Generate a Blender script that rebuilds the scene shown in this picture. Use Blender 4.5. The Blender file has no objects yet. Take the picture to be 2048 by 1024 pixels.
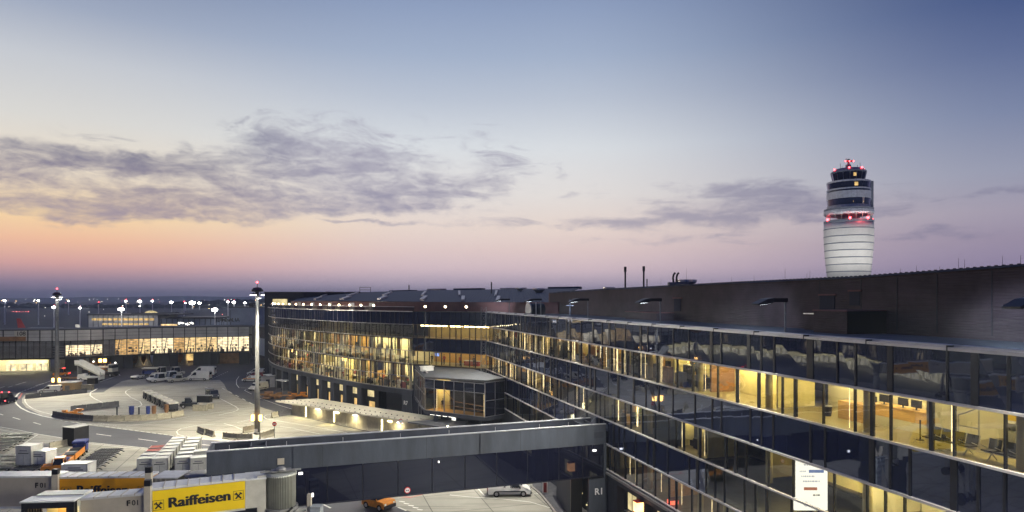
import bpy, math, random
from mathutils import Vector, Matrix
S = bpy.context.scene
COL = S.collection
R = math.radians
F, CX, HY, H = 1300.0, 1024.0, 598.0, 22.0
rnd = random.Random(11)

def P(px, py, Y):
    return Vector(((px - CX) / F * Y, Y, H - (py - HY) / F * Y))
def G(px, py, z=0.0):
    Y = (H - z) * F / (py - HY)
    return Vector(((px - CX) / F * Y, Y, z))
def lerp(a, b, t): return a + (b - a) * t
ORD = ['first', 'second', 'third', 'fourth', 'fifth', 'sixth', 'seventh', 'eighth', 'ninth', 'tenth', 'eleventh', 'twelfth',
       'thirteenth', 'fourteenth', 'fifteenth', 'sixteenth', 'seventeenth', 'eighteenth', 'nineteenth', 'twentieth',
       'twenty-first', 'twenty-second', 'twenty-third', 'twenty-fourth']

# ------------------------------------------------------------------ materials
def srgb(r, g, b):
    f = lambda c: (c / 255 / 12.92) if c <= 10 else ((c / 255 + 0.055) / 1.055) ** 2.4
    return (f(r), f(g), f(b), 1.0)
def nd(nt, t, **kw):
    n = nt.nodes.new(t)
    for k, v in kw.items():
        if k.startswith('i_'):
            key = k[2:]
            n.inputs[int(key) if key.isdigit() else key.replace('_', ' ')].default_value = v
        else:
            setattr(n, k, v)
    return n
def newmat(name):
    m = bpy.data.materials.new(name); m.use_nodes = True
    nt = m.node_tree; nt.nodes.clear()
    out = nd(nt, 'ShaderNodeOutputMaterial')
    return m, nt, out
def mat(name, col, rough=.6, metal=0.0, var=.18, scale=1.5, bump=0.0, bscale=8.0, ior=1.45, stretch=(1, 1, 1), dirt=0.0, dcol=(.03, .03, .03, 1)):
    m, nt, out = newmat(name); L = nt.links.new
    if len(col) == 3: col = (*col, 1)
    b = nd(nt, 'ShaderNodeBsdfPrincipled'); L(b.outputs[0], out.inputs[0])
    b.inputs['Roughness'].default_value = rough; b.inputs['Metallic'].default_value = metal; b.inputs['IOR'].default_value = ior
    tc = nd(nt, 'ShaderNodeTexCoord'); mp = nd(nt, 'ShaderNodeMapping'); L(tc.outputs['Object'], mp.inputs[0])
    mp.inputs['Scale'].default_value = stretch
    n = nd(nt, 'ShaderNodeTexNoise', i_Scale=scale, i_Detail=6.0, i_Roughness=.6); L(mp.outputs[0], n.inputs['Vector'])
    r = nd(nt, 'ShaderNodeValToRGB'); L(n.outputs['Fac'], r.inputs[0])
    r.color_ramp.elements[0].position = .3; r.color_ramp.elements[1].position = .7
    r.color_ramp.elements[0].color = tuple(c * (1 - var) for c in col[:3]) + (1,)
    r.color_ramp.elements[1].color = tuple(min(1, c * (1 + var)) for c in col[:3]) + (1,)
    src = r.outputs[0]
    if dirt:
        n2 = nd(nt, 'ShaderNodeTexNoise', i_Scale=scale * .35, i_Detail=8.0, i_Roughness=.7); L(mp.outputs[0], n2.inputs['Vector'])
        r2 = nd(nt, 'ShaderNodeValToRGB'); L(n2.outputs['Fac'], r2.inputs[0])
        r2.color_ramp.elements[0].position = .5; r2.color_ramp.elements[1].position = .72
        r2.color_ramp.elements[1].color = (dirt,) * 3 + (1,)
        mx = nd(nt, 'ShaderNodeMix', data_type='RGBA'); L(r2.outputs[0], mx.inputs[0]); L(src, mx.inputs[6]); mx.inputs[7].default_value = dcol
        src = mx.outputs[2]
    L(src, b.inputs['Base Color'])
    rr = nd(nt, 'ShaderNodeMapRange'); L(n.outputs['Fac'], rr.inputs[0]); rr.inputs[3].default_value = max(0, rough - .08); rr.inputs[4].default_value = min(1, rough + .08)
    L(rr.outputs[0], b.inputs['Roughness'])
    if bump:
        n3 = nd(nt, 'ShaderNodeTexNoise', i_Scale=bscale, i_Detail=4.0); L(mp.outputs[0], n3.inputs['Vector'])
        bp = nd(nt, 'ShaderNodeBump', i_Strength=bump, i_Distance=.05); L(n3.outputs['Fac'], bp.inputs['Height']); L(bp.outputs[0], b.inputs['Normal'])
    return m
def emit(name, col, strength, var=.25, scale=1.2, stretch=(1, 1, 1)):
    m, nt, out = newmat(name); L = nt.links.new
    e = nd(nt, 'ShaderNodeEmission'); L(e.outputs[0], out.inputs[0])
    tc = nd(nt, 'ShaderNodeTexCoord'); mp = nd(nt, 'ShaderNodeMapping'); L(tc.outputs['Object'], mp.inputs[0]); mp.inputs['Scale'].default_value = stretch
    n = nd(nt, 'ShaderNodeTexNoise', i_Scale=scale, i_Detail=3.0); L(mp.outputs[0], n.inputs['Vector'])
    mr = nd(nt, 'ShaderNodeMapRange'); L(n.outputs['Fac'], mr.inputs[0]); mr.inputs[1].default_value = .3; mr.inputs[2].default_value = .7
    mr.inputs[3].default_value = strength * (1 - var); mr.inputs[4].default_value = strength * (1 + var)
    L(mr.outputs[0], e.inputs[1]); e.inputs[0].default_value = (*col[:3], 1)
    return m
def glassmat(name, tint=(.86, .86, .8), ior=1.9, wav=.02, wscale=.8, refl=(.9, .93, 1), floor=0.0):
    m, nt, out = newmat(name); L = nt.links.new
    tr = nd(nt, 'ShaderNodeBsdfTransparent'); tr.inputs[0].default_value = (*tint, 1)
    gl = nd(nt, 'ShaderNodeBsdfGlossy', i_Roughness=.015); gl.inputs[0].default_value = (*refl, 1)
    tc = nd(nt, 'ShaderNodeTexCoord')
    n = nd(nt, 'ShaderNodeTexNoise', i_Scale=wscale, i_Detail=1.5); L(tc.outputs['Object'], n.inputs['Vector'])
    bp = nd(nt, 'ShaderNodeBump', i_Strength=1.0, i_Distance=wav); L(n.outputs['Fac'], bp.inputs['Height']); L(bp.outputs[0], gl.inputs['Normal'])
    fr = nd(nt, 'ShaderNodeFresnel', i_IOR=ior)
    ge = nd(nt, 'ShaderNodeNewGeometry')
    # same Fresnel from both faces of the sheet
    lw = nd(nt, 'ShaderNodeLayerWeight', i_Blend=.5)
    pw = nd(nt, 'ShaderNodeMath', operation='POWER', i_1=4.0); L(lw.outputs['Facing'], pw.inputs[0])
    ma = nd(nt, 'ShaderNodeMapRange'); L(pw.outputs[0], ma.inputs[0])
    f0 = ((ior - 1) / (ior + 1)) ** 2 * 1.5 + floor
    ma.inputs[3].default_value = f0; ma.inputs[4].default_value = 1.0
    mx = nd(nt, 'ShaderNodeMixShader'); L(ma.outputs[0], mx.inputs[0]); L(tr.outputs[0], mx.inputs[1]); L(gl.outputs[0], mx.inputs[2]); L(mx.outputs[0], out.inputs[0])
    return m
def darkglass(name, base=(.006, .008, .022), ior=2.0, wav=.02, wscale=.8):
    m, nt, out = newmat(name); L = nt.links.new
    df = nd(nt, 'ShaderNodeBsdfDiffuse')
    gl = nd(nt, 'ShaderNodeBsdfGlossy', i_Roughness=.02); gl.inputs[0].default_value = (.68, .76, 1, 1)
    tc = nd(nt, 'ShaderNodeTexCoord')
    n = nd(nt, 'ShaderNodeTexNoise', i_Scale=wscale, i_Detail=1.5); L(tc.outputs['Object'], n.inputs['Vector'])
    bp = nd(nt, 'ShaderNodeBump', i_Strength=1.0, i_Distance=wav); L(n.outputs['Fac'], bp.inputs['Height']); L(bp.outputs[0], gl.inputs['Normal'])
    n2 = nd(nt, 'ShaderNodeTexNoise', i_Scale=.5, i_Detail=3.0); L(tc.outputs['Object'], n2.inputs['Vector'])
    rp = nd(nt, 'ShaderNodeValToRGB'); L(n2.outputs['Fac'], rp.inputs[0])
    rp.color_ramp.elements[0].color = tuple(c * .7 for c in base) + (1,); rp.color_ramp.elements[1].color = tuple(c * 1.3 for c in base) + (1,)
    L(rp.outputs[0], df.inputs[0])
    lw = nd(nt, 'ShaderNodeLayerWeight', i_Blend=.5)
    pw = nd(nt, 'ShaderNodeMath', operation='POWER', i_1=4.0); L(lw.outputs['Facing'], pw.inputs[0])
    ma = nd(nt, 'ShaderNodeMapRange'); L(pw.outputs[0], ma.inputs[0]); ma.inputs[3].default_value = ((ior - 1) / (ior + 1)) ** 2; ma.inputs[4].default_value = 1.0
    mx = nd(nt, 'ShaderNodeMixShader'); L(ma.outputs[0], mx.inputs[0]); L(df.outputs[0], mx.inputs[1]); L(gl.outputs[0], mx.inputs[2]); L(mx.outputs[0], out.inputs[0])
    return m
def ribbed(name, col, pitch=.12, rough=.5, axis='Z', strength=.6, var=.2):
    m = mat(name, col, rough, .3, var, .6)
    nt = m.node_tree; L = nt.links.new; b = [n for n in nt.nodes if n.type == 'BSDF_PRINCIPLED'][0]
    tc = nd(nt, 'ShaderNodeTexCoord')
    w = nd(nt, 'ShaderNodeTexWave', wave_type='BANDS', bands_direction=axis, i_Scale=1 / pitch / 3.1416 * 1.0, i_Distortion=0.0)
    w.inputs['Scale'].default_value = 6.2832 / pitch / 20
    L(tc.outputs['Object'], w.inputs['Vector'])
    bp = nd(nt, 'ShaderNodeBump', i_Strength=strength, i_Distance=pitch * .5); L(w.outputs['Fac'], bp.inputs['Height']); L(bp.outputs[0], b.inputs['Normal'])
    return m
def slabmat(name, c1, c2, joint, sx=6.0, sy=6.0, rot=0.0, streak=.35):
    m, nt, out = newmat(name); L = nt.links.new
    b = nd(nt, 'ShaderNodeBsdfPrincipled', i_Roughness=.75); L(b.outputs[0], out.inputs[0])
    tc = nd(nt, 'ShaderNodeTexCoord'); mp = nd(nt, 'ShaderNodeMapping'); L(tc.outputs['Object'], mp.inputs[0]); mp.inputs['Rotation'].default_value = (0, 0, rot)
    n = nd(nt, 'ShaderNodeTexNoise', i_Scale=.09, i_Detail=9.0, i_Roughness=.68); L(mp.outputs[0], n.inputs['Vector'])
    r = nd(nt, 'ShaderNodeValToRGB'); L(n.outputs['Fac'], r.inputs[0]); r.color_ramp.elements[0].position = .32; r.color_ramp.elements[1].position = .68
    r.color_ramp.elements[0].color = (*c1, 1); r.color_ramp.elements[1].color = (*c2, 1)
    # tyre marks and stains, drawn out along the driving direction
    mp2 = nd(nt, 'ShaderNodeMapping'); L(tc.outputs['Object'], mp2.inputs[0]); mp2.inputs['Rotation'].default_value = (0, 0, rot + .6); mp2.inputs['Scale'].default_value = (.05, .9, 1)
    n2 = nd(nt, 'ShaderNodeTexNoise', i_Scale=1.0, i_Detail=6.0, i_Roughness=.6, i_Distortion=.8); L(mp2.outputs[0], n2.inputs['Vector'])
    r2 = nd(nt, 'ShaderNodeValToRGB'); L(n2.outputs['Fac'], r2.inputs[0]); r2.color_ramp.elements[0].position = .52; r2.color_ramp.elements[1].position = .75
    r2.color_ramp.elements[0].color = (0, 0, 0, 1); r2.color_ramp.elements[1].color = (streak, streak, streak, 1)
    mx = nd(nt, 'ShaderNodeMix', data_type='RGBA'); L(r2.outputs[0], mx.inputs[0]); L(r.outputs[0], mx.inputs[6]); mx.inputs[7].default_value = tuple(c * .35 for c in c1) + (1,)
    src = mx.outputs[2]
    if joint:
        br = nd(nt, 'ShaderNodeTexBrick', offset=0.0, i_Scale=1.0); br.inputs['Mortar Size'].default_value = .05
        br.inputs['Brick Width'].default_value = sx; br.inputs['Row Height'].default_value = sy
        br.inputs['Color1'].default_value = (1, 1, 1, 1); br.inputs['Color2'].default_value = (.9, .9, .9, 1); br.inputs['Mortar'].default_value = (.3, .3, .3, 1)
        L(mp.outputs[0], br.inputs['Vector'])
        m2 = nd(nt, 'ShaderNodeMix', data_type='RGBA', blend_type='MULTIPLY'); m2.inputs[0].default_value = 1.0; L(src, m2.inputs[6]); L(br.outputs[0], m2.inputs[7]); src = m2.outputs[2]
    L(src, b.inputs['Base Color'])
    n3 = nd(nt, 'ShaderNodeTexNoise', i_Scale=6.0, i_Detail=5.0); L(mp.outputs[0], n3.inputs['Vector'])
    bp = nd(nt, 'ShaderNodeBump', i_Strength=.25, i_Distance=.02); L(n3.outputs['Fac'], bp.inputs['Height']); L(bp.outputs[0], b.inputs['Normal'])
    return m

M = {}
M['earth'] = mat('earth', (.020, .026, .042), .9, var=.4, scale=.004, bump=0)
M['asphalt'] = slabmat('asphalt', (.048, .048, .058), (.078, .078, .090), False, rot=.5, streak=.5)
M['concrete'] = slabmat('concrete', (.27, .255, .205), (.42, .395, .325), True, 7, 7, .35, .7)
M['yard'] = slabmat('yard_concrete', (.25, .24, .20), (.38, .365, .305), True, 6, 6, -.3, .75)
M['kerb'] = mat('kerb_stone', (.25, .24, .22), .8, var=.25, scale=2)
M['paint'] = mat('road_paint', (.7, .69, .62), .6, var=.25, scale=.8, dirt=.6, dcol=(.2, .2, .18, 1))
M['redpaint'] = mat('red_paint', (.45, .08, .06), .6, var=.3, scale=.8)
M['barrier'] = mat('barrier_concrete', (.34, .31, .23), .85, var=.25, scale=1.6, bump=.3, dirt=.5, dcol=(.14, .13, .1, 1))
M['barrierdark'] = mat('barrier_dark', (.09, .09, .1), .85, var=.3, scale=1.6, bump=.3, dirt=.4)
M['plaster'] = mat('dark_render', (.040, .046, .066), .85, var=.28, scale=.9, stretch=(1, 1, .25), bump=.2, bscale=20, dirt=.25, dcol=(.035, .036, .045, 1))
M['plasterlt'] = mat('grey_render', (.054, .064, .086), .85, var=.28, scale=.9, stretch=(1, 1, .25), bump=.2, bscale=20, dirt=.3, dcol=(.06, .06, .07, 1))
M['navy'] = mat('navy_panel', (.009, .012, .032), .7, var=.25, scale=.5)
M['black'] = mat('black_panel', (.008, .009, .014), .45, var=.3, scale=.8)
M['alu'] = mat('aluminium', (.55, .55, .56), .32, .85, var=.1, scale=3)
M['cap'] = mat('parapet_metal', (.5, .51, .54), .42, .7, var=.15, scale=.7, dirt=.4, dcol=(.2, .2, .22, 1))
M['steel'] = mat('galvanised_steel', (.22, .22, .22), .6, .2, var=.22, scale=2.2, dirt=.3, dcol=(.2, .19, .17, 1))
M['darksteel'] = mat('dark_steel', (.03, .032, .042), .45, .4, var=.3, scale=2)
M['ledge'] = mat('ledge_metal', (.68, .65, .62), .4, .15, var=.12, scale=1.5, dirt=.3, dcol=(.35, .33, .3, 1))
M['contwhite'] = mat('container_white', (.58, .58, .53), .5, var=.12, scale=1.4, dirt=.45, dcol=(.34, .33, .28, 1))
M['mastpole'] = mat('mast_steel', (.14, .14, .135), .6, .1, var=.25, scale=2)
M['wallpanel'] = mat('retaining_wall_concrete', (.50, .46, .35), .85, var=.15, scale=1.2, bump=.2, dirt=.4, dcol=(.3, .27, .2, 1))
M['vanwhite'] = mat('van_white', (.82, .82, .78), .35, var=.03)
M['mull'] = mat('mullion_metal', (.014, .016, .03), .4, .3, var=.3, scale=2)
M['mulllt'] = mat('mullion_bronze', (.12, .10, .07), .4, .5, var=.3, scale=2)
M['rust'] = ribbed('brown_corrugated', (.056, .039, .044), .16, .6, 'Z', .3, .35)
M['rust2'] = ribbed('red_brown_cladding', (.19, .085, .075), .2, .6, 'Z', .5)
M['roofblue'] = ribbed('standing_seam_roof', (.035, .047, .088), .6, .62, 'X', .35)
M['skylight'] = mat('skylight_sheet', (.5, .44, .42), .35, var=.15, scale=.5)
M['membrane'] = mat('roof_membrane', (.10, .107, .12), .85, var=.3, scale=.5, dirt=.5, dcol=(.08, .08, .09, 1))
M['white'] = mat('white_paint', (.72, .72, .68), .4, var=.08, scale=1.5, dirt=.3, dcol=(.4, .39, .34, 1))
M['offwhite'] = mat('grey_white_metal', (.5, .49, .43), .45, var=.12, scale=1.2, dirt=.4, dcol=(.28, .26, .2, 1))
M['jetgrey'] = mat('jetway_grey', (.43, .39, .32), .5, var=.1, scale=.8, dirt=.35, dcol=(.28, .25, .19, 1))
M['jetroof'] = mat('jetway_roof', (.62, .63, .62), .45, var=.14, scale=1.1, dirt=.4, dcol=(.35, .35, .33, 1))
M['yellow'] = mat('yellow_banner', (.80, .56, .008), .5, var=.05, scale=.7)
M['shadedbanner'] = mat('shaded_banner', (.62, .28, .01), .5, var=.08, scale=.7)  # banner yellow darkened to amber, the shade is held in the colour
M['ink'] = mat('black_print', (.012, .012, .016), .5, var=.2)
M['orange'] = mat('orange_paint', (.62, .23, .03), .45, var=.2, scale=2, dirt=.35)
M['blue'] = mat('blue_cover', (.02, .035, .16), .7, var=.35, scale=3)
M['redcont'] = mat('red_brown_paint', (.33, .08, .05), .55, var=.2, scale=2, dirt=.3)
M['redcar'] = mat('dark_red_paint', (.16, .012, .015), .3, var=.1)
M['rubber'] = mat('rubber', (.012, .012, .013), .85, var=.3, scale=5)
M['carglass'] = darkglass('vehicle_glass', (.012, .015, .025), 1.6, .003)
M['tarp'] = mat('pale_tarp', (.52, .49, .41), .7, var=.25, scale=2.5, bump=.3)
M['tower'] = mat('tower_membrane', (.66, .65, .61), .6, var=.09, scale=.12, stretch=(1, 1, .25), dirt=.35, dcol=(.5, .48, .43, 1))
M['towergrey'] = ribbed('tower_grey_cladding', (.47, .50, .55), 1.6, .45, 'X', .2)
M['towerband'] = mat('tower_band', (.17, .19, .23), .5, var=.2)
M['cream'] = mat('cream_wall', (.66, .58, .29), .7, var=.2, scale=.7, dirt=.3, dcol=(.4, .34, .18, 1))
M['whitewall'] = mat('white_wall', (.66, .62, .48), .7, var=.1, scale=.4)
M['olive'] = mat('olive_wall', (.19, .16, .075), .7, var=.25, scale=.4)
M['wood'] = mat('maple_wood', (.58, .36, .12), .5, var=.2, scale=2.5, stretch=(1, 1, 9))
M['brownwall'] = mat('brown_wall', (.22, .11, .045), .6, var=.35, scale=1.0)
M['carpet'] = mat('lounge_floor', (.14, .115, .07), .5, var=.3, scale=.8)
M['floorlt'] = mat('pale_floor', (.33, .28, .15), .3, var=.2, scale=.6)
M['ceil'] = mat('ceiling_panel', (.45, .42, .3), .8, var=.12, scale=.8)
M['column'] = mat('column_paint', (.5, .43, .24), .5, var=.08)
M['seat'] = mat('black_leather', (.012, .012, .018), .4, var=.3, scale=4)
M['skin'] = mat('skin', (.42, .24, .16), .5, var=.08)
M['cloth_d'] = mat('dark_cloth', (.018, .018, .026), .85, var=.3, scale=6)
M['cloth_r'] = mat('red_cloth', (.35, .03, .03), .85, var=.3, scale=6)
M['cloth_g'] = mat('grey_cloth', (.12, .12, .13), .85, var=.3, scale=6)
M['hair'] = mat('brown_hair', (.03, .018, .01), .6, var=.3, scale=20)
M['leaf'] = mat('leaf', (.06, .12, .025), .6, var=.4, scale=5)
M['tree'] = mat('tree_foliage', (.018, .026, .028), .9, var=.5, scale=.02)
M['hill'] = mat('hill_land', (.04, .05, .06), .95, var=.3, scale=.001)
M['grey_bld'] = mat('grey_blue_facade', (.24, .28, .36), .7, var=.2, scale=.15, dirt=.4, dcol=(.09, .1, .14, 1))
M['panel_pier'] = mat('pier_grey_panel', (.40, .40, .42), .5, .1, var=.2, scale=.25)
M['louvre'] = mat('louvre_metal', (.26, .26, .29), .4, .4, var=.25, scale=.6)
M['signred'] = mat('sign_red', (.5, .02, .02), .5, var=.1)
M['signwhite'] = mat('sign_white', (.75, .75, .75), .5, var=.06)
M['planered'] = mat('tail_red', (.4, .03, .03), .35, var=.1)
M['kiosk'] = mat('kiosk_wall', (.52, .36, .18), .6, var=.12)
M['glass'] = glassmat('facade_glass', (.86, .86, .78), 1.85, .0055, .6, floor=.07)
M['glassc'] = glassmat('curved_facade_glass', (.86, .86, .78), 1.8, .004, .6, floor=.09)
M['spandrel'] = darkglass('spandrel_glass', (.006, .010, .046), 2.6, .004, .6)
M['spandrelc'] = darkglass('spandrel_glass_far', (.010, .014, .042), 2.2, .004, .6)
M['bridgeglass'] = darkglass('bridge_glass', (.006, .007, .019), 1.6, .003, .5)
M['towerglass'] = darkglass('tower_glass', (.012, .016, .035), 1.7, .004, .5)
M['lit_ceil'] = emit('ceiling_strip_lamp', (1, .82, .36), 46, .3, 1.5)
M['lit_ceil2'] = emit('office_strip_lamp', (1, .85, .46), 80, .4, 1.0)
M['lit_warm'] = emit('warm_strip_lamp', (1, .74, .36), 22, .4, .6)
M['tube'] = emit('vertical_light_streak', (1, .78, .42), 2.6, .5, 2.0)  # also serves added streaks that mimic reflections in the facade glass
M['screen'] = emit('white_screen', (1, .97, .88), 1.6, .03, .5)
M['flood'] = emit('floodlight_face', (1, .97, .9), 34, .05)
M['floodfar'] = emit('far_floodlight', (1, .97, .9), 55, .3, .5)
M['bulb'] = emit('warm_bulb', (1, .78, .5), 18, .3)
M['orangelamp'] = emit('amber_lamp', (1, .50, .12), 14, .1)
M['redlamp'] = emit('red_lamp', (1, .05, .06), 16, .1)
M['redbox'] = emit('red_lantern', (1, .10, .05), 3.5, .3)
M['hotbox'] = emit('warm_lantern', (1, .45, .16), 4.5, .3)
M['field'] = emit('field_lamp', (1, .92, .8), 10, .8, .01)
M['fieldred'] = emit('field_red_lamp', (1, .15, .15), 8, .5, .01)
M['roofled'] = emit('led_face', (.85, .92, 1), 14, .1)
M['headlamp'] = emit('headlamp', (1, .82, .5), 60, .1)
M['whitelamp'] = emit('white_lamp', (1, .95, .85), 5, .1)

# ------------------------------------------------------------------ mesh builder
class MB:
    def __init__(s): s.v = []; s.f = []
    def add(s, vs, fs):
        k = len(s.v); s.v += [tuple(v) for v in vs]; s.f += [tuple(i + k for i in f) for f in fs]; return s
    def hexa(s, v):   # 4 bottom (ccw) + 4 top
        return s.add(v, [(3, 2, 1, 0), (4, 5, 6, 7), (0, 1, 5, 4), (1, 2, 6, 5), (2, 3, 7, 6), (3, 0, 4, 7)])
    def bb(s, x0, x1, y0, y1, z0, z1):
        return s.hexa([(x0, y0, z0), (x1, y0, z0), (x1, y1, z0), (x0, y1, z0), (x0, y0, z1), (x1, y0, z1), (x1, y1, z1), (x0, y1, z1)])
    def box(s, c, d, rz=0.0):
        a, b = math.cos(rz), math.sin(rz); o = []
        for z in (-.5, .5):
            for x, y in ((-.5, -.5), (.5, -.5), (.5, .5), (-.5, .5)):
                X, Y = x * d[0], y * d[1]; o.append((c[0] + a * X - b * Y, c[1] + b * X + a * Y, c[2] + z * d[2]))
        return s.hexa(o)
    def seg(s, p, q, n, w0, w1, z0, z1, zq0=None, zq1=None):
        """slab along p->q (2D) from depth w0 to w1 along normal n"""
        zq0 = z0 if zq0 is None else zq0; zq1 = z1 if zq1 is None else zq1
        a = (p[0] + n[0] * w0, p[1] + n[1] * w0); b = (q[0] + n[0] * w0, q[1] + n[1] * w0); c = (q[0] + n[0] * w1, q[1] + n[1] * w1); d = (p[0] + n[0] * w1, p[1] + n[1] * w1)
        return s.hexa([(*a, z0), (*b, zq0), (*c, zq0), (*d, z0), (*a, z1), (*b, zq1), (*c, zq1), (*d, z1)])
    def prism(s, pts, z0, z1):
        n = len(pts); vs = [(p[0], p[1], z0) for p in pts] + [(p[0], p[1], z1) for p in pts]
        return s.add(vs, [tuple(reversed(range(n))), tuple(range(n, 2 * n))] + [(i, (i + 1) % n, n + (i + 1) % n, n + i) for i in range(n)])
    def side(s, prof, y0, y1, inset=0.0):
        """profile (x,z) extruded along y"""
        n = len(prof); vs = [(p[0], y0 + (p[2] if len(p) > 2 else 0), p[1]) for p in prof] + [(p[0], y1 - (p[2] if len(p) > 2 else 0), p[1]) for p in prof]
        return s.add(vs, [tuple(range(n)), tuple(reversed(range(n, 2 * n)))] + [(i, n + i, n + (i + 1) % n, (i + 1) % n) for i in range(n)])
    def tube(s, p, q, r0, r1=None, n=8):
        r1 = r0 if r1 is None else r1; p, q = Vector(p), Vector(q); d = (q - p).normalized()
        u = d.orthogonal().normalized(); w = d.cross(u); vs = []
        for c, r in ((p, r0), (q, r1)):
            for i in range(n):
                a = 2 * math.pi * i / n; vs.append(c + u * math.cos(a) * r + w * math.sin(a) * r)
        return s.add(vs, [tuple(reversed(range(n))), tuple(range(n, 2 * n))] + [(i, (i + 1) % n, n + (i + 1) % n, n + i) for i in range(n)])
    def path(s, pts, r, n=6):
        for a, b in zip(pts, pts[1:]): s.tube(a, b, r, r, n)
        return s
    def lathe(s, prof, c=(0, 0), n=32, a0=0.0):
        k = len(prof); vs = []
        for r, z in prof:
            for i in range(n):
                a = a0 + 2 * math.pi * i / n; vs.append((c[0] + r * math.cos(a), c[1] + r * math.sin(a), z))
        fs = [(j * n + i, j * n + (i + 1) % n, (j + 1) * n + (i + 1) % n, (j + 1) * n + i) for j in range(k - 1) for i in range(n)]
        fs += [tuple(reversed(range(n))), tuple(range((k - 1) * n, k * n))]
        return s.add(vs, fs)
    def ball(s, c, r, n=8, m=6, sc=(1, 1, 1)):
        vs = [(c[0], c[1], c[2] - r * sc[2])]
        for j in range(1, m):
            t = -math.pi / 2 + math.pi * j / m
            for i in range(n):
                a = 2 * math.pi * i / n; vs.append((c[0] + r * sc[0] * math.cos(t) * math.cos(a), c[1] + r * sc[1] * math.cos(t) * math.sin(a), c[2] + r * sc[2] * math.sin(t)))
        vs.append((c[0], c[1], c[2] + r * sc[2])); k = len(vs) - 1
        fs = [(0, 1 + (i + 1) % n, 1 + i) for i in range(n)]
        for j in range(m - 2):
            for i in range(n):
                a = 1 + j * n + i; b = 1 + j * n + (i + 1) % n; fs.append((a, b, b + n, a + n))
        fs += [(k, 1 + (m - 2) * n + i, 1 + (m - 2) * n + (i + 1) % n) for i in range(n)]
        return s.add(vs, fs)
    def quad(s, a, b, c, d): return s.add([a, b, c, d], [(0, 1, 2, 3)])
    def build(s, name, m, parent=None, world=False, smooth=False):
        me = bpy.data.meshes.new(name)
        o = Vector((0, 0, 0))
        if parent is not None and world:
            o = wloc(parent)
        me.from_pydata([(v[0] - o.x, v[1] - o.y, v[2] - o.z) for v in s.v], [], s.f)
        me.materials.append(M[m] if isinstance(m, str) else m)
        me.update()
        if smooth:
            for p in me.polygons: p.use_smooth = True
        ob = bpy.data.objects.new(name, me); COL.objects.link(ob)
        if parent is not None: ob.parent = parent
        return ob
def wloc(o):
    v = Vector(o.location)
    while o.parent is not None:
        o = o.parent; v += Vector(o.location)
    return v
def tag(o, label, cat, group=None, kind=None):
    o['label'] = label; o['category'] = cat
    if group: o['group'] = group
    if kind: o['kind'] = kind
    return o
def structure(o, label, cat, kind='structure'):
    return tag(o, label, cat, None, kind)
def thing(name, label, cat, loc=(0, 0, 0), rz=0.0, group=None):
    o = bpy.data.objects.new(name, None); COL.objects.link(o); o.empty_display_size = .3
    o.location = loc; o.rotation_euler = (0, 0, rz); return tag(o, label, cat, group)
def dup(root, loc, rz=0.0, label=None, group=None):
    def cp(o, par):
        c = o.copy(); COL.objects.link(c)
        if par is not None: c.parent = par
        for ch in o.children: cp(ch, c)
        return c
    r = cp(root, None); r.location = loc; r.rotation_euler = (0, 0, rz)
    if label: r['label'] = label
    if group: r['group'] = group
    return r
CAM = Vector((0, 0, H))
def inframe(v):
    if v[1] < 2: return False
    x = CX + v[0] / v[1] * F; y = HY - (v[2] - H) / v[1] * F
    return -40 < x < 2088 and y < 1060
def many(items, name, m, parent, limit=100):
    """items = list of MB in world coordinates; the largest in the picture become parts of their own, the rest one part"""
    def size(b):
        c = Vector(b.v[0]); d = Vector(b.v[len(b.v) // 2])
        return (d - c).length * (1 if inframe((c + d) / 2) else .02) / max(4, ((c + d) / 2 - CAM).length)
    items = sorted(items, key=lambda b: -size(b))
    for b in items[:limit]: b.build(name, m, parent, True)
    if items[limit:]:
        r = MB()
        for b in items[limit:]: r.add(b.v, b.f)
        o = r.build(name, m, parent, True); o['kind'] = 'stuff'
def text(body, size, name, m, parent, mw, bold=0.0, spacing=1.0, depth=.01, align='LEFT', xs=1.0, smear=0.0):
    """text mesh; mw: 4x4 placing the text's XY plane (local to parent)"""
    cu = bpy.data.curves.new(name, 'FONT'); cu.body = body; cu.size = size; cu.offset = bold; cu.extrude = depth; cu.space_character = spacing; cu.align_x = align
    ob = bpy.data.objects.new(name, cu); COL.objects.link(ob)
    dg = bpy.context.evaluated_depsgraph_get(); me = bpy.data.meshes.new_from_object(ob.evaluated_get(dg))
    bpy.data.objects.remove(ob)
    if smear:
        v0 = [v.co.copy() for v in me.vertices]; f0 = [tuple(p.vertices) for p in me.polygons]; vs, fs = [], []
        for j in range(4):
            k = len(vs); vs += [v + Vector((smear * j / 3, 0, .0006 * j)) for v in v0]; fs += [tuple(i + k for i in f) for f in f0]
        me = bpy.data.meshes.new(name); me.from_pydata(vs, [], fs)
    me.transform(mw @ Matrix.Diagonal((xs, 1, 1, 1))); me.materials.clear(); me.materials.append(M[m])
    o = bpy.data.objects.new(name, me); COL.objects.link(o)
    if parent is not None: o.parent = parent
    return o
def plane_mw(origin, xdir, up=(0, 0, 1)):
    x = Vector(xdir).normalized(); u = Vector(up); z = x.cross(u).normalized(); y = z.cross(x)
    return Matrix(((x.x, y.x, z.x, origin[0]), (x.y, y.y, z.y, origin[1]), (x.z, y.z, z.z, origin[2]), (0, 0, 0, 1)))
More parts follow.
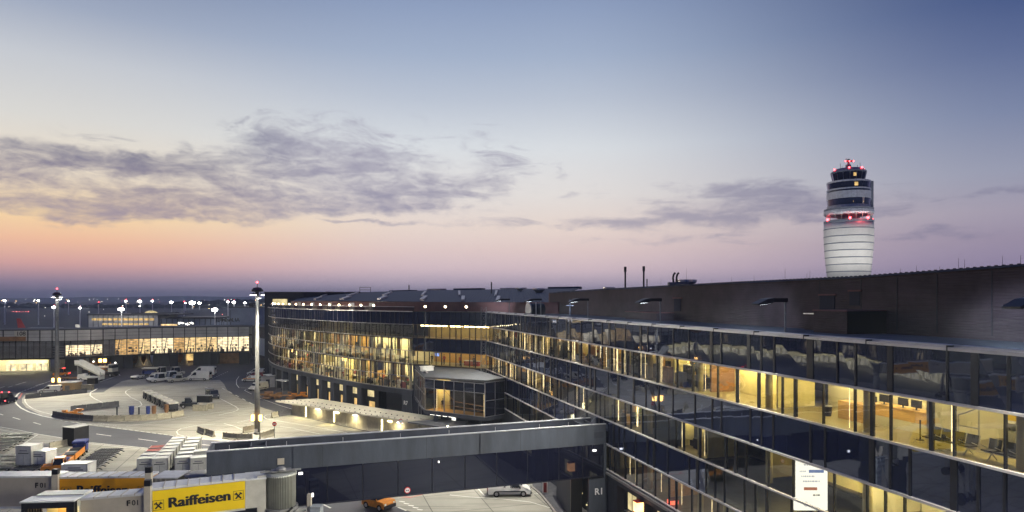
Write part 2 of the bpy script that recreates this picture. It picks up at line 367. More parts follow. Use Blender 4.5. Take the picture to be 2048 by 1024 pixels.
class Path:
    def __init__(s, pts, smooth=True):
        P2 = [Vector((p[0], p[1])) for p in pts]
        if smooth:
            q = []
            ex = [P2[0] * 2 - P2[1]] + P2 + [P2[-1] * 2 - P2[-2]]
            for i in range(1, len(ex) - 2):
                for t in range(10):
                    u = t / 10; a, b, c, d = ex[i - 1], ex[i], ex[i + 1], ex[i + 2]
                    q.append(.5 * ((2 * b) + (c - a) * u + (2 * a - 5 * b + 4 * c - d) * u * u + (3 * b - a - 3 * c + d) * u ** 3))
            P2 = q + [P2[-1]]
        s.p = P2; s.l = [0.0]
        for a, b in zip(P2, P2[1:]): s.l.append(s.l[-1] + (b - a).length)
        s.len = s.l[-1]
    def at(s, t):
        t = max(0, min(s.len, t)); i = 0
        while i < len(s.l) - 2 and s.l[i + 1] < t: i += 1
        d = (s.p[i + 1] - s.p[i]); k = (t - s.l[i]) / max(1e-6, d.length); d.normalize()
        return s.p[i] + (s.p[i + 1] - s.p[i]) * k, d, Vector((-d.y, d.x))   # left normal
    def pt(s, t, off=0.0):
        p, d, n = s.at(t)
        # averaged normal keeps offset strips from tearing
        _, _, n1 = s.at(t - 1.5); _, _, n2 = s.at(t + 1.5); n = (n1 + n2 + n).normalized()
        return p + n * off
    def strip(s, mb, t0, t1, w0, w1, z0, z1, step=3.0):
        k = max(1, int((t1 - t0) / step + .5))
        A = [(s.pt(lerp(t0, t1, i / k), w0), s.pt(lerp(t0, t1, i / k), w1)) for i in range(k + 1)]
        vs = []
        for a, b in A: vs += [(a.x, a.y, z0), (b.x, b.y, z0), (b.x, b.y, z1), (a.x, a.y, z1)]
        fs = [(3, 2, 1, 0), tuple(4 * k + i for i in range(4))]
        for i in range(k):
            for j in range(4): fs.append((4 * i + j, 4 * i + (j + 1) % 4, 4 * i + 4 + (j + 1) % 4, 4 * i + 4 + j))
        return mb.add(vs, fs)
M['lit_dim'] = emit('dim_lit_window', (1, .82, .42), .75, .35, .8)
M['lit_amber'] = emit('amber_lit_window', (1, .66, .24), .8, .5, .6)
M['lit_shop'] = emit('warm_shop_interior', (1, .70, .32), 1.1, .6, .7, (1, 1, 2.5))
M['lit_shop2'] = emit('shop_front_interior', (1, .84, .5), 1.1, .5, .8)
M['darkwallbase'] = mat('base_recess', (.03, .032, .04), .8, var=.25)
M['railglass'] = glassmat('balustrade_glass', (.7, .68, .66), 1.5, .002)
M['canopywhite'] = mat('canopy_sheet', (.58, .54, .44), .55, var=.1, scale=.6, dirt=.4, dcol=(.36, .33, .25, 1))
M['tubelamp'] = emit('wall_tube_lamp', (1, .86, .42), 9, .2)
M['whitelamp2'] = emit('glowing_lettering', (1, .93, .75), 1.6, .1)
M['bluescreen'] = emit('blue_screen', (.3, .45, 1), 1.6, .5, 4)
M['printgrey'] = emit('grey_print', (.75, .76, .8), .75, .1)
M['printdark'] = mat('dark_print', (.2, .2, .22), .6)
M['printblue'] = emit('blue_print', (.25, .4, .85), .6, .1)
M['printred'] = emit('red_print', (.85, .3, .16), .7, .1)
M['lit_shopb'] = emit('pale_shop_interior', (1, .82, .5), 1.5, .5, .9, (1, 1, 2.5))
M['lit_shopc'] = emit('amber_shop_interior', (1, .60, .22), .8, .6, .8, (1, 1, 2.5))
M['shopfit'] = mat('shop_fitting_wood', (.10, .045, .015), .7, var=.4, scale=2)
M['handrail'] = emit('handrail_added_glow', (1, .52, .25), .45, .2)  # plain rail made to emit, standing in for warm light falling on it
M['pavroof'] = mat('pavilion_roof', (.055, .06, .07), .8, var=.25, scale=.6)
M['pavglass'] = glassmat('pavilion_glass', (.6, .58, .52), 1.5, .004, .6)
M['fieldamber'] = emit('field_amber_lamp', (1, .6, .2), 9, .5, .01)
# ------------------------------------------------------------------ camera, render
cam = bpy.data.cameras.new('Camera'); co = bpy.data.objects.new('Camera', cam); COL.objects.link(co); S.camera = co
co.location = (0, 0, H); co.rotation_euler = (R(90), 0, 0)
cam.sensor_width = 36; cam.lens = 36 * F / 2048; cam.shift_y = (HY - 512) / 2048; cam.clip_start = .5; cam.clip_end = 40000
S.view_settings.view_transform = 'Standard'; S.view_settings.look = 'None'; S.view_settings.exposure = 0; S.view_settings.gamma = 1
S.render.engine = 'CYCLES'
cy = S.cycles
S.render.filter_size = 1.05
cy.use_denoising = True; cy.max_bounces = 8; cy.diffuse_bounces = 3; cy.glossy_bounces = 4; cy.transparent_max_bounces = 10; cy.transmission_bounces = 2; cy.volume_bounces = 0
cy.caustics_reflective = False; cy.caustics_refractive = False; cy.sample_clamp_indirect = 3; cy.use_light_tree = True
# ------------------------------------------------------------------ sky
W = bpy.data.worlds.new('World'); S.world = W; W.use_nodes = True
nt = W.node_tree; nt.nodes.clear(); L = nt.links.new
def mth(op, a, b=None, c=None, clamp=False):
    n = nd(nt, 'ShaderNodeMath', operation=op, use_clamp=clamp)
    for i, v in enumerate((a, b, c)):
        if v is None: continue
        if isinstance(v, (int, float)): n.inputs[i].default_value = v
        else: L(v, n.inputs[i])
    return n.outputs[0]
def mix(f, a, b):
    n = nd(nt, 'ShaderNodeMix', data_type='RGBA')
    for i, v in ((0, f), (6, a), (7, b)):
        if isinstance(v, (int, float)): n.inputs[i].default_value = v
        elif isinstance(v, tuple): n.inputs[i].default_value = v
        else: L(v, n.inputs[i])
    return n.outputs[2]
def mrange(v, a, b, c=0.0, d=1.0, smooth=True):
    n = nd(nt, 'ShaderNodeMapRange', interpolation_type='SMOOTHSTEP' if smooth else 'LINEAR'); L(v, n.inputs[0])
    for i, x in enumerate((a, b, c, d)): n.inputs[i + 1].default_value = x
    return n.outputs[0]
tc = nd(nt, 'ShaderNodeTexCoord'); sp = nd(nt, 'ShaderNodeSeparateXYZ'); L(tc.outputs['Generated'], sp.inputs[0])
X, Y, Z = sp.outputs
az = mth('MULTIPLY', mth('ARCTAN2', X, Y), 57.2958)
el = mth('MULTIPLY', mth('ARCSINE', Z), 57.2958)
def ramp(stops):
    r = nd(nt, 'ShaderNodeValToRGB'); L(mrange(el, 0, 28, smooth=False), r.inputs[0]); e = r.color_ramp.elements
    while len(e) < len(stops): e.new(.5)
    for i, (d, c) in enumerate(stops): e[i].position = d / 28; e[i].color = srgb(*c)
    return r.outputs[0]
Lf = ramp([(0, (128, 124, 154)), (1.2, (160, 140, 162)), (2.6, (222, 168, 162)), (4.3, (246, 192, 158)), (6.2, (253, 220, 168)), (9, (244, 228, 204)), (13, (222, 220, 215)), (17, (200, 204, 211)), (20.5, (160, 171, 193)), (24, (128, 142, 172)), (28, (96, 112, 150))])
Ce = ramp([(0, (166, 158, 182)), (1.2, (194, 178, 196)), (2.6, (220, 196, 202)), (4.3, (230, 206, 202)), (6.2, (238, 220, 210)), (9, (234, 228, 224)), (13, (222, 226, 230)), (17, (190, 199, 214)), (20.5, (164, 179, 204)), (24, (144, 161, 193)), (28, (114, 131, 168))])
Rt = ramp([(0, (126, 119, 150)), (1.2, (136, 127, 158)), (2.6, (150, 137, 165)), (4.3, (156, 144, 166)), (6.2, (166, 158, 176)), (9, (154, 158, 180)), (13, (122, 134, 167)), (17, (92, 108, 150)), (20.5, (66, 86, 134)), (24, (50, 70, 120)), (28, (38, 56, 104))])
Bk = ramp([(0, (62, 68, 106)), (3, (70, 78, 120)), (9, (62, 78, 126)), (17, (48, 66, 118)), (20.5, (44, 62, 116)), (28, (40, 60, 114))])
c = mix(mrange(az, -36, -6), Lf, Ce)
c = mix(mrange(az, 3, 41), c, Rt)
c = mix(mrange(mth('ABSOLUTE', mth('ADD', az, 12)), 62, 130), c, Bk)
# clouds: stretched, domain-warped noise on the dome, kept to the low bank and thin streaks above
def cloudnoise(sx, sy, rot, scale, det, dist, seed, rough=.58):
    cb = nd(nt, 'ShaderNodeCombineXYZ'); L(mth('MULTIPLY', az, sx), cb.inputs[0]); L(mth('MULTIPLY', el, sy), cb.inputs[1]); cb.inputs[2].default_value = seed
    mp = nd(nt, 'ShaderNodeMapping'); L(cb.outputs[0], mp.inputs[0]); mp.inputs['Rotation'].default_value = (0, 0, rot)
    n = nd(nt, 'ShaderNodeTexNoise', i_Scale=scale, i_Detail=det, i_Roughness=rough, i_Distortion=dist); L(mp.outputs[0], n.inputs['Vector'])
    return n.outputs['Fac']
def cvec(x, y, z=0.0):
    cb = nd(nt, 'ShaderNodeCombineXYZ'); L(x, cb.inputs[0]); L(y, cb.inputs[1]); cb.inputs[2].default_value = z; return cb.outputs[0]
def vm(op, a, b):
    n = nd(nt, 'ShaderNodeVectorMath', operation=op)
    for i, v in ((0, a), (1, b)):
        if isinstance(v, tuple): n.inputs[i].default_value = v
        else: L(v, n.inputs[i])
    return n.outputs['Value'] if op == 'DOT_PRODUCT' else n.outputs[0]
wn_ = nd(nt, 'ShaderNodeTexNoise', i_Scale=.16, i_Detail=4.0, i_Roughness=.6); L(vm('MULTIPLY', cvec(az, el), (1, 1.6, 1)), wn_.inputs['Vector'])
wv = vm('MULTIPLY', vm('SUBTRACT', wn_.outputs['Color'], (.5, .5, .5)), (9, 3.2, 0))
cv = vm('ADD', cvec(az, el), wv)
def blobs(lst):
    tot = None
    for px, py, rx, ry, w in lst:
        a_ = math.degrees(math.atan2(px - CX, F)); hyp = math.hypot(px - CX, F); e_ = math.degrees(math.atan2(HY - py, hyp)); k = 57.3 / hyp
        d = vm('MULTIPLY', vm('SUBTRACT', cv, (a_, e_, 0)), (1 / (rx * k), 1 / (ry * k), 0)); q = mth('POWER', 2.718, mth('MULTIPLY', vm('DOT_PRODUCT', d, d), -1.0))
        q = mth('MULTIPLY', q, w); tot = q if tot is None else mth('ADD', tot, q)
    return tot
B1 = blobs([(70, 300, 210, 30, 1.0), (260, 318, 120, 18, .7), (395, 312, 50, 22, .7), (445, 326, 40, 20, .8), (610, 345, 170, 52, .9), (120, 420, 230, 24, .95), (400, 415, 200, 34, .8), (640, 410, 220, 30, .85), (735, 285, 150, 50, .5), (560, 270, 120, 30, .35), (900, 385, 150, 40, .8), (1010, 350, 60, 50, .5), (100, 360, 160, 20, .45), (-160, 330, 160, 60, .9), (520, 340, 260, 70, .35), (820, 330, 160, 60, .35), (300, 380, 300, 50, .35)])
B2 = blobs([(1180, 440, 260, 22, .7), (1480, 390, 170, 24, .75), (1560, 430, 220, 30, .7), (1340, 480, 200, 12, .5), (1850, 470, 140, 16, .6), (1700, 400, 200, 18, .4), (1140, 390, 40, 10, .6), (720, 448, 130, 7, .7), (430, 442, 120, 6, .6), (2040, 370, 90, 16, .7), (1500, 492, 140, 6, .4)])
n1 = cloudnoise(.15, .72, .14, 1.0, 10.0, .55, 3.7, .62)
n2 = cloudnoise(.12, .62, .22, 1.2, 9.0, .8, 9.2, .6)
n4 = cloudnoise(.16, .50, .55, 1.3, 9.0, 1.0, 1.4, .62)
n5 = cloudnoise(.5, 1.1, .3, 1.0, 8.0, .6, 6.3, .65)
nn = mth('ADD', mth('ADD', mth('MULTIPLY', n1, .45), mth('MULTIPLY', n4, .25)), mth('MULTIPLY', n5, .3))
C1 = mth('MINIMUM', B1, 1.05); C2 = mth('MINIMUM', B2, 1.0)
d1 = mrange(mth('ADD', nn, mth('MULTIPLY', C1, .34)), .66, .98)
d1 = mth('MULTIPLY', d1, mrange(C1, .02, .3))
d2 = mrange(mth('ADD', mth('ADD', mth('MULTIPLY', n2, .7), mth('MULTIPLY', n5, .3)), mth('MULTIPLY', C2, .42)), .62, .94)
d2 = mth('MULTIPLY', d2, mrange(C2, .02, .3))
d1 = mth('MULTIPLY', d1, mrange(el, 8.5, 14, .95, .85)); d2 = mth('MULTIPLY', d2, .75)
B3 = blobs([(650, 250, 130, 50, .9), (500, 250, 60, 30, .7), (790, 290, 120, 50, .8), (990, 310, 70, 60, .9), (1080, 340, 120, 30, .6), (1300, 380, 200, 20, .6), (1640, 380, 300, 24, .6), (180, 265, 120, 14, .6)])
n6 = cloudnoise(.14, .46, .85, 1.6, 10.0, 1.4, 2.2, .66)
d3 = mth('MULTIPLY', mrange(mth('ADD', n6, mth('MULTIPLY', mth('MINIMUM', B3, 1.0), .24)), .62, .95), mrange(B3, .03, .4, 0, .62))
dens = mth('SUBTRACT', 1.0, mth('MULTIPLY', mth('MULTIPLY', mth('SUBTRACT', 1.0, d1), mth('SUBTRACT', 1.0, d2)), mth('SUBTRACT', 1.0, d3)))
cc = mix(mrange(el, 6, 12.5), srgb(160, 146, 162), srgb(104, 107, 136))
cc = mix(mrange(az, -29, -14), cc, srgb(154, 150, 172))
cc = mix(mrange(az, 8, 38), cc, srgb(118, 116, 146))
c = mix(dens, c, cc)
# below the horizon the world is only seen by stray rays
c = mix(mrange(el, -2, 0), srgb(40, 42, 60), c)
# above the picture the dome darkens to the zenith
c = mix(mrange(el, 28, 70), c, srgb(34, 60, 138))
sky = nd(nt, 'ShaderNodeTexSky', sky_type='NISHITA', sun_disc=False, sun_elevation=R(-3), sun_rotation=R(-52))
bg2 = nd(nt, 'ShaderNodeBackground', i_Strength=.05); L(sky.outputs[0], bg2.inputs[0])
hs = nd(nt, 'ShaderNodeHueSaturation', i_Saturation=.98, i_Value=1.02); L(c, hs.inputs['Color']); L(mrange(el, .5, 9, 1.15, 1.0), hs.inputs['Value'])
bg = nd(nt, 'ShaderNodeBackground', i_Strength=1.0); L(hs.outputs[0], bg.inputs[0])
ad = nd(nt, 'ShaderNodeAddShader'); L(bg.outputs[0], ad.inputs[0]); L(bg2.outputs[0], ad.inputs[1])
ow = nd(nt, 'ShaderNodeOutputWorld'); L(ad.outputs[0], ow.inputs[0])
# last glow of the sun, just under the horizon on the left
sl = bpy.data.lights.new('sun', 'SUN'); sl.energy = .12; sl.angle = R(12); sl.color = (1, .68, .5)
so = bpy.data.objects.new('sun', sl); COL.objects.link(so); so.rotation_euler = (R(86), 0, R(52)); so.location = (-60, 40, 80)
def spot(name, loc, target, power, col, angle=110, blend=.6, radius=.4):
    l = bpy.data.lights.new(name, 'SPOT'); l.energy = power; l.color = col; l.spot_size = R(angle); l.spot_blend = blend; l.shadow_soft_size = radius
    o = bpy.data.objects.new(name, l); COL.objects.link(o); o.location = loc
    d = Vector(target) - Vector(loc); o.rotation_euler = d.to_track_quat('-Z', 'Y').to_euler(); return o
# ------------------------------------------------------------------ ground
def sheet(name, pts, z, m, label, cat):
    mb = MB(); mb.add([(p[0], p[1], z) for p in pts], [tuple(range(len(pts)))])
    return structure(mb.build(name, m), label, cat)
def gp(lst, z=0): return [G(a, b, z) for a, b in lst]
circ = [(9000 * math.cos(2 * math.pi * i / 64), 9000 * math.sin(2 * math.pi * i / 64)) for i in range(64)]
sheet('ground', circ, -.012, 'earth', 'dark open airfield reaching to the horizon', 'ground')
sheet('apron', [(-420, 15), (60, 15), (60, 330), (-420, 330)], -.004, 'asphalt', 'dark asphalt apron road between the terminal buildings', 'road')
isl = [(44, 797), (52, 787), (120, 786), (184, 785.5), (207, 784.5), (219, 776), (243, 763), (262, 758.5), (330, 757), (440, 760), (448, 768), (454, 780), (471, 792), (491, 802), (511, 809.5), (530, 817), (575, 830)]
isl2 = [(512, 884.5), (410, 879.5), (362, 873.5), (300, 866), (250, 859.5), (175, 850.5), (125, 841), (80, 829), (52, 815), (44, 805)]
rw = [(-42, 123.4), (-23, 106.9), (-13.3, 98.4), (-2, 90), (8, 73)]
island_pts = gp(isl) + [Vector((x, y, 0)) for x, y in rw[:]] + [Vector((1, 70.2, 0)), Vector((-9.5, 67.2, 0)), Vector((-16, 72.4, 0)), Vector((-26, 85, 0))] + gp(isl2)
sheet('concrete_island', island_pts, 0, 'concrete', 'pale concrete vehicle island lit by the tall floodlight mast', 'pavement')
yl = gp([(-260, 838), (0, 856), (60, 865), (115, 875), (165, 884), (250, 892.5), (345, 901), (420, 909)]) + [Vector((-27, 74, 0)), Vector((-23, 64, 0)), Vector((-17, 52, 0)), Vector((-17, 24, 0)), Vector((-110, 24, 0))]
sheet('yard', yl, 0, 'yard', 'pale concrete equipment yard behind the boarding bridges', 'pavement')
ap2 = [Vector((-9.3, 66.2, 0)), G(735, 994), Vector((-10, 80, 0)), Vector((6, 78, 0)), Vector((9, 60, 0)), Vector((14, 44, 0)), Vector((19, 26, 0)), Vector((-6, 26, 0)), Vector((-7, 55, 0))]
sheet('stand_pavement', ap2, .004, 'yard', 'pale concrete aircraft stand under the link bridge', 'pavement')
def marks(name, lines, m, label, z=.010):
    mb = MB()
    for pts, w in lines:
        V = [G(*p) if len(p) == 2 and not isinstance(p, Vector) else Vector(p) for p in pts]
        for a, b in zip(V, V[1:]):
            d = (b - a); d.z = 0
            if d.length < 1e-3: continue
            d.normalize(); n = Vector((-d.y, d.x, 0)) * w / 2; e = d * w * .3
            mb.quad(*[(q.x, q.y, z) for q in (a - e - n, b + e - n, b + e + n, a - e + n)]); z += .00002
    return structure(mb.build(name, m), label, 'road marking')
def dashes(a, b, n, fill=.5, w=.14):
    o = []
    for i in range(n):
        t0 = i / n; t1 = t0 + fill / n
        o.append(([(lerp(a[0], b[0], t0), lerp(a[1], b[1], t0)), (lerp(a[0], b[0], t1), lerp(a[1], b[1], t1))], w))
    return o
ml = []
ml.append(([(103, 761), (97, 763.5), (93, 764.8)], .2)); ml += dashes((93, 765), (41, 784), 9, .6, .25)
ml.append(([(41, 784), (35, 789), (31, 795), (30, 801), (33, 808), (42, 816), (58, 824), (85, 832), (125, 840.5)], .32))
ml.append(([(56, 795), (50, 799), (50, 803), (55, 810), (65, 817), (80, 823), (106, 829.5)], .2))
ml += dashes((130, 842), (410, 880), 24, .55, .2)
ml.append(([(0, 854), (36, 860), (75, 868), (116, 874.5), (165, 883.5), (250, 892), (345, 901), (412, 906)], .16))
ml.append(([(165, 886), (250, 895), (345, 903.5)], .1))
ml += [([(193, 868), (222, 872)], .2), ([(277, 878), (314, 883)], .2), ([(67, 845), (81, 849)], .2), ([(26, 835), (40, 839)], .2), ([(0, 828), (6, 830)], .2), ([(397, 889), (440, 892)], .2)]
ml += [([(195, 777), (181, 785), (180, 791), (190, 798), (207, 806)], .2), ([(263, 777), (252, 782), (251, 786), (262, 795), (280, 803), (284, 810), (276, 814), (262, 815)], .18)]
ml += [([(0, 776), (9, 773)], .2), ([(31, 770), (52, 764)], .25), ([(16, 774.5), (25, 772)], .2), ([(200, 764), (226, 755), (240, 751), (238, 748.5)], .2), ([(72, 771), (92, 765.5)], .25)]
ml += [([(478, 753), (473, 760), (473, 769), (478, 775.5), (506, 776.5)], .18), ([(503, 788), (489, 781), (492, 779), (506, 778.5)], .16), ([(409, 774), (416, 776), (431, 792)], .16)]
ml += [([(436, 795), (471, 813), (477, 818), (474, 821), (466, 824), (438, 830)], .18)]
ml += dashes((444, 776), (512, 812), 5, .45, .22); ml += dashes((420, 760), (458, 742), 9, .5, .18); ml += dashes((396, 764), (444, 766), 8, .5, .15)
ml += [([(519, 796), (560, 811), (583, 818)], .14)]
ml += [([(430, 848), (390, 851), (362, 857), (353, 863), (356, 869), (372, 873), (410, 878), (470, 881.5)], .17), ([(448, 847), (470, 853), (484, 859)], .14)]
ml += [([(560, 828), (533, 830), (527, 833.5), (533, 838), (600, 849), (680, 863), (720, 872)], .17)]
ml += dashes((197, 846), (240, 853), 9, .5, .12); ml += [([(475, 845), (500, 839)], .1), ([(590, 858), (640, 868)], .16), ([(560, 853), (590, 857)], .14), ([(252, 853), (520, 812)], .1)]
ml += [([(0, 859.5), (20, 863), (60, 871), (74, 870)], .14), ([(75, 870), (60, 879), (45, 889)], .22), ([(300, 752), (240, 763)], .1)]
ml += [([(630, 1001), (661, 1016)], .2), ([(735, 993.5), (757, 1000)], .2), ([(797, 1015), (812, 1021)], .22)]
ml += [([(955, 976), (969, 992)], .14), ([(900, 990), (938, 994), (1000, 997.5), (1060, 1004), (1108, 1018)], .12), ([(965, 991), (1075, 988)], .12)]
for i in range(5): ml.append(([(800 + i * 9, 1003 + i * 4), (808 + i * 9, 1004 + i * 4)], .25))
marks('road_markings', ml, 'paint', 'white road lines, dashes and stop lines on the apron')
marks('red_markings', [([(44, 787), (41, 792), (38, 797)], .3), ([(805, 992), (822, 995), (845, 989)], .16), ([(822, 995), (803, 995.5)], .12)], 'redpaint', 'worn red restraint marks on the pale concrete', .014)
kb = MB(); ke = [G(1062, 975), G(1078, 988), G(1096, 1010), G(1108, 1026), Vector((9.5, 48, 0)), Vector((16, 30, 0))]
for a, b in zip(ke, ke[1:]):
    d = (b - a).normalized(); n = (d.y * -1, d.x); kb.seg(a, b, (-d.y, d.x), 0, .25, .002, .14)
structure(kb.build('kerb', 'kerb'), 'pale stone kerb beside the terminal pavement', 'kerb')
pv = [G(1062, 975) + Vector((.3, 0, 0)), G(1078, 988) + Vector((.3, .1, 0)), G(1096, 1010) + Vector((.3, .1, 0)), G(1108, 1026) + Vector((.3, .1, 0)), Vector((9.8, 48.1, 0)), Vector((16.3, 30, 0)), Vector((21, 30, 0)), Vector((9.6, 68, 0)), Vector((4, 86, 0)), Vector((2, 84, 0))]
pm = MB(); pm.prism(pv, .006, .12); structure(pm.build('pavement', 'barrierdark'), 'raised service pavement at the foot of the glass wing', 'pavement')
# hills and woods on the horizon
def ridge(name, y0, depth, xs, hs, m, label, kind='structure', jag=0.0, seed=1):
    r = random.Random(seed); mb = MB(); n = len(xs); vs = []
    for i in range(n):
        h = hs[i] + (r.random() - .5) * jag
        vs += [(xs[i], y0, -2), (xs[i], y0 + depth * .3, h), (xs[i], y0 + depth, -2)]
    fs = []
    for i in range(n - 1):
        for j in (0, 1): fs.append((3 * i + j, 3 * i + 3 + j, 3 * i + 4 + j, 3 * i + 1 + j))
    mb.add(vs, fs); return structure(mb.build(name, m), label, 'hills' if kind == 'structure' else 'woods', kind)
def hf(x): return 22 + (598 - x) / 1300 * 6000
xs = [-7000 + i * 130 for i in range(100)]
def hh(x):
    px = CX + x / 6000 * F
    b = 6 * math.exp(-((px - 330) / 230) ** 2) + 4.5 * math.exp(-((px - 120) / 60) ** 2) * .3 + 2.2 * math.exp(-((px + 200) / 300) ** 2) + .8 * math.sin(px / 37) * .5
    return 22 + b / F * 6000
ridge('hills', 6000, 1500, xs, [hh(x) for x in xs], 'hill', 'low wooded hills on the hazy horizon', jag=4)

# evening haze over the whole airfield
hzb = MB(); hzb.bb(-9400, 9400, -9400, 9400, -4.0, 118)
hm, hnt, hout = newmat('haze_air'); pv_ = nd(hnt, 'ShaderNodeVolumePrincipled', i_Density=.00017, i_Anisotropy=.25); pv_.inputs['Color'].default_value = (.74, .84, 1, 1); hnt.links.new(pv_.outputs[0], hout.inputs[1])
hz_ob = hzb.build('haze', hm); structure(hz_ob, 'thin evening haze lying over the airfield', 'haze', 'stuff')
# ------------------------------------------------------------------ glass wing (the long facade on the right)
TOP, BH = 19.8, 2.35
def zl(k): return TOP - BH * k
def fx(Y): return 27.56 - .2954 * Y
DL = math.hypot(.2954, 1)
NIN = Vector((1, .2954)).normalized()          # into the building
def FP(Y, d=0.0):                              # point on the facade line at Y, d metres inside
    return Vector((fx(Y), Y)) + NIN * d
wing = thing('terminal_wing', 'long dark glass wing with bright ledge lines and lit lounges', 'terminal building', (9, 62, 0))
T_DIR = Vector((-.2954, 1)).normalized()
topbreaks = [.67, .7123, .582, .529, .5008, .459, .4038, .3838, .3646, .322, .307, .2723, .2485, .209, .198, .1746, .159, .15]
topY = sorted(27.56 / (p + .2954) for p in topbreaks)
def rbreaks(r, a, b, ch=(1.05, 1.05, 2.1, 2.1, 3.0)):
    o = [a]
    while o[-1] < b - 1.2: o.append(o[-1] + r.choice(ch))
    o[-1] = b; return o
rb = random.Random(5)
panes, spans, mulls, fins = [], [], [], []
LITB = {1: True, 3: True, 5: True}
Y0, Y1 = 17.0, 107.6
for k in range(6):
    br = rbreaks(rb, Y0, Y1)
    if k == 0: br = [Y0, 19, 21.2, 23.4, 26] + topY + rbreaks(rb, topY[-1] + 1.6, Y1)
    z1, z0 = zl(k) - .05, zl(k + 1) + .06
    for i in range(len(br) - 1):
        a, b = br[i] + .03, br[i + 1] - .03
        tw_ = .007 if br[i] < 55 else .014; t = [rb.uniform(-tw_, tw_) for _ in range(4)]
        q = [FP(a, t[0]), FP(b, t[1]), FP(b, t[2]), FP(a, t[3])]
        lit = k in LITB or (k == 4 and br[i + 1] < 47.2)
        m = MB()
        if lit: m.quad((*q[0], z0), (*q[3], z1), (*q[2], z1), (*q[1], z0)); panes.append(m)
        else:
            m.hexa([(*q[0], z0), (*q[1], z0), (*(q[1] + NIN * .05), z0), (*(q[0] + NIN * .05), z0), (*q[3], z1), (*q[2], z1), (*(q[2] + NIN * .05), z1), (*(q[3] + NIN * .05), z1)]); spans.append(m)
        wd = rb.choice([.10, .12, .3]) if not lit else rb.choice([.05, .05, .16])
        if k == 0 and i == 10: wd = .45
        if i:
            c = br[i]; fb = MB(); fb.seg(FP(c - wd / 2), FP(c + wd / 2), NIN, -.05, .12, z0, z1); (mulls if not lit else fins).append(fb)
many(panes, 'glass_pane', 'glass', wing); many(spans, 'spandrel_panel', 'spandrel', wing)
many(mulls, 'mullion', 'mull', wing); many(fins, 'glazing_bar', 'mull', wing)
for k in range(1, 7):
    b = MB(); b.seg(FP(Y0), FP(Y1), NIN, -.13, .02, zl(k) - .06, zl(k) + .055); b.build('ledge', 'ledge', wing, True)
b = MB(); b.seg(FP(Y0), FP(Y1), NIN, -.22, .12, TOP - .05, TOP + .10); b.seg(FP(Y0), FP(Y1), NIN, .14, .75, TOP - .05, TOP + .17); b.build('parapet_cap', 'cap', wing, True)
b = MB(); b.seg(FP(Y0), FP(Y1), NIN, .77, 14, TOP - .35, TOP - .25); b.build('roof_deck', 'membrane', wing, True)
for Yj in [20 + 4.2 * i for i in range(21)]:
    b = MB(); b.seg(FP(Yj - .03), FP(Yj + .03), NIN, -.235, .77, TOP - .06, TOP + .178); b.build('cap_joint', 'darksteel', wing, True)
# floors, ceilings and back walls of the lounges
for (zf, zc, nm) in ((zl(2), zl(1), 2), (zl(4), zl(3), 4), (zl(6), zl(5), 6)):
    b = MB(); b.seg(FP(Y0 if nm != 4 else 47.05), FP(Y1), NIN, .14, 9.5, zf - .12, zf + .03); b.build('lounge_floor', 'carpet' if nm != 2 else 'floorlt', wing, True)
    b = MB(); b.seg(FP(Y0), FP(Y1), NIN, .14, 9.5, zc + .02, zc + .12); b.build('lounge_ceiling', 'ceil', wing, True)
b = MB(); b.seg(FP(Y0), FP(47), NIN, 4.4, 9.5, zl(4) - .12, zl(4) + .03); b.build('lounge_floor', 'carpet', wing, True)
for (a, bb_, zf, zc, m, dep) in (
        (Y0, 30.5, 2, 1, 'whitewall', 7.5), (30.55, 40.5, 2, 1, 'whitewall', 5.0), (40.6, 47.5, 2, 1, 'cream', 3.2), (47.6, 52.5, 2, 1, 'cream', 6.5), (52.6, 56, 2, 1, 'brownwall', 6.2), (56.1, 60, 2, 1, 'cream', 4.2), (60.1, 66, 2, 1, 'olive', 7), (66.1, 71, 2, 1, 'black', 5.5), (71.1, 74, 2, 1, 'cream', 3.0), (74.1, 79, 2, 1, 'brownwall', 5.5), (79.1, 82, 2, 1, 'cream', 2.6), (82.1, 87, 2, 1, 'black', 5), (87.1, 90, 2, 1, 'wood', 3), (90.1, 96, 2, 1, 'brownwall', 5), (96.1, 99, 2, 1, 'cream', 3), (99.1, Y1, 2, 1, 'olive', 5),
        (Y0, 34, 4, 3, 'whitewall', 5), (34.1, 41.5, 4, 3, 'cream', 4.5), (41.6, 47, 4, 3, 'black', 5), (47.1, 51, 4, 3, 'cream', 3), (51.1, 57.5, 4, 3, 'black', 6), (57.6, 62, 4, 3, 'olive', 4), (62.1, 84, 4, 3, 'black', 8), (84.1, Y1, 4, 3, 'brownwall', 4.5),
        (Y0, 40, 6, 5, 'whitewall', 5), (40.1, 46, 6, 5, 'olive', 5), (46.1, 62, 6, 5, 'brownwall', 4.5), (62.1, Y1, 6, 5, 'black', 5)):
    b = MB(); b.seg(FP(a), FP(bb_), NIN, dep, dep + .15, zl(zf) + .04, zl(zc) + .01); b.build('back_wall', m, wing, True)
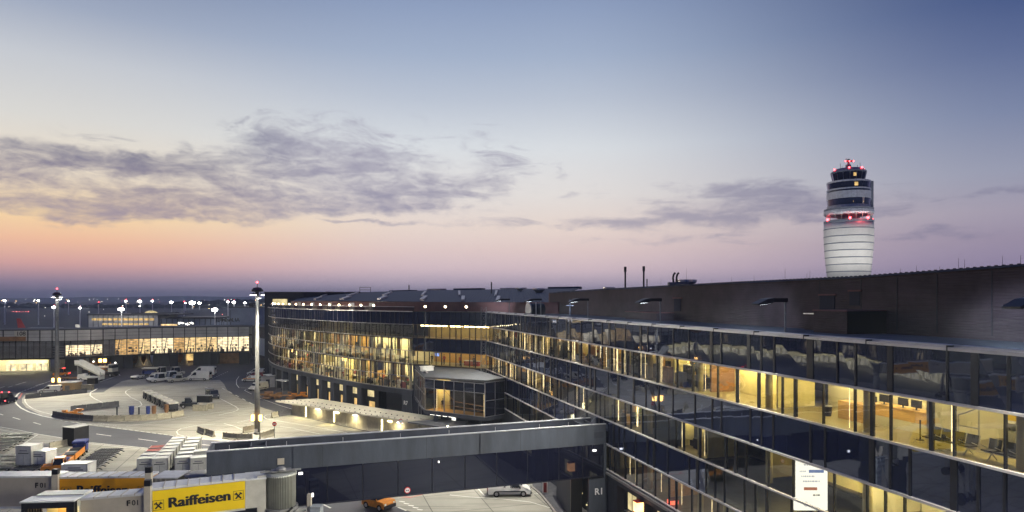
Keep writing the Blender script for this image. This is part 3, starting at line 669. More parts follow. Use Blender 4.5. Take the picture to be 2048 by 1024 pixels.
for (Yp, k, m, d) in ((30.4, 2, 'whitewall', 6), (40.55, 2, 'cream', 4), (47.5, 2, 'brownwall', 6), (52.5, 2, 'cream', 6), (60, 2, 'cream', 5), (66.05, 2, 'wood', 6), (72, 2, 'cream', 4), (76, 2, 'brownwall', 6), (80, 2, 'wood', 4), (84, 2, 'cream', 5), (89, 2, 'wood', 5), (94, 2, 'cream', 4), (99, 2, 'brownwall', 5), (34.05, 4, 'whitewall', 5), (41.55, 4, 'olive', 5), (47.05, 4, 'cream', 3), (51, 4, 'cream', 5), (57.5, 4, 'olive', 5), (62, 4, 'olive', 3.5), (84, 4, 'wood', 4), (89, 4, 'cream', 4), (93, 4, 'wood', 3), (97, 4, 'cream', 4), (101, 4, 'wood', 4), (46, 6, 'cream', 4), (53, 6, 'wood', 4), (57.5, 6, 'brownwall', 4), (62, 6, 'cream', 4)):
    b = MB(); b.seg(FP(Yp), FP(Yp + .14), NIN, .6 if d < 4 else 1.2, d, zl(k) + .04, zl(k - 1) + .01); b.build('partition', m, wing, True)
for k in (2, 4, 6):
    Yc = 26.0
    while Yc < 106:
        b = MB(); p = FP(Yc, .75); b.lathe([(.22, zl(k) + .03), (.22, zl(k - 1) + .02)], (p.x, p.y), 14); b.build('column', 'column', wing, True, True)
        Yc += 7.4
strips = []
def strip_run(Ya, Yb, k, ds, m, step=2.4, ln=1.5):
    Yc = Ya
    while Yc < Yb:
        for d in ds:
            b = MB(); b.seg(FP(Yc), FP(min(Yb, Yc + ln)), NIN, d, d + .22, zl(k - 1) - .07, zl(k - 1) + .015); strips.append((b, m))
        Yc += step
strip_run(18, 30, 2, (1.8, 4.6), 'lit_ceil'); strip_run(31, 40, 2, (1.6, 4.2), 'lit_ceil'); strip_run(41, 47, 2, (1.9, 2.7), 'lit_ceil', 1.5, 1.3); strip_run(48, 52, 2, (2, 4.6), 'lit_ceil')
strip_run(53, 60, 2, (2.2,), 'lit_warm'); strip_run(61, 66, 2, (3.0,), 'lit_ceil'); strip_run(67, 106, 2, (2.2,), 'lit_warm', 3.2)
strip_run(18, 40, 4, (1.4, 3.2), 'lit_ceil'); strip_run(47.5, 50.8, 4, (1.5,), 'lit_ceil'); strip_run(58, 61.5, 4, (2.0,), 'lit_ceil'); strip_run(85, 106, 4, (2.0,), 'lit_warm', 2.8)
strip_run(18, 40, 6, (2,), 'lit_ceil'); strip_run(47, 61, 6, (2.4,), 'lit_warm', 3.6, .9)
for mm in ('lit_ceil', 'lit_warm'): many([b for b, m in strips if m == mm], 'ceiling_light', mm, wing, 50)
light_streaks = []
for k, a, b_, n in ((2, 53, 106, 44), (2, 28, 52, 4), (4, 80, 106, 34), (4, 46, 80, 9), (6, 46, 62, 5)):  # lamp tubes, most of them added to imitate golden reflections in the glass
    for i in range(n):
        Yc = lerp(a, b_, (i + rb.random() * .7) / n); p = FP(Yc, rb.uniform(.3, 1.6)); w_ = rb.choice((.012, .02, .03, .06)) if Yc > 58 else .014; t = MB(); t.bb(p.x - w_, p.x + w_, p.y - w_, p.y + w_, zl(k) + .04, zl(k - 1)); light_streaks.append(t)
many(light_streaks, 'light_streak', 'tube', wing)
fit = {'white': [], 'darksteel': [], 'cloth_r': [], 'wood': [], 'seat': [], 'brownwall': [], 'cream': []}
for i in range(300):
    k = rb.choice((2, 2, 4)); Yc = (49 + rb.random() ** 1.2 * 57) if k == 2 else rb.choice((rb.uniform(58, 62), rb.uniform(80, 106), rb.uniform(48, 51))); d = rb.uniform(.6, 3.4); w = rb.uniform(.2, 1.1)
    h = rb.choice((.5, .8, 1.0, 1.2, 2.0)) * rb.uniform(.8, 1.2); z0 = zl(k) + .035 + (rb.choice((0, 0, 0, 1.3)) if h < .7 else 0)
    m = MB(); m.seg(FP(Yc, 0), FP(Yc + w, 0), NIN, d, d + rb.uniform(.15, .5), z0, min(zl(k - 1) - .1, z0 + h)); fit[rb.choice(('white', 'darksteel', 'darksteel', 'seat', 'seat', 'cloth_r' if h < .7 and Yc > 62 else 'darksteel', 'wood', 'brownwall', 'cream'))].append(m)
for mm, l_ in fit.items(): many(l_, 'lounge_fitting', mm, wing, 14)
# solid core behind the rooms and the concrete base
b = MB(); b.seg(FP(Y0), FP(Y1), NIN, 9.6, 13.5, 0, TOP - .4); b.build('core_wall', 'black', wing, True)
b = MB(); b.seg(FP(62.4), FP(Y1), NIN, .02, 9, 0, zl(6) - .13); b.build('base_wall', 'plaster', wing, True)
# base near the camera with recessed windows and door bays
bays = [(60.3, 62.3, None), (56.4, 60.3, 'w'), (55.2, 56.4, None), (50.8, 55.2, 'w'), (49.6, 50.8, None), (46, 49.6, 'd'), (44.8, 46, None), (40, 44.8, 'w'), (17, 40, None)]
for a, c, t in bays:
    if t is None:
        b = MB(); b.seg(FP(a), FP(c), NIN, .02, 4, 0, zl(6) - .13); b.build('base_pier', 'plaster', wing, True)
    else:
        b = MB(); b.seg(FP(a), FP(c), NIN, .02, 4, 4.75, zl(6) - .13); b.build('base_lintel', 'plaster', wing, True)
        b = MB(); b.seg(FP(a), FP(c), NIN, .75, 4, 0, 4.7); b.build('base_recess_wall', 'navy', wing, True)
        if t == 'w':
            y0, y1 = a + .5, a + (c - a) * .78
            w = MB(); w.seg(FP(y0), FP(y1), NIN, .66, .76, 2.7, 4.4); wo = w.build('window', 'mull', wing, True)
            for j in range(3):
                pa, pb = lerp(y0, y1, j / 3) + .08, lerp(y0, y1, (j + 1) / 3) - .08
                g = MB(); g.seg(FP(pa), FP(pb), NIN, .62, .655, 2.8, 4.3); g.build('pane', M['lit_dim'] if j else 'olive', wo, True)
            s = MB(); s.seg(FP(y0 - .1), FP(y1 + .1), NIN, .35, .75, 2.58, 2.68); s.build('window_sill', 'alu', wing, True)
b = MB(); b.seg(FP(40), FP(62.2), NIN, -.28, .0, zl(6) - .42, zl(6) - .2); b.build('drip_rail', 'steel', wing, True)
b = MB(); p = FP(49.7, -.12); b.tube((p.x, p.y, .1), (p.x, p.y, 5.2), .06); b.build('downpipe', 'steel', wing, True)
# R1 gate number on the return wall by the bridge
rwall = MB(); rwall.seg(FP(62.35, -1.9), FP(62.35, .0), T_DIR, 0, .35, .12, 4.9); rwall.build('return_wall', 'plasterlt', wing, True)
o = FP(62.30, -1.35); wl = wloc(wing)
text('R1', .85, 'gate_number', 'signwhite', wing, plane_mw((o.x - wl.x, o.y - wl.y, 3.35), (NIN.x, NIN.y, 0)), .02)
# ------------------------------------------------------------------ curved terminal
CP = Path([(-69.5, 188), (-64.9, 173.7), (-56.4, 158), (-41.2, 139.4), (-28.4, 125.4), (-17.8, 116.4)])
FLAT = Path([(-17.7, 116.3), (-4.45, 108.1)], False)
term = thing('curved_terminal', 'curved glass terminal with dark pillared base and rooftop terrace', 'terminal building', (-40, 140, 0))
rc = random.Random(8)
cp_panes, cp_sp, cp_m = [], [], []
zc = lambda k: 19.75 - 2.342 * k
for k in range(6):
    s = 0.0; br = [0.0]
    while br[-1] < CP.len - 1: br.append(br[-1] + rc.choice((.9, 1.35, 1.35, 1.8)))
    br[-1] = CP.len
    for a, b_ in zip(br, br[1:]):
        p, q = CP.pt(a + .02), CP.pt(b_ - .02); m = MB(); z0, z1 = zc(k + 1) + .04, zc(k) - .04; t = [rc.uniform(-.006, .006) for _ in range(4)]
        n = (q - p).normalized(); n = Vector((-n.y, n.x))
        A, B, Cc, D = p + n * t[0], q + n * t[1], q + n * t[2], p + n * t[3]
        if k == 0: m.seg(p, q, n, 0, .05, z0, z1); cp_sp.append(m)
        else: m.quad((*A, z0), (*B, z0), (*Cc, z1), (*D, z1)); cp_panes.append(m)
        w = rc.choice((.06, .07, .16)); f = MB(); f.seg(p - (q - p).normalized() * w / 2, p + (q - p).normalized() * w / 2, n, -.06, .1, z0, z1); cp_m.append(f)
many(cp_panes, 'glass_pane', 'glassc', term); many(cp_sp, 'spandrel_panel', 'spandrelc', term); many(cp_m, 'mullion', 'mull', term)
for k in range(7):
    b = MB(); CP.strip(b, 0, CP.len, -.16 if k else -.3, .03, zc(k) - .06, zc(k) + .07, 2); b.build('ledge', 'louvre' if k else 'alu', term, True)
# storeys behind the curved glass
for k, m in ((2, 'carpet'), (4, 'carpet'), (6, 'floorlt')):
    b = MB(); CP.strip(b, 0, CP.len, .14, 11, zc(k) - .3, zc(k) - .02); b.build('office_floor', m, term, True)
b = MB(); CP.strip(b, 0, CP.len, .14, 9, zc(0) - .45, zc(0) - .15); b.build('terrace_deck', 'membrane', term, True)
for k, s0, s1, m, d in ((0, 0, 40, 'navy', 7), (0, 40.1, 60, 'olive', 7), (0, 60.1, CP.len, 'black', 6), (2, 0, 30, 'brownwall', 6), (2, 30.1, 52, 'olive', 7), (2, 52.1, 66, 'brownwall', 5), (2, 66.1, CP.len, 'whitewall', 5), (4, 0, 33, 'brownwall', 6), (4, 33.1, 50, 'olive', 8), (4, 50.1, 60, 'whitewall', 7), (4, 60.1, 70, 'olive', 6), (4, 70.1, CP.len, 'whitewall', 8)):
    b = MB(); CP.strip(b, s0, min(s1, CP.len), d, d + .2, zc(k + 2) - .01, zc(k) - .31 if k else zc(0) - .46, 2); b.build('office_wall', m, term, True)
cs = []
for k, s0, s1, ds, step in ((0, 50, 78, (2.5,), 4.5), (2, 26, CP.len, (1.5, 3.6), 2.6), (2, 4, 26, (2.0,), 3.0), (4, 34, CP.len, (1.5, 3.5, 6), 2.3), (4, 4, 34, (2.2,), 3.0)):
    s = s0
    while s < s1 - 2:
        for d in ds:
            if rc.random() < .85:
                m = MB(); CP.strip(m, s, s + 1.4, d, d + .25, zc(k) - .40 - (.12 if k == 0 else 0), zc(k) - .31 - (.12 if k == 0 else 0)); cs.append((m, 'lit_ceil2' if s > 34 else 'lit_warm'))
        s += step
for mm in ('lit_ceil2', 'lit_warm'): many([b for b, m in cs if m == mm], 'ceiling_light', mm, term, 50)
fit = {'white': [], 'darksteel': [], 'cloth_r': [], 'leaf': [], 'wood': [], 'seat': []}
for i in range(330):
    s = 6 + rc.random() ** .8 * (CP.len - 7); k = rc.choice((2, 4, 4)); d = rc.uniform(.4, 4.5); w = rc.uniform(.25, 1.3); z0 = zc(k + 2) + rc.choice((0, 0, .7)); h = rc.uniform(.3, 1.5 if z0 < zc(k + 2) + .1 else .6)
    m = MB(); CP.strip(m, s, min(CP.len - .1, s + w), d, d + rc.uniform(.2, .6), z0, z0 + h, 2); fit[rc.choice(('white', 'darksteel', 'darksteel', 'seat', 'seat', 'cloth_r', 'leaf', 'wood'))].append(m)
for i in range(60):
    s = 6 + rc.random() * (CP.len - 8); k = rc.choice((2, 4)); d = rc.uniform(.5, 2.0); m = MB(); CP.strip(m, s, s + rc.uniform(.5, 1.8), d, d + .04, zc(k + 2) + 1.2, zc(k) - .32 if rc.random() < .5 else zc(k + 2) + 3.0, 2); fit[rc.choice(('darksteel', 'white', 'wood'))].append(m)
for mm, l_ in fit.items(): many(l_, 'office_fitting', mm, term, 16)
pil = []
for k in (2, 4):
    s = 5.0
    while s < CP.len:
        c = CP.pt(s, 1.0); b = MB(); b.lathe([(.25, zc(k + 2)), (.25, zc(k) - .31)], (c.x, c.y), 10); pil.append(b); s += 5.2
many(pil, 'office_column', 'whitewall', term)
fr = []
for s in [4 + 3.1 * i for i in range(26)]:
    for k in (2, 4):
        if s < CP.len - 2 and rc.random() < .7:
            p = CP.pt(s, 1.2); q = CP.pt(s, rc.uniform(3, 6)); n = (q - p).normalized(); b = MB(); b.seg(p, q, Vector((-n.y, n.x)), 0, .12, zc(k + 2), zc(k + 2) + rc.choice((1.4, 2.2, 4.2))); fr.append((b, rc.choice(('whitewall', 'cream', 'wood', 'brownwall'))))
for mm in ('whitewall', 'cream', 'wood', 'brownwall'): many([b for b, m in fr if m == mm], 'partition', mm, term)
# dark pillared base
for i in range(13):
    s0 = 6 + i * 5.6
    if s0 + 5.6 > CP.len + 1: break
    b = MB(); CP.strip(b, s0, s0 + 1.5, -.05, 3, 0, 4.7, 1.5); b.build('base_pillar', 'plaster', term, True)
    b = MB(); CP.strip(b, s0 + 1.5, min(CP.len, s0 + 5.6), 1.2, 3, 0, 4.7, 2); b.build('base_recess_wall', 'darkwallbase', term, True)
    if i % 2 == 0 or i > 8:
        for j in range(3):
            a = s0 + 2.0 + j * .75; w = MB(); CP.strip(w, a, a + .62, 1.1, 1.19, 3.1, 4.3, 1); w.build('window', 'lit_dim', term, True)
    else:
        w = MB(); CP.strip(w, s0 + 2, s0 + 4.2, 1.08, 1.19, 2.6, 4.4, 2); w.build('roller_shutter', 'louvre', term, True)
    w = MB(); CP.strip(w, s0 + 2.6, s0 + 4.4, 1.08, 1.19, .05, 2.2, 1); w.build('door', 'lit_amber' if i > 3 else 'navy', term, True)
b = MB(); CP.strip(b, 0, CP.len, -.02, 3, 4.71, zc(6) - .06, 2); b.build('base_beam', 'plaster', term, True)
b = MB(); CP.strip(b, 0, 6, .1, 3, 0, 4.7, 2); b.build('base_wall', 'plaster', term, True)
ep = CP.pt(CP.len - .05); tl = wloc(term)
# flat link section between curve and wing
flat_n = FLAT.at(1)[2]
def LP(s, d=0.0): return FLAT.pt(s, d)
fb = [0, 1.0, 2.6, 3.7, 5.2, 6.4, 8.2, 9.5, 10.6, 12.4, 13.6, FLAT.len]
zf_ = lambda k: lerp(19.78, TOP, .5) - 2.346 * k
fp, fsp, fm = [], [], []
for k in range(4):
    for a, b_ in zip(fb, fb[1:]):
        m = MB(); z0, z1 = zf_(k + 1) + .04, zf_(k) - .04
        if k in (1, 3): m.quad((*LP(a + .03), z0), (*LP(b_ - .03), z0), (*LP(b_ - .03), z1), (*LP(a + .03), z1)); fp.append(m)
        else: m.seg(LP(a + .02), LP(b_ - .02), flat_n, 0, .05, z0, z1); fsp.append(m)
        f = MB(); f.seg(LP(a - .05), LP(a + .05), flat_n, -.06, .12, z0, z1); fm.append(f)
for m_ in fp: m_.build('link_glass_pane', 'glassc', term, True)
for m_ in fsp: m_.build('link_spandrel_panel', 'spandrelc', term, True)
for m_ in fm: m_.build('link_mullion', 'mull', term, True)
for k in range(5):
    b = MB(); b.seg(LP(0), LP(FLAT.len), flat_n, -.14, .02, zf_(k) - .05, zf_(k) + .05); b.build('link_ledge', 'mulllt', term, True)
for k, wm in ((1, 'olive'), (3, 'wood')):
    b = MB(); b.seg(LP(.2), LP(FLAT.len - .2), flat_n, .2, 7, zf_(k + 1) - .15, zf_(k + 1)); b.build('link_floor', 'carpet' if k == 1 else 'floorlt', term, True)
    b = MB(); b.seg(LP(.2), LP(FLAT.len - .2), flat_n, 4 if k == 1 else 5.5, 7, zf_(k + 1) + .01, zf_(k) - .01); b.build('link_back_wall', wm, term, True)
    b = MB(); b.seg(LP(.2), LP(FLAT.len - .2), flat_n, .2, 7, zf_(k) + .01, zf_(k) + .2); b.build('link_ceiling', 'ceil', term, True)
for a in (.8, 3.9, 7.2, 10.4, 13):
    b = MB(); b.seg(LP(a), LP(min(FLAT.len - .3, a + 2.4)), flat_n, 1.2, 1.75, zf_(1) - .30, zf_(1) - .02); b.build('link_ceiling_light', 'lit_warm', term, True)
    b = MB(); b.seg(LP(a), LP(min(FLAT.len - .3, a + 1.3)), flat_n, 2.2, 2.5, zf_(3) - .12, zf_(3) - .02); b.build('link_ceiling_light', 'lit_ceil', term, True)
b = MB(); b.seg(LP(0), LP(FLAT.len), flat_n, .0, 9, 0, zf_(4) - .06); b.build('link_base_wall', 'navy', term, True)
b = MB(); b.seg(LP(0), LP(FLAT.len), flat_n, .1, 9, zf_(0) - .3, zf_(0) - .05); b.build('link_roof_deck', 'membrane', term, True)
# gate number R7 on the end pillar
d = (CP.pt(CP.len - .6) - CP.pt(CP.len - 2.6)).normalized(); n_ = Vector((-d.y, d.x))
b = MB(); b.seg(CP.pt(CP.len - 2.8), CP.pt(CP.len), n_, -.08, 2.9, 0, 4.7); b.build('base_pillar', 'plaster', term, True)
o = CP.pt(CP.len - 2.3, -.12); text('R7', 1.0, 'gate_number', 'signwhite', term, plane_mw((o.x - tl.x, o.y - tl.y, 2.9), (d.x, d.y, 0)), .02)
# terrace: rail, penthouse wall, big metal roof with skylights
TP = Path([(-64.0, 180), (-57.5, 163), (-42.5, 144.5), (-28, 129.5), (-17, 120), (-3.5, 111.5), (6, 105)])
b = MB(); TP.strip(b, 2, TP.len, 2.8, 3.2, TOP - .3, 21.45, 2); b.build('penthouse_wall', 'rust2', term, True)
for i, s in enumerate([6, 13, 22, 31, 40, 50, 58]):
    b = MB(); TP.strip(b, s, s + rc.uniform(1.2, 2.2), 2.7, 2.79, TOP - .2, 21.2, 2); b.build('penthouse_door', 'panel_pier' if i % 2 else 'offwhite', term, True)
b = MB(); CP.strip(b, 0, CP.len, .30, .40, TOP + .74, TOP + .84, 2); b.build('balustrade_rail', 'skylight', term, True)
rail = []
for i in range(52):
    s = i * 1.75 + 1
    if s < CP.len:
        a, b2 = CP.pt(s, .35), CP.pt(min(CP.len, s + 1.7), .35); m = MB(); n = (b2 - a).normalized()
        m.seg(a, b2, Vector((-n.y, n.x)), 0, .03, TOP + .05, TOP + .75); rail.append(m)
many(rail, 'balustrade_panel', 'railglass', term)
for i, s in enumerate([20, 26.5, 33, 39, 45.5, 52, 57, 63, 69, 75]):
    if s < CP.len - 2:
        b = MB(); CP.strip(b, s, s + 1.7, .55, .75, TOP - .1, TOP + .62, 2); b.build('balustrade_board', 'whitewall', term, True)
eav = [(585, 602.2, 168), (650, 601.2, 152), (775, 602.3, 135), (912, 604.6, 121), (1010, 606, 116), (1099, 607.3, 113.5)]
rdg = [(622, 589.5, 225), (692, 585.5, 214), (800, 582, 202), (890, 580, 194), (1000, 578.5, 187), (1160, 576, 180)]
nR, nS = 8, 30
def interp(tab, u):
    t = u * (len(tab) - 1); i = min(len(tab) - 2, int(t)); t -= i
    return P(*[lerp(tab[i][j], tab[i + 1][j], t) for j in range(3)])
def roofp(u, v, dz=0.0):
    a, b2 = interp(eav, u), interp(rdg, u); p = a.lerp(b2, v); p.z += .35 * math.sin(v * math.pi) + dz; return p
b = MB(); vs = []
for i in range(nS + 1):
    for j in range(nR + 1): vs.append(roofp(i / nS, j / nR))
for i in range(nS + 1):
    for j in range(nR + 1): vs.append(roofp(i / nS, j / nR, -.22))
n1_ = (nS + 1) * (nR + 1); fs = []
for i in range(nS):
    for j in range(nR):
        a = i * (nR + 1) + j; q = (a, a + nR + 1, a + nR + 2, a + 1); fs.append(q); fs.append(tuple(reversed([n1_ + x for x in q])))
for i in range(nS):
    a = i * (nR + 1); fs.append((a, n1_ + a, n1_ + a + nR + 1, a + nR + 1)); a += nR; fs.append((a, a + nR + 1, n1_ + a + nR + 1, n1_ + a))
for j in range(nR):
    fs.append((j, j + 1, n1_ + j + 1, n1_ + j)); a = nS * (nR + 1) + j; fs.append((a, n1_ + a, n1_ + a + 1, a + 1))
b.add(vs, fs); b.build('roof', 'roofblue', term, True)
b = MB(); E_ = [roofp(i / 40, 0) for i in range(41)]
for p_, q_ in zip(E_, E_[1:]): b.tube(p_ + Vector((0, -.1, -.1)), q_ + Vector((0, -.1, -.1)), .12, n=5)
b.build('gutter', 'darksteel', term, True)
for u in (.13, .25, .37, .50, .63, .77):
    for (v0, v1, w) in ((.04, .22, .013), (.28, .62, .008)):
        m = MB(); vs = []
        for dz in (.06, .40):
            vs += [roofp(u - w / 2, v0, dz), roofp(u + w / 2, v0, dz), roofp(u + w / 2 + .012, v1, dz), roofp(u - w / 2 + .012, v1, dz)]
        m.hexa(vs); m.build('skylight', 'skylight', term, True)
for (px, py, w, h) in ((1, 0, 0, 0),): pass
for (u, wdt, hgt) in ((.1, .05, .5), (.2, .03, .3), (.36, .09, .3), (.52, .06, .5), (.63, .10, .45), (.8, .06, .4), (.92, .12, .45)):
    m = MB(); a, c = roofp(u, .98), roofp(min(1, u + wdt), .98); n = (c - a); n.z = 0; n.normalize()
    m.seg((a.x, a.y), (c.x, c.y), Vector((-n.y, n.x)), 0, 3, a.z - .3, a.z + hgt, c.z - .3, c.z + hgt); m.build('ridge_monitor', 'skylight' if wdt < .07 else 'roofblue', term, True)
# dark stair core at the left end
core = thing('stair_tower', 'tall navy blank block at the left end of the curved terminal', 'stair block', (-60, 190, 0))
b = MB(); b.prism([(-68.6, 180.2), (-58.3, 181.5), (-44, 196), (-44, 214), (-72, 214)], 0, 23.75); b.build('core_wall', 'navy', core, True)
b = MB(); b.prism([(-68.8, 180.0), (-58.2, 181.3), (-43.8, 195.9), (-43.8, 214.2), (-72.2, 214.2)], 23.76, 24.0); b.build('coping', 'darksteel', core, True)
d = (Vector((-58.3, 181.5)) - Vector((-68.6, 180.2))).normalized(); n = Vector((-d.y, d.x))
a, c = Vector((-68.6, 180.2)) + d * 2.1, Vector((-68.6, 180.2)) + d * 6.2
b = MB(); b.seg(a, c, n, -.06, .05, 20.0, 22.1); wn = b.build('window', 'mull', core, True)
b = MB(); b.seg(a + d * .1, c - d * .1, n, -.10, -.07, 20.1, 22.0); b.build('pane', 'lit_dim', wn, True)
link = thing('link_block', 'blue grey blank wall block between the pier and the navy stair block', 'building', (-74, 205, 0))
b = MB(); b.prism([(-86, 215), (-72.3, 196), (-69.8, 199), (-72, 225), (-88, 230)], 3.4, 13.2); b.build('upper_wall', 'navy', link, True)
b = MB(); b.prism([(-84, 213.5), (-74.2, 199.2), (-72.3, 202), (-82, 217)], .0, 3.4); b.build('base_wall', 'black', link, True)
b = MB(); dd = (Vector((-72.3, 196)) - Vector((-86, 215))).normalized(); nn = Vector((-dd.y, dd.x)); q0 = Vector((-86, 215)) + dd * 8
b.seg(q0, q0 + dd * 14, nn, -.12, -.02, 4.2, 9.6); b.build('pale_panel', 'grey_bld', link, True)
# ------------------------------------------------------------------ glass entry pavilion
pav = thing('glass_pavilion', 'dark glazed box with metal roof jutting from the terminal corner', 'pavilion', (-8, 100, 0))
A_, B_, C_ = Vector((-13.4, 100)), Vector((-3.9, 93.8)), FP(96.5, 0)
D_, E2 = Vector((-6.5, 107.2)), Vector((-17.0, 114.0))
b = MB(); vs = [(A_.x, A_.y, 9.75), (B_.x, B_.y, 9.95), (C_.x - .1, C_.y, 10.0), (D_.x, D_.y, 10.2), (E2.x, E2.y, 10.0)]
b.add(vs + [(x, y, z + .28) for x, y, z in vs], [(4, 3, 2, 1, 0), (5, 6, 7, 8, 9)] + [(i, (i + 1) % 5, 5 + (i + 1) % 5, 5 + i) for i in range(5)]); b.build('roof', 'pavroof', pav, True)
b = MB(); b.prism([(x, y) for x, y in (A_, B_, C_ - Vector((.15, 0)), D_, E2)], 4.35, 4.9); b.build('floor_slab', 'plaster', pav, True)
def wallbays(p, q, n, z0, z1, rows, split):
    d = (q - p); L_ = d.length; d.normalize(); nn = Vector((-d.y, d.x))
    for i in range(n):
        a, c = p + d * (L_ * i / n + .04), p + d * (L_ * (i + 1) / n - .04)
        for j, (r0, r1, mm) in enumerate(rows):
            m = MB()
            if mm == 'glassc': mm = 'pavglass'; m.quad((*a, r0), (*c, r0), (*c, r1), (*a, r1))
            else: m.seg(a, c, nn, 0, .05, r0, r1)
            m.build('glass_pane' if mm == 'pavglass' else 'spandrel_panel', mm if mm == 'pavglass' else 'bridgeglass', pav, True)
        m = MB(); e = p + d * (L_ * i / n); m.seg(e - d * .05, e + d * .05, nn, -.07, .1, z0, z1); m.build('mullion', 'louvre', pav, True)
    for zz in [r[0] for r in rows] + [rows[-1][1]]:
        m = MB(); m.seg(p, q, nn, -.05, .06, zz - .04, zz + .04); m.build('transom', 'louvre', pav, True)
wallbays(A_, B_, 6, 4.9, 9.75, [(4.95, 8.3, 'glassc'), (8.35, 9.72, 'spandrelc')], 0)
wallbays(B_, C_ - Vector((.15, 0)), 2, 4.9, 9.95, [(4.95, 7.2, 'spandrelc'), (7.25, 9.9, 'spandrelc')], 0)
wallbays(E2, A_, 6, 4.9, 9.75, [(4.95, 7.2, 'glassc'), (7.25, 9.7, 'glassc')], 0)
pd = (B_ - A_).normalized(); pn = Vector((-pd.y, pd.x))
b = MB(); b.seg(A_ + pd * 3.0, B_ - pd * .4, pn, 3.4, 3.6, 4.92, 9.7); b.build('inner_wall', 'navy', pav, True)
b = MB(); b.seg(A_ + pd * .1, A_ + pd * 2.7, pn, 2.7, 2.9, 4.92, 9.7); b.build('inner_wall', 'cream', pav, True)
b = MB(); b.seg(A_ + pd * .1, B_ - pd * .1, pn, .15, 2.65, 4.905, 4.93); b.build('floor_finish', 'wood', pav, True)
b = MB(); b.seg(A_ + pd * .3, A_ + pd * 2.6, pn, .8, 2.4, 8.7, 8.8); b.build('ceiling_light', 'lit_warm', pav, True)
b = MB(); b.seg(A_ + pd * 1.9, A_ + pd * 1.96, pn, .5, .56, 4.92, 9.5); b.build('light_streak', 'tube', pav, True)
b = MB(); b.seg(B_ - pd * .55, B_ - pd * .49, pn, .5, .56, 4.92, 8.0); b.build('light_streak', 'tube', pav, True)
hr = [A_ + pd * 2.9 + pn * 1.2, A_ + pd * 4.8 + pn * 1.2, B_ - pd * .8 + pn * 1.2]
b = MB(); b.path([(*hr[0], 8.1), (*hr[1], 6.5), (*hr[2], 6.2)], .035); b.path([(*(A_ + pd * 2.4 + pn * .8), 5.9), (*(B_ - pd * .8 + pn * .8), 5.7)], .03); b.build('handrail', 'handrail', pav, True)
for i in range(2):
    b = MB(); c = B_ - pd * (2.6 - i * 1.1) + pn * 3.36; b.seg(c, c + pd * .5, pn, -.05, .02, 6.8, 7.9); b.build('wall_lamp', 'lit_dim', pav, True)
b = MB(); b.box((-14.0, 107, 10.5), (1.9, 1.2, .7), .5); b.box((-14.0, 107, 10.9), (2.1, 1.4, .1), .5); b.build('roof_unit', 'white', pav, True)
b = MB(); q0 = E2.lerp(A_, .15); q1 = E2.lerp(A_, .85); b.seg(q0 + Vector((.5, .3)), q1 + Vector((.5, .3)), Vector((1, .4)).normalized(), 0, .25, 10.32, 10.42); b.build('roof_ledge', 'alu', pav, True)
for t in (.12, .5, .88):
    b = MB(); c = A_.lerp(B_, t) + pn * 1; b.lathe([(.35, 0), (.35, 4.35)], (c.x, c.y), 12); b.build('support_column', 'plasterlt', pav, True)
b = MB(); b.seg(A_ + pd * .5, B_ - pd * .5, pn, 3, 8, 0, 4.34); b.build('ground_floor_wall', 'plaster', pav, True)
for t in (.06, .17, .28, .38):
    b = MB(); c = A_.lerp(B_, t); b.seg(c, c + pd * .8, pn, .4, .6, 4.22, 4.33); b.build('soffit_lamp', 'whitelamp', pav, True)
b = MB(); c = A_.lerp(B_, .26); b.seg(c, c + pd * 1.4, pn, 2.9, 2.98, 2.9, 3.7); b.build('lit_sign', 'screen', pav, True)
b = MB(); b.path([(-15.8, 110, .2), (-15.8, 110, 4.2), (-14.6, 106, 4.4)], .09); b.path([(-15.2, 108.8, .2), (-15.2, 108.8, 3.9), (-14.2, 105, 4.1)], .09); b.build('pipe', 'alu', pav, True)
# ------------------------------------------------------------------ brown corrugated hall behind the wing
hall = thing('hall_building', 'brown corrugated metal hall rising behind the glass wing roof', 'hall', (35, 60, 0))
HW = Path([(40 - .2954 * y + .0, y) for y in (12, 113.3)], False)
def hx(Y): return Vector((40 - .2954 * Y, Y))
hz = [(12, 24.4), (36.9, 23.85), (48.5, 23.55), (62, 23.5), (92.9, 23.25), (113.3, 22.95)]
def hzat(y):
    for (a, za), (c, zb) in zip(hz, hz[1:]):
        if y <= c: return lerp(za, zb, (y - a) / (c - a))
    return hz[-1][1]
m = MB()
for (a, za), (c, zb) in zip(hz, hz[1:]): m.seg(hx(a), hx(c), NIN, 0, .4, 14, za, 14, zb)
m.build('facade', 'rust', hall, True)
m = MB()
for (a, za), (c, zb) in zip(hz, hz[1:]): m.seg(hx(a), hx(c), NIN, -.12, 30, za + .01, za + .14, zb + .01, zb + .14)
m.build('roof', 'roofblue', hall, True)
fl = []
for i in range(190):
    y = 30 + i * .42; m = MB(); c = hx(y); m.box((c.x - .05, c.y, hzat(y) + .165), (.12, .14, .05), .29); fl.append(m)
many(fl, 'roof_rib', 'darksteel', hall, 40)
e = hx(113.3); m = MB(); m.seg(e, e + NIN * 30, T_DIR, 0, .4, 14, 22.95); m.build('end_wall', 'rust2', hall, True)
def hallbox(px0, px1, zt, zb, dep, mm, name, z_under=None):
    y = lambda p: 40 / ((p - CX) / F + .2954)
    a, c = y(px1), y(px0)
    m = MB(); m.seg(hx(a), hx(c), NIN, -dep, -.005, zb, zt); return m.build(name, mm, hall, True)
def hz_at(px, py): y = 40 / ((px - CX) / F + .2954); return H - (py - HY) / F * y
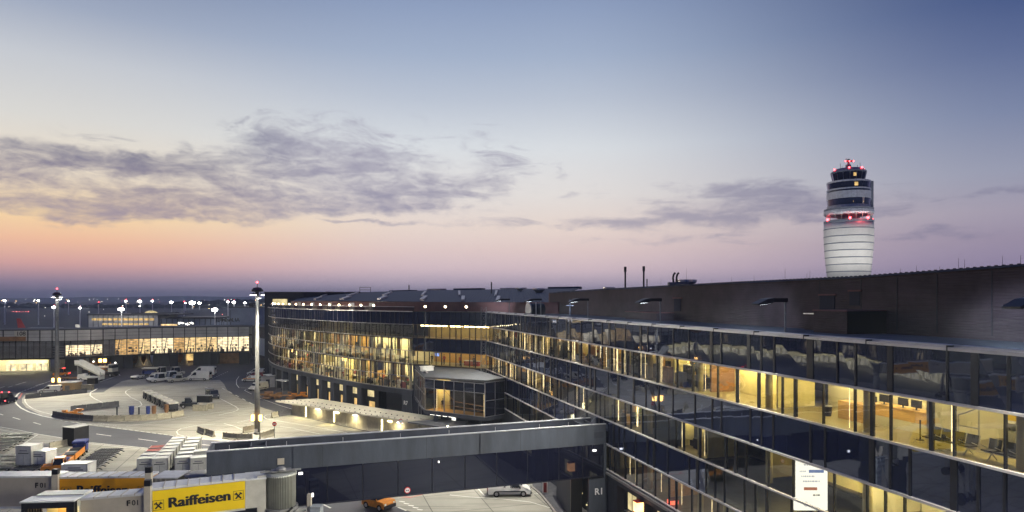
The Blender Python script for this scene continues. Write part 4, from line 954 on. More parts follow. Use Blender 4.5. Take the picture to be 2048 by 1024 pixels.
for (px0, px1, pt, pb_) in ((1641, 1670, 591, 624), (1700, 1720.5, 583, 611), (1349, 1362, 597, 622)):
    hallbox(px0, px1, hz_at((px0 + px1) / 2, pt), hz_at((px0 + px1) / 2, pb_), .06, 'navy', 'shutter')
    hallbox(px0 - 2, px1 + 3, hz_at((px0 + px1) / 2, pt) + .12, hz_at((px0 + px1) / 2, pt), .14, 'rust2', 'shutter_hood')
def annex(px0, px1, py, dep, name='annex'):
    y = lambda p: 40 / ((p - CX) / F + .2954)
    a, c = y(px1), y(px0); z = hz_at((px0 + px1) / 2, py) - dep * 0.0
    m = MB(); m.seg(hx(a), hx(c), NIN, -dep, -.01, TOP - .24, z); m.build(name, 'rust', hall, True)
    m = MB(); m.seg(hx(a - .05), hx(c + .05), NIN, -dep - .06, -.012, z + .002, z + .09); m.build('annex_coping', 'alu' if dep < 2 else 'rust2', hall, True)
annex(1638, 1700, 629, 1.4); annex(1702, 1772, 622, 3.4); annex(1283, 1348, 625, 2.2)
m = MB(); a = hx(32.2); m.seg(hx(40 / ((1772 - CX) / F + .2954) - .06), hx(40 / ((1772 - CX) / F + .2954) - .04), NIN, -3.35, -.02, TOP - .2, 21.15); m.build('annex_side_panel', 'black', hall, True)
for px in (1640, 1723, 1795, 1875, 1985):
    y = 40 / ((px - CX) / F + .2954); m = MB(); c = hx(y); m.seg(c, c + T_DIR * .05, NIN, -.03, -.002, TOP, hzat(y) - .1); m.build('panel_joint', 'darksteel', hall, True)
# ------------------------------------------------------------------ control tower
tx, ty = P(1697, HY, 400).x, 400.0
tw = thing('control_tower', 'floodlit white ringed control tower with grey glazed cab levels', 'control tower', (tx, ty, 0))
tz = lambda py: H - (py - HY) / F * 400
tr = lambda wpx: wpx / 2 / F * 400 * .895
def lat(name, prof, m, n=64, smooth=False): return MB().lathe([(tr(w), tz(y)) for w, y in prof], (0, 0), n).build(name, m, tw, False, smooth)
MB().lathe([(11.2, 0), (11.4, 20), (tr(86), tz(560)), (tr(92), tz(530)), (tr(97), tz(505)), (tr(100), tz(480)), (tr(101), tz(460)), (tr(99.5), tz(447))], (0, 0), 56).build('shaft', 'tower', tw, False, True)
for y, w in ((459, 100.6), (474, 100.4), (488, 99.4), (502, 97.6), (516, 95.2), (530, 92.2), (544, 89.4), (557, 86.6)):
    lat('shaft_ring', [(w + .6, y + 1.0), (w + 1.4, y + .4), (w + 1.4, y - .3), (w + .6, y - .8)], 'towerband', 56)
lat('shaft_rim', [(100, 446.8), (101, 446), (101, 442), (98, 441.8)], 'towerband')
lat('neck', [(46, 447), (46, 430)], 'towerband', 24)
lat('gallery', [(60, 432), (96, 431), (101, 428), (101, 422.5), (97, 422)], 'towergrey')
lat('gallery_rail', [(100, 422), (100, 418.5), (99, 418.5), (99, 422)], 'towerband')
lat('lower_storey', [(88, 423), (88, 412.7)], 'towergrey')
lat('window_band', [(86, 412.6), (88, 400.2)], 'towerglass')
lat('middle_storey', [(88.6, 400), (89, 386)], 'towergrey')
lat('slit_band', [(88.2, 385.8), (88.2, 382.6)], 'towerglass')
lat('upper_storey', [(89, 382.4), (88.8, 379.8)], 'towergrey')
lat('window_band', [(85, 379.6), (88.4, 368.2)], 'towerglass')
lat('upper_storey', [(88.8, 368), (88.8, 364.5), (66, 364)], 'towergrey')
lat('cab_window', [(63, 363.6), (71, 347.4)], 'towerglass', 16)
lat('cab_roof', [(72.5, 347.2), (72.5, 344.5), (62, 341), (58, 339)], 'towerband', 32)
lat('lift_core', [(12, 338), (10, 330), (8, 329)], 'towerband', 12)
for i in range(16):
    a = 2 * math.pi * i / 16
    b = MB(); b.tube((tr(63.2) * math.cos(a), tr(63.2) * math.sin(a), tz(363.6)), (tr(71.2) * math.cos(a), tr(71.2) * math.sin(a), tz(347.4)), .16, n=5); b.build('cab_mullion', 'towerband', tw)
# side service shaft on the right of the cab
b = MB(); b.bb(tr(58), tr(92), -5, 3, tz(423), tz(364.5)); b.build('service_shaft', 'towerband', tw)
for dx in (-8, -3, 3, 6): 
    b = MB(); b.box((dx * .9, -tr(86) * math.cos(dx * .09), tz(406)), (.9, .3, 2.0)); b.build('lit_window', 'lit_amber', tw)
b = MB(); b.box((-1.5, -tr(87), tz(374)), (2.0, .3, 2.2)); b.build('lit_window', 'lit_amber', tw)
b = MB(); b.box((-1, -tr(69), tz(354)), (1.6, .3, 2.0)); b.build('lit_window', 'lit_amber', tw)
b = MB(); b.tube((0, 0, tz(339)), (0, 0, tz(324)), .9, .6); b.build('radar_post', 'steel', tw)
b = MB(); b.box((0, -.4, tz(322.5)), (4.6, 1.0, .9)); b.box((-.4, 0, tz(318.5)), (3.0, .6, .35), .2); b.tube((0, 0, tz(323)), (0, 0, tz(318)), .2); b.build('radar_antenna', 'planered', tw)
for dx, h in ((-22, 328), (22, 326.5), (-18, 334), (-10, 331), (16, 331), (25, 335)):
    b = MB(); x = tr(2 * abs(dx)) * (1 if dx > 0 else -1); b.tube((x, -2, tz(342)), (x, -2, tz(h)), .12, n=5); b.build('antenna', 'darksteel', tw)
def ring_lamps(w, y, angs, r=.75):
    for a in angs:
        t = R(a); b = MB(); b.ball((tr(w) * math.cos(t), tr(w) * math.sin(t), tz(y)), r); b.build('red_beacon', 'redlamp', tw, False, True)
ring_lamps(101, 440.5, (-172, -114, -70, -8, 60, 120)); ring_lamps(66, 340, (-175, -115, -65, -6), .55)
for x in (-2.4, 2.4, 0): b = MB(); b.ball((x, -1.2, tz(323)), .45); b.build('red_beacon', 'redlamp', tw, False, True)
for i in range(10):
    a = R(-170 + i * 17.8); b = MB(); b.tube((tr(92) * math.cos(a), tr(92) * math.sin(a), tz(442)), (tr(92) * math.cos(a), tr(92) * math.sin(a), tz(431)), .22, n=5); b.build('gallery_strut', 'offwhite', tw)
for i, a in enumerate((-150, -95, -40)):
    t = R(a); b0 = Vector((tx + 62 * math.cos(t), ty + 62 * math.sin(t), 19)); spot('tower_floodlight', b0, (tx, ty, 88), 90000, (1, .98, .94), 70, .8, 1.0)
spot('tower_red_glow', (tx, ty - tr(104) - 1.5, tz(438)), (tx, ty, tz(452)), 900, (1, .1, .1), 160, .8, .5)
# ------------------------------------------------------------------ link bridge across the stand
BA, BB_ = Vector((-23.9, 50.85)), Vector((9.0, 62.25))
bd = (BB_ - BA).normalized(); bn = Vector((-bd.y, bd.x)); BL = (BB_ - BA).length
bridge = thing('link_bridge', 'long dark grey rendered footbridge with black glass joining the wing', 'footbridge', (BA.x, BA.y, 0))
def BP(t, w=0.0): return BA + bd * (BL * t) + bn * w
WB = 3.5
def bseg(t0, t1, w0, w1, z0, z1, name, m, zq=0): b = MB(); b.seg(BP(t0), BP(t1), bn, w0, w1, z0, z1); return b.build(name, m, bridge, True)
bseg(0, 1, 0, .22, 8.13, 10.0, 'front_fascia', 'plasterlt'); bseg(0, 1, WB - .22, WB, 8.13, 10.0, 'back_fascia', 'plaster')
bseg(0, 1, .23, WB - .23, 9.2, 9.35, 'roof_deck', 'membrane')
bseg(0, 1, -.04, .28, 10.0, 10.07, 'front_coping', 'cap'); bseg(0, 1, WB - .28, WB + .04, 10.0, 10.07, 'back_coping', 'cap'); 
bseg(0, .008, .29, WB - .29, 9.3, 10.06, 'end_parapet', 'plasterlt')
bseg(0, .183, .02, WB - .02, 4.6, 8.12, 'end_block', 'plaster'); bseg(0, .10, .3, WB - .3, 0, 4.59, 'end_pier', 'plaster')
bseg(.184, 1, .1, WB - .1, 5.05, 5.2, 'floor_slab', 'navy'); bseg(.184, 1, WB - .4, WB - .1, 5.21, 8.12, 'rear_wall', 'navy')
ts = [.184, .262, .345, .43, .515, .60, .685, .77, .86, .93, .995]
for a, c in zip(ts, ts[1:]):
    bseg(a + .0015, c - .0015, .02, .08, 5.1, 8.1, 'glass_pane', 'bridgeglass'); bseg(a - .001, a + .001, .0, .14, 5.05, 8.11, 'mullion', 'mull')
for t_ in (.25, .5, .75): bseg(t_, t_ + .0007, -.004, .1, 8.15, 9.98, 'panel_joint', 'black')
for t_ in (.185, .64): b = MB(); c = BP(t_, -.05); b.tube((c.x, c.y, 8.14), (c.x, c.y, 9.99), .03, n=6); b.build('rain_pipe', 'plaster', bridge, True)
bseg(.184, .995, -.02, .1, 5.04, 5.13, 'bottom_rail', 'mull'); bseg(.992, 1.0, -.1, .3, 4.9, 8.2, 'end_post', 'plasterlt')
bseg(.965, .992, -.03, -.005, 8.75, 9.35, 'access_hatch', 'plaster')
for t, z, s_ in ((.197, 7.75, (.3, .16)), (.96, 7.6, (.3, .16)), (.53, 7.75, (.08, .14)), (.225, 5.9, (.18, .28))):
    b = MB(); b.seg(BP(t), BP(t + s_[0] / BL), bn, -.10, .0, z - s_[1] / 2, z + s_[1] / 2); b.build('wall_lamp', 'whitelamp', bridge, True)
b = MB(); b.seg(BP(.15), BP(.165), bn, -.06, .0, 8.6, 9.1); b.build('wall_plate', 'jetgrey', bridge, True)
for i, t in enumerate((.045, .17, .30, .44, .565, .69, .815, .9)):
    b = MB(); c = BP(t, 1.0); b.box((c.x, c.y, 9.42), (.55, .3, .12), .33); b.tube((c.x, c.y, 9.4), (c.x, c.y, 10.25), .025, n=5); b.build('roof_anchor', 'alu', bridge, True)
def hatch(t):
    b = MB()
    for w0, w1, t0, t1 in ((.6, .68, 0, .035), (2.2, 2.28, 0, .035), (.68, 2.2, 0, .002), (.68, 2.2, .033, .035)):
        b.seg(BP(t + t0), BP(t + t1), bn, w0, w1, 9.36, 10.12)
    b.build('roof_hatch', 'plasterlt', bridge, True)
hatch(.09); hatch(.93)
for i in range(40):
    t = .1 + i * .022; bseg(t, t + .0008, .3, WB - .3, 9.351, 9.362, 'deck_seam', 'plaster')
# ------------------------------------------------------------------ boarding bridges
def cross_mark(parent, mw, s, m='ink', framed=True):
    """square emblem: two crossed bars with curled heads inside a thin frame (drawn in the XY plane, 0..s)"""
    b = MB(); t = .012
    def bar(x0, y0, x1, y1, w):
        d = Vector((x1 - x0, y1 - y0)).normalized(); n = Vector((-d.y, d.x)) * w / 2
        A = [Vector((x0, y0)) - n, Vector((x1, y1)) - n, Vector((x1, y1)) + n, Vector((x0, y0)) + n]
        b.prism([(p.x * s, p.y * s) for p in A], 0, t)
    bar(.22, .14, .74, .72, .15); bar(.78, .14, .26, .72, .15)
    bar(.74, .72, .86, .66, .13); bar(.26, .72, .14, .66, .13); bar(.66, .70, .70, .84, .10); bar(.34, .70, .30, .84, .10)
    bar(.86, .66, .83, .56, .09); bar(.14, .66, .17, .56, .09)
    if framed:
        w = .035
        for q in ((0, 0, 1, 0), (0, 1, 1, 1), (0, 0, 0, 1), (1, 0, 1, 1)): bar(*q, w)
    o = b.build('emblem', m, parent); o.matrix_local = mw; return o
RF = 'emb'
def jetway(name, label, pts, banner_m, panel_uv, z0=6.05, zt=8.5, wid=2.5):
    """pts: ground-plan points right end -> left end of front face line; three telescoping tunnels"""
    pass
def tunnel(par, p, q, n, w, z0, z1, slope, name, m, roofm, ribs=True):
    """p left end, q right end of the front face (2D), n points away from the camera"""
    L_ = (q - p).length; d = (q - p).normalized()
    b = MB(); b.seg(p, q, n, 0, w, z0 + slope[0], z1 + slope[0], z0 + slope[1], z1 + slope[1]); b.build(name, m, par, True)
    b = MB(); b.seg(p - d * .05, q + d * .05, n, -.10, w + .10, z1 + slope[0] + .004, z1 + slope[0] + .16, z1 + slope[1] + .004, z1 + slope[1] + .16); rf = b.build('tunnel_roof', roofm, par, True)
    if ribs:
        k = int(L_ / .75); b = MB()
        for i in range(1, k):
            t = i / k; c = p + d * (L_ * t); zz = lerp(z1 + slope[0], z1 + slope[1], t); b.seg(c - d * .03, c + d * .03, n, -.11, w + .11, zz + .05, zz + .20)
        b.build('roof_rib', 'jetgrey', rf, True)
    b = MB(); b.seg(p, q, n, -.03, 0.0, z0 + slope[0] - .02, z0 + slope[0] + .14, z0 + slope[1] - .02, z0 + slope[1] + .14); b.build('side_rail', 'jetroof', par, True)
def post(par, c, z0, z1, w=.5, dark=True):
    b = MB(); b.box((c.x, c.y, (z0 + z1) / 2), (w, w, z1 - z0), .2); o = b.build('tunnel_post', 'jetgrey', par, True)
    if dark: b = MB(); b.box((c.x, c.y, z1 + .22), (w * .95, w * .95, .42), .2); b.build('lamp_head', 'black', o, True)
# near bridge
A0, A1, A2 = Vector((-30.2, 45.5)), Vector((-25.75, 46.25)), Vector((-20.0, 48.75))
jd = (A2 - A1).normalized(); jn = Vector((-jd.y, jd.x)); jd0 = (A1 - A0).normalized(); jn0 = Vector((-jd0.y, jd0.x))
jb = thing('boarding_bridge', 'front boarding bridge with bright yellow banner and open lit cab', 'boarding bridge', (-25, 47, 0))
tunnel(jb, A1 + jd * .05, A2, jn, 1.5, 6.15, 8.36, (0, .05), 'tunnel', 'jetgrey', 'jetroof')
tunnel(jb, A0, A1 - jd0 * .1, jn0, 1.25, 5.85, 8.0, (-.1, .08), 'outer_tunnel', 'jetgrey', 'jetroof')
post(jb, A1 - jn * .12 - jd * .12, 5.8, 8.75, .42); post(jb, A1 - jd * .3 + jn * 2.2, 5.8, 9.15, .42)
bl = wloc(jb)
b = MB(); b.seg(A1 + jd * .15, A2 - jd * .02, jn, -.03, -.004, 6.2, 8.3, 6.25, 8.36); b.build('banner', 'yellow', jb, True)
BLn = (A2 - A1).length
def on_banner(t, z, off=-.045): p = A1 + jd * (BLn * t) + jn * off; return (p.x - bl.x, p.y - bl.y, z)
text('Raiffeisen', 1.0, 'banner_lettering', 'ink', jb, plane_mw(on_banner(.175, 7.02), (jd.x, jd.y, .012)), .014, 1.02, .006, xs=1.06, smear=.075)
cross_mark(jb, plane_mw(on_banner(.03, 6.93), (jd.x, jd.y, .012)), .68); cross_mark(jb, plane_mw(on_banner(.87, 7.0), (jd.x, jd.y, .012)), .68)
o = A0.lerp(A1, .66) - jn0 * .03
text('F', .52, 'bridge_number', 'ink', jb, plane_mw((o.x - bl.x, o.y - bl.y, 7.38), (jd0.x, jd0.y, .02)), .022)
o = A0.lerp(A1, .735) - jn0 * .03
text('01', .52, 'bridge_number', 'ink', jb, plane_mw((o.x - bl.x, o.y - bl.y, 7.39), (jd0.x, jd0.y, .02)), .002)
# rotunda and its inner link
rc_ = Vector((-18.05, 50.45))
b = MB(); b.seg(A2 + jd * .02, A2 + jd * 1.45, jn, .2, 2.2, 6.2, 8.3); b.build('inner_tunnel', 'offwhite', jb, True)
b = MB(); b.seg(A2 + jd * .02, A2 + jd * 1.5, jn, .1, 2.3, 8.31, 8.42); b.build('inner_tunnel_roof', 'jetroof', jb, True)
b = MB(); b.lathe([(1.12, 6.0), (1.12, 8.35), (1.2, 8.36), (1.2, 8.5), (.9, 8.56)], (rc_.x + .1, rc_.y), 28); b.build('rotunda', ribbed('rotunda_slats', (.36, .37, .33), .16, .5, 'X', .5), jb, True, True)
b = MB(); b.box((rc_.x - 1.05, rc_.y - .85, 7.15), (.62, .35, 2.75), .33); b.build('rotunda_post', 'offwhite', jb, True)
b = MB(); b.box((rc_.x + .1, rc_.y, 8.68), (3.0, .16, .12), .33); b.box((rc_.x + .1, rc_.y + .1, 8.68), (1.5, .8, .1), .33); b.ball((rc_.x + .1, rc_.y, 8.78), .42, sc=(1, 1, .5)); b.build('rotunda_cap', 'steel', jb, True)
b = MB(); b.lathe([(.75, 0), (.75, 5.1), (1.3, 5.4), (1.3, 5.98)], (rc_.x + .1, rc_.y), 20); b.build('rotunda_pedestal', 'steel', jb, True)
b = MB(); b.path([(rc_.x - .6, rc_.y - 1, 5.9), (rc_.x, rc_.y - 1.35, 5.35), (rc_.x + .9, rc_.y - 1.2, 5.7), (rc_.x + 1.2, rc_.y - .6, 6.0)], .09); b.build('cable_loop', 'rubber', jb, True)
# drive column under the tunnel
for t in (.35, .5):
    b = MB(); c = A0.lerp(A1, t) + jn0 * 1.3; b.bb(c.x - .2, c.x + .2, c.y - .2, c.y + .2, .6, 5.8); b.build('lift_column', 'steel', jb, True)
b = MB(); c = A0.lerp(A1, .42) + jn0 * 1.3
for s_ in (-1, 1): b.tube((c.x + s_ * .8 - .2, c.y, .55), (c.x + s_ * .8 + .2, c.y, .55), .55, n=14)
b.build('drive_wheel', 'rubber', jb, True)
# cab with folding black canopy, lit inside
cd = Vector((1, .10)).normalized(); cn = Vector((-cd.y, cd.x)); c0 = Vector((-33.55, 44.5))
def cp_(x, y): return c0 + cd * x + cn * y
b = MB(); b.seg(cp_(.2, 0), cp_(3.4, 0), cn, 1.2, 2.3, 8.06, 8.2); b.seg(cp_(.35, 0), cp_(3.2, 0), cn, 2.25, 2.3, 5.5, 8.05); b.build('cab', 'offwhite', jb, True)
b = MB(); b.add([(*cp_(3.41, 1.2), 8.21), (*A0, 8.06), (*(A0 + jn0 * 1.2), 8.06), (*cp_(3.41, 2.3), 8.21), (*cp_(3.41, 1.2), 8.08), (*A0, 7.92), (*(A0 + jn0 * 1.2), 7.92), (*cp_(3.41, 2.3), 8.08)], [(0, 1, 2, 3), (7, 6, 5, 4), (0, 4, 5, 1), (2, 6, 7, 3)]); b.build('cab_roof', 'jetroof', jb, True)
for i in range(6):
    k = i * .2; b = MB(); x0, x1 = -.05 + i * .06, 3.35 - i * .03
    for (a0, a1, za, zb) in ((x0, x0 + .42, 5.5, 7.6 - i * .015), (x1 - .5, x1, 5.5, 7.6 - i * .015)): b.seg(cp_(a0, 0), cp_(a1, 0), cn, k, k + .12, za, zb)
    b.seg(cp_(x0, 0), cp_(x1, 0), cn, k, k + .12, 7.605 - i * .015, 8.02); b.build('canopy_rib', 'darksteel', jb, True)
b = MB(); b.seg(cp_(-.1, 0), cp_(3.4, 0), cn, -.12, 1.25, 8.04, 8.14); b.build('canopy_roof', 'jetroof', jb, True)
b = MB(); b.seg(cp_(.4, 0), cp_(3.0, 0), cn, 2.1, 2.2, 5.5, 7.55); b.build('cab_back_wall', 'cream', jb, True)
b = MB(); b.seg(cp_(.9, 0), cp_(2.5, 0), cn, 1.35, 1.6, 7.42, 7.5); b.build('cab_light', 'lit_warm', jb, True)
b = MB(); b.seg(cp_(1.2, 0), cp_(2.3, 0), cn, 2.02, 2.09, 5.5, 7.2); b.build('cab_door', 'wood', jb, True)
b = MB(); b.seg(cp_(3.4, .3), cp_(3.42, .3) + (A0 - cp_(3.42, .3)) * .95, cn, 0, .08, 5.6, 8.0); b.build('cab_side_wall', 'offwhite', jb, True)
b = MB(); b.seg(cp_(3.5, .2), cp_(3.5, .2) + (A0 - cp_(3.5, .3)) * .55, cn, -.02, .03, 6.2, 7.6); b.build('cab_window', 'lit_dim', jb, True)
# service stair at the near right of the rotunda
st = thing('service_tower', 'small grey service post and handrail unit under the yellow bridge', 'service post', (-15.8, 50.2, 0))
b = MB(); b.bb(-16.6, -15.9, 49.7, 50.4, 0, 5.75); b.build('cabinet', 'offwhite', st, True)
b = MB(); b.bb(-15.75, -15.45, 49.9, 50.2, 0, 7.0); b.build('pole', 'jetgrey', st, True)
b = MB(); b.bb(-15.4, -14.6, 49.5, 50.3, 0, 6.15)
b.build('meter_box', ribbed('grey_box_slats', (.33, .36, .38), .5, .5, 'Z', .3), st, True)
# rear bridge, banner coloured a darker amber for the shade on it
R0, R1, R2, R3 = Vector((-47, 51.9)), Vector((-36.6, 52.3)), Vector((-29.3, 52.6)), Vector((-26.0, 53.0))
jr = thing('boarding_bridge', 'rear boarding bridge with shaded amber banner, partly hidden behind the front one', 'boarding bridge', (-36, 53, 0))
jl = wloc(jr)
rd = (R2 - R0).normalized(); rn = Vector((-rd.y, rd.x))
tunnel(jr, R1 + rd * .06, R2, rn, 1.3, 5.35, 7.55, (0, 0), 'tunnel', 'shadedbanner', 'jetroof')
tunnel(jr, R0, R1 - rd * .1, rn, 1.4, 5.2, 7.65, (0, 0), 'outer_tunnel', 'jetgrey', 'jetroof', False)
post(jr, R1 - rn * .15, 5.0, 7.95, .45); 
b = MB(); b.seg(R1 + rd * .12, R2, rn, -.03, -.004, 5.4, 7.42); b.build('banner', 'shadedbanner', jr, True)
o = R1 + rd * 1.5 - rn * .045; text('Raiffeisen', 1.05, 'banner_lettering', 'ink', jr, plane_mw((o.x - jl.x, o.y - jl.y, 6.25), (rd.x, rd.y, 0)), .014, 1.02, .006, xs=1.0, smear=.075)
o = R1 + rd * .4 - rn * .045; cross_mark(jr, plane_mw((o.x - jl.x, o.y - jl.y, 6.15), (rd.x, rd.y, 0)), .72)
o = R1 + rd * 6.4 - rn * .045; cross_mark(jr, plane_mw((o.x - jl.x, o.y - jl.y, 6.15), (rd.x, rd.y, 0)), .72)
o = R1 - rd * 1.72 - rn * .03; text('F', .55, 'bridge_number', 'ink', jr, plane_mw((o.x - jl.x, o.y - jl.y, 6.85), (rd.x, rd.y, 0)), .022)
o = R1 - rd * 1.34 - rn * .03; text('01', .55, 'bridge_number', 'ink', jr, plane_mw((o.x - jl.x, o.y - jl.y, 6.85), (rd.x, rd.y, 0)), .002)
b = MB(); b.seg(R2 + rd * .05, R2 + rd * 2.1, rn, .15, 2.3, 5.4, 7.4); b.build('inner_tunnel', ribbed('bellows', (.3, .29, .25), .4, .5, 'X', .5), jr, True)
b = MB(); b.seg(R2 + rd * .05, R2 + rd * 2.15, rn, .1, 2.35, 7.41, 7.5); b.build('inner_tunnel_roof', 'jetroof', jr, True)
b = MB(); b.lathe([(1.15, 5.3), (1.15, 7.35), (1.25, 7.36), (1.25, 7.5), (.5, 7.58)], (R3.x + .1, R3.y + 1.1), 28); b.build('rotunda', 'steel', jr, True, True)
b = MB(); b.lathe([(.75, 0), (.75, 4.6), (1.2, 4.9), (1.2, 5.28)], (R3.x + .1, R3.y + 1.1), 20); b.build('rotunda_pedestal', 'steel', jr, True)
b = MB(); b.bb(-40, -39.6, 53, 53.4, .6, 5.15); b.build('lift_column', 'steel', jr, True)
b = MB(); b.tube((-40.6, 53.2, .55), (-39.0, 53.2, .55), .55, n=14); b.build('drive_wheel', 'rubber', jr, True)
b = MB(); b.seg(R0 + rd * .6, R1 - rd * 8.5, rn, -1.2, -.05, 4.6, 5.15); b.build('service_platform', 'navy', jr, True)
# ------------------------------------------------------------------ floodlight masts
def mast(px, base_py, top_py, wid, label, lamps=True, amber_py=None):
    g = G(px, base_py); Yd = g.y; zt = H - (top_py - HY) / F * Yd
    t = thing('floodlight_mast', label, 'floodlight mast', g, 0, 'floodlight masts around the apron')
    r = wid / 2 / F * Yd
    MB().lathe([(r, 0), (r, zt * .32), (r * .82, zt * .33), (r * .6, zt)], (0, 0), 16).build('pole', 'mastpole', t, False, True)
    MB().lathe([(r * 1.25, 0), (r * 1.25, .3), (r, .32)], (0, 0), 16).build('base_collar', 'steel', t)
    MB().tube((0, 0, zt), (0, 0, zt + 1.4), .05).build('rod', 'darksteel', t)
    MB().ball((0, 0, zt + 1.5), .16).build('red_beacon', 'redlamp', t, False, True)
    MB().lathe([(.25, zt - .1), (.9, zt + .0), (.95, zt + .2), (.6, zt + .6), (.2, zt + .7)], (0, 0), 14).build('crown', 'darksteel', t)
    for a in (185, 225, 265, 310, 355, 45, 100, 145):
        u = Vector((math.cos(R(a)), math.sin(R(a)), 0)); c = u * .85 + Vector((0, 0, zt - (.45 if a % 2 else 1.0)))
        b = MB(); b.tube(u * .5 + Vector((0, 0, zt - .2)), c, .06, n=5); ar = b.build('lamp_bracket', 'darksteel', t)
        b = MB(); b.box(c, (.4, .5, .22), R(a)); b.build('floodlight', 'darksteel', ar)
        b = MB(); b.box(c - Vector((0, 0, .13)) + u * .06, (.32, .42, .03), R(a)); b.build('lamp_face', 'flood', ar)
    if amber_py:
        z = H - (amber_py - HY) / F * Yd
        for dx in (-r - .22, r + .22):
            b = MB(); b.box((dx, -.3, z), (.34, .34, .9)); b.build('amber_lamp', 'orangelamp', t)
        b = MB(); b.box((0, -r - .12, z - 4.2 + 2.2), (.5, .06, .5)); b.build('number_plate', 'signwhite', t)
    return g, zt
g1, z1_ = mast(514.5, 868, 583, 10, 'nearest floodlight mast standing between barriers on the concrete island', amber_py=835)
g2, z2_ = mast(114, 780, 590, 9, 'floodlight mast beside the beige kiosk on the far side of the island', amber_py=760)
WL = (1, .93, .74)
for i, (tg, pw) in enumerate((((-60, 112, 0), 62000), ((-54, 84, 0), 70000), ((-30, 98, 0), 45000), ((-62, 150, 0), 50000))):
    u_ = (Vector(tg) - Vector((g1.x, g1.y, 0))); u_.z = 0; u_.normalize(); spot('mast_floodlight', (g1.x + u_.x * 1.6, g1.y + u_.y * 1.6, z1_ - .9), tg, pw * .56, WL, 120, .7, .5)
for tg, pw in (((-100, 130, 0), 60000), ((-80, 140, 0), 60000), ((-118, 190, 6), 30000)):
    u_ = (Vector(tg) - Vector((g2.x, g2.y, 0))); u_.z = 0; u_.normalize(); spot('mast_floodlight', (g2.x + u_.x * 1.6, g2.y + u_.y * 1.6, z2_ - .9), tg, pw * .56, WL, 120, .7, .5)
# far masts
far = [(9.5, 601, 560), (77, 601, 560), (108, 614, 420), (137, 602, 900), (160, 616, 420), (197, 607, 700), (243, 618, 330), (252, 602, 850), (280, 602, 950), (280, 612, 800), (305, 602, 950), (343, 604, 1100), (368, 606, 520), (385, 605, 1400), (399, 606, 1300), (430, 619, 330), (456, 603.5, 800), (468, 604, 800), (490, 605.5, 900), (371, 606, 1200)]
fp0 = None
fl_names = ['leftmost slim floodlight mast on the far apron edge', 'slim floodlight mast second from the left beyond the pier', 'double floodlight mast just left of the nearer kiosk mast', 'dim floodlight mast right of the kiosk mast on the horizon', 'double floodlight mast above the white airliner body', 'unlit dark mast with red top lamp left of the far pier',
            'bright floodlight mast rising in front of the lit far pier', 'thin floodlight mast left of two others over the far pier', 'floodlight mast at the middle of three over the far pier', 'short floodlight mast just below the middle one of three', 'floodlight mast at the right of three over the far pier', 'lone pale floodlight mast between far pier and bright cluster',
            'red topped mast over the dark pier roof', 'brightest distant floodlight on the horizon', 'distant floodlight just right of the brightest one', 'starlike floodlight mast behind the rooftop letters', 'floodlight mast left of a pair beside the grey block', 'floodlight mast right of a pair beside the grey block', 'last floodlight mast before the tall near mast', 'faint distant floodlight left of the brightest one']
for i, (px, py, Yd) in enumerate(far):
    p = P(px, py, Yd); k = Yd / F
    t = thing('floodlight_mast', fl_names[i], 'floodlight mast', (p.x, p.y, 0), 0, 'distant floodlight masts')
    lit = i not in (5, 12); big = i in (6, 13, 15)
    MB().tube((0, 0, 0), (0, 0, p.z), k * 1.0, k * .8, 6).build('pole', 'signwhite', t)
    s = (2.9 if big else ((1.4, 1.1, 1.6)[i % 3] if i not in (3, 9, 19) else .6)) * k
    if lit:
        b = MB()
        for dx in (-1.1, 0, 1.1): b.ball((dx * s * 1.1, -.5 * s, p.z - .2 * s * abs(dx)), s * (.8 if dx else 1.0), 6, 4)
        b.build('lamp_head', 'floodfar', t)
    else: MB().box((0, 0, p.z), (s * 2, s, s)).build('lamp_head', 'darksteel', t)
    if i in (2, 4, 5, 6, 7, 8, 10, 12, 15, 16, 17):
        MB().ball((.4 * k, 0, p.z + 3.0 * k), .8 * k, 6, 4).build('red_beacon', 'redlamp', t)
r = random.Random(4); fm = MB().ball((0, 0, 0), .5, 6, 4).build('field_light', 'field').data; ob0 = [o for o in COL.objects if o.data == fm][0]; bpy.data.objects.remove(ob0)
fr_ = fm.copy(); fr_.materials.clear(); fr_.materials.append(M['fieldred'])
fa_ = fm.copy(); fa_.materials.clear(); fa_.materials.append(M['fieldamber'])
for i in range(95):
    red = i % 9 == 0
    if i < 12: px, Yd, py, red = 24 + i * 3.0, 1100, 628, True
    else:
        Yd = math.exp(r.uniform(math.log(550), math.log(4500))); px = r.uniform(-30, 530) if r.random() < .85 else r.uniform(1100, 2000); py = 598 + 20 * F / Yd * r.random() if r.random() < .7 else 598 + r.uniform(-2, 8)
        py = max(597.5, min(py, 640))
    p = P(px, py, Yd); p.z = max(.6, p.z)
    o = bpy.data.objects.new('field_light', fr_ if red else (fa_ if i % 4 == 1 else fm)); COL.objects.link(o); o.location = p; k = Yd / F * r.choice((.6, .8, 1.3)); o.scale = (k, k, k)
    tag(o, 'tiny red light on the dark airfield' if red else ('tiny amber light on the dark airfield' if i % 4 == 1 else 'tiny white light on the dark airfield'), 'field light', 'lights scattered over the airfield')
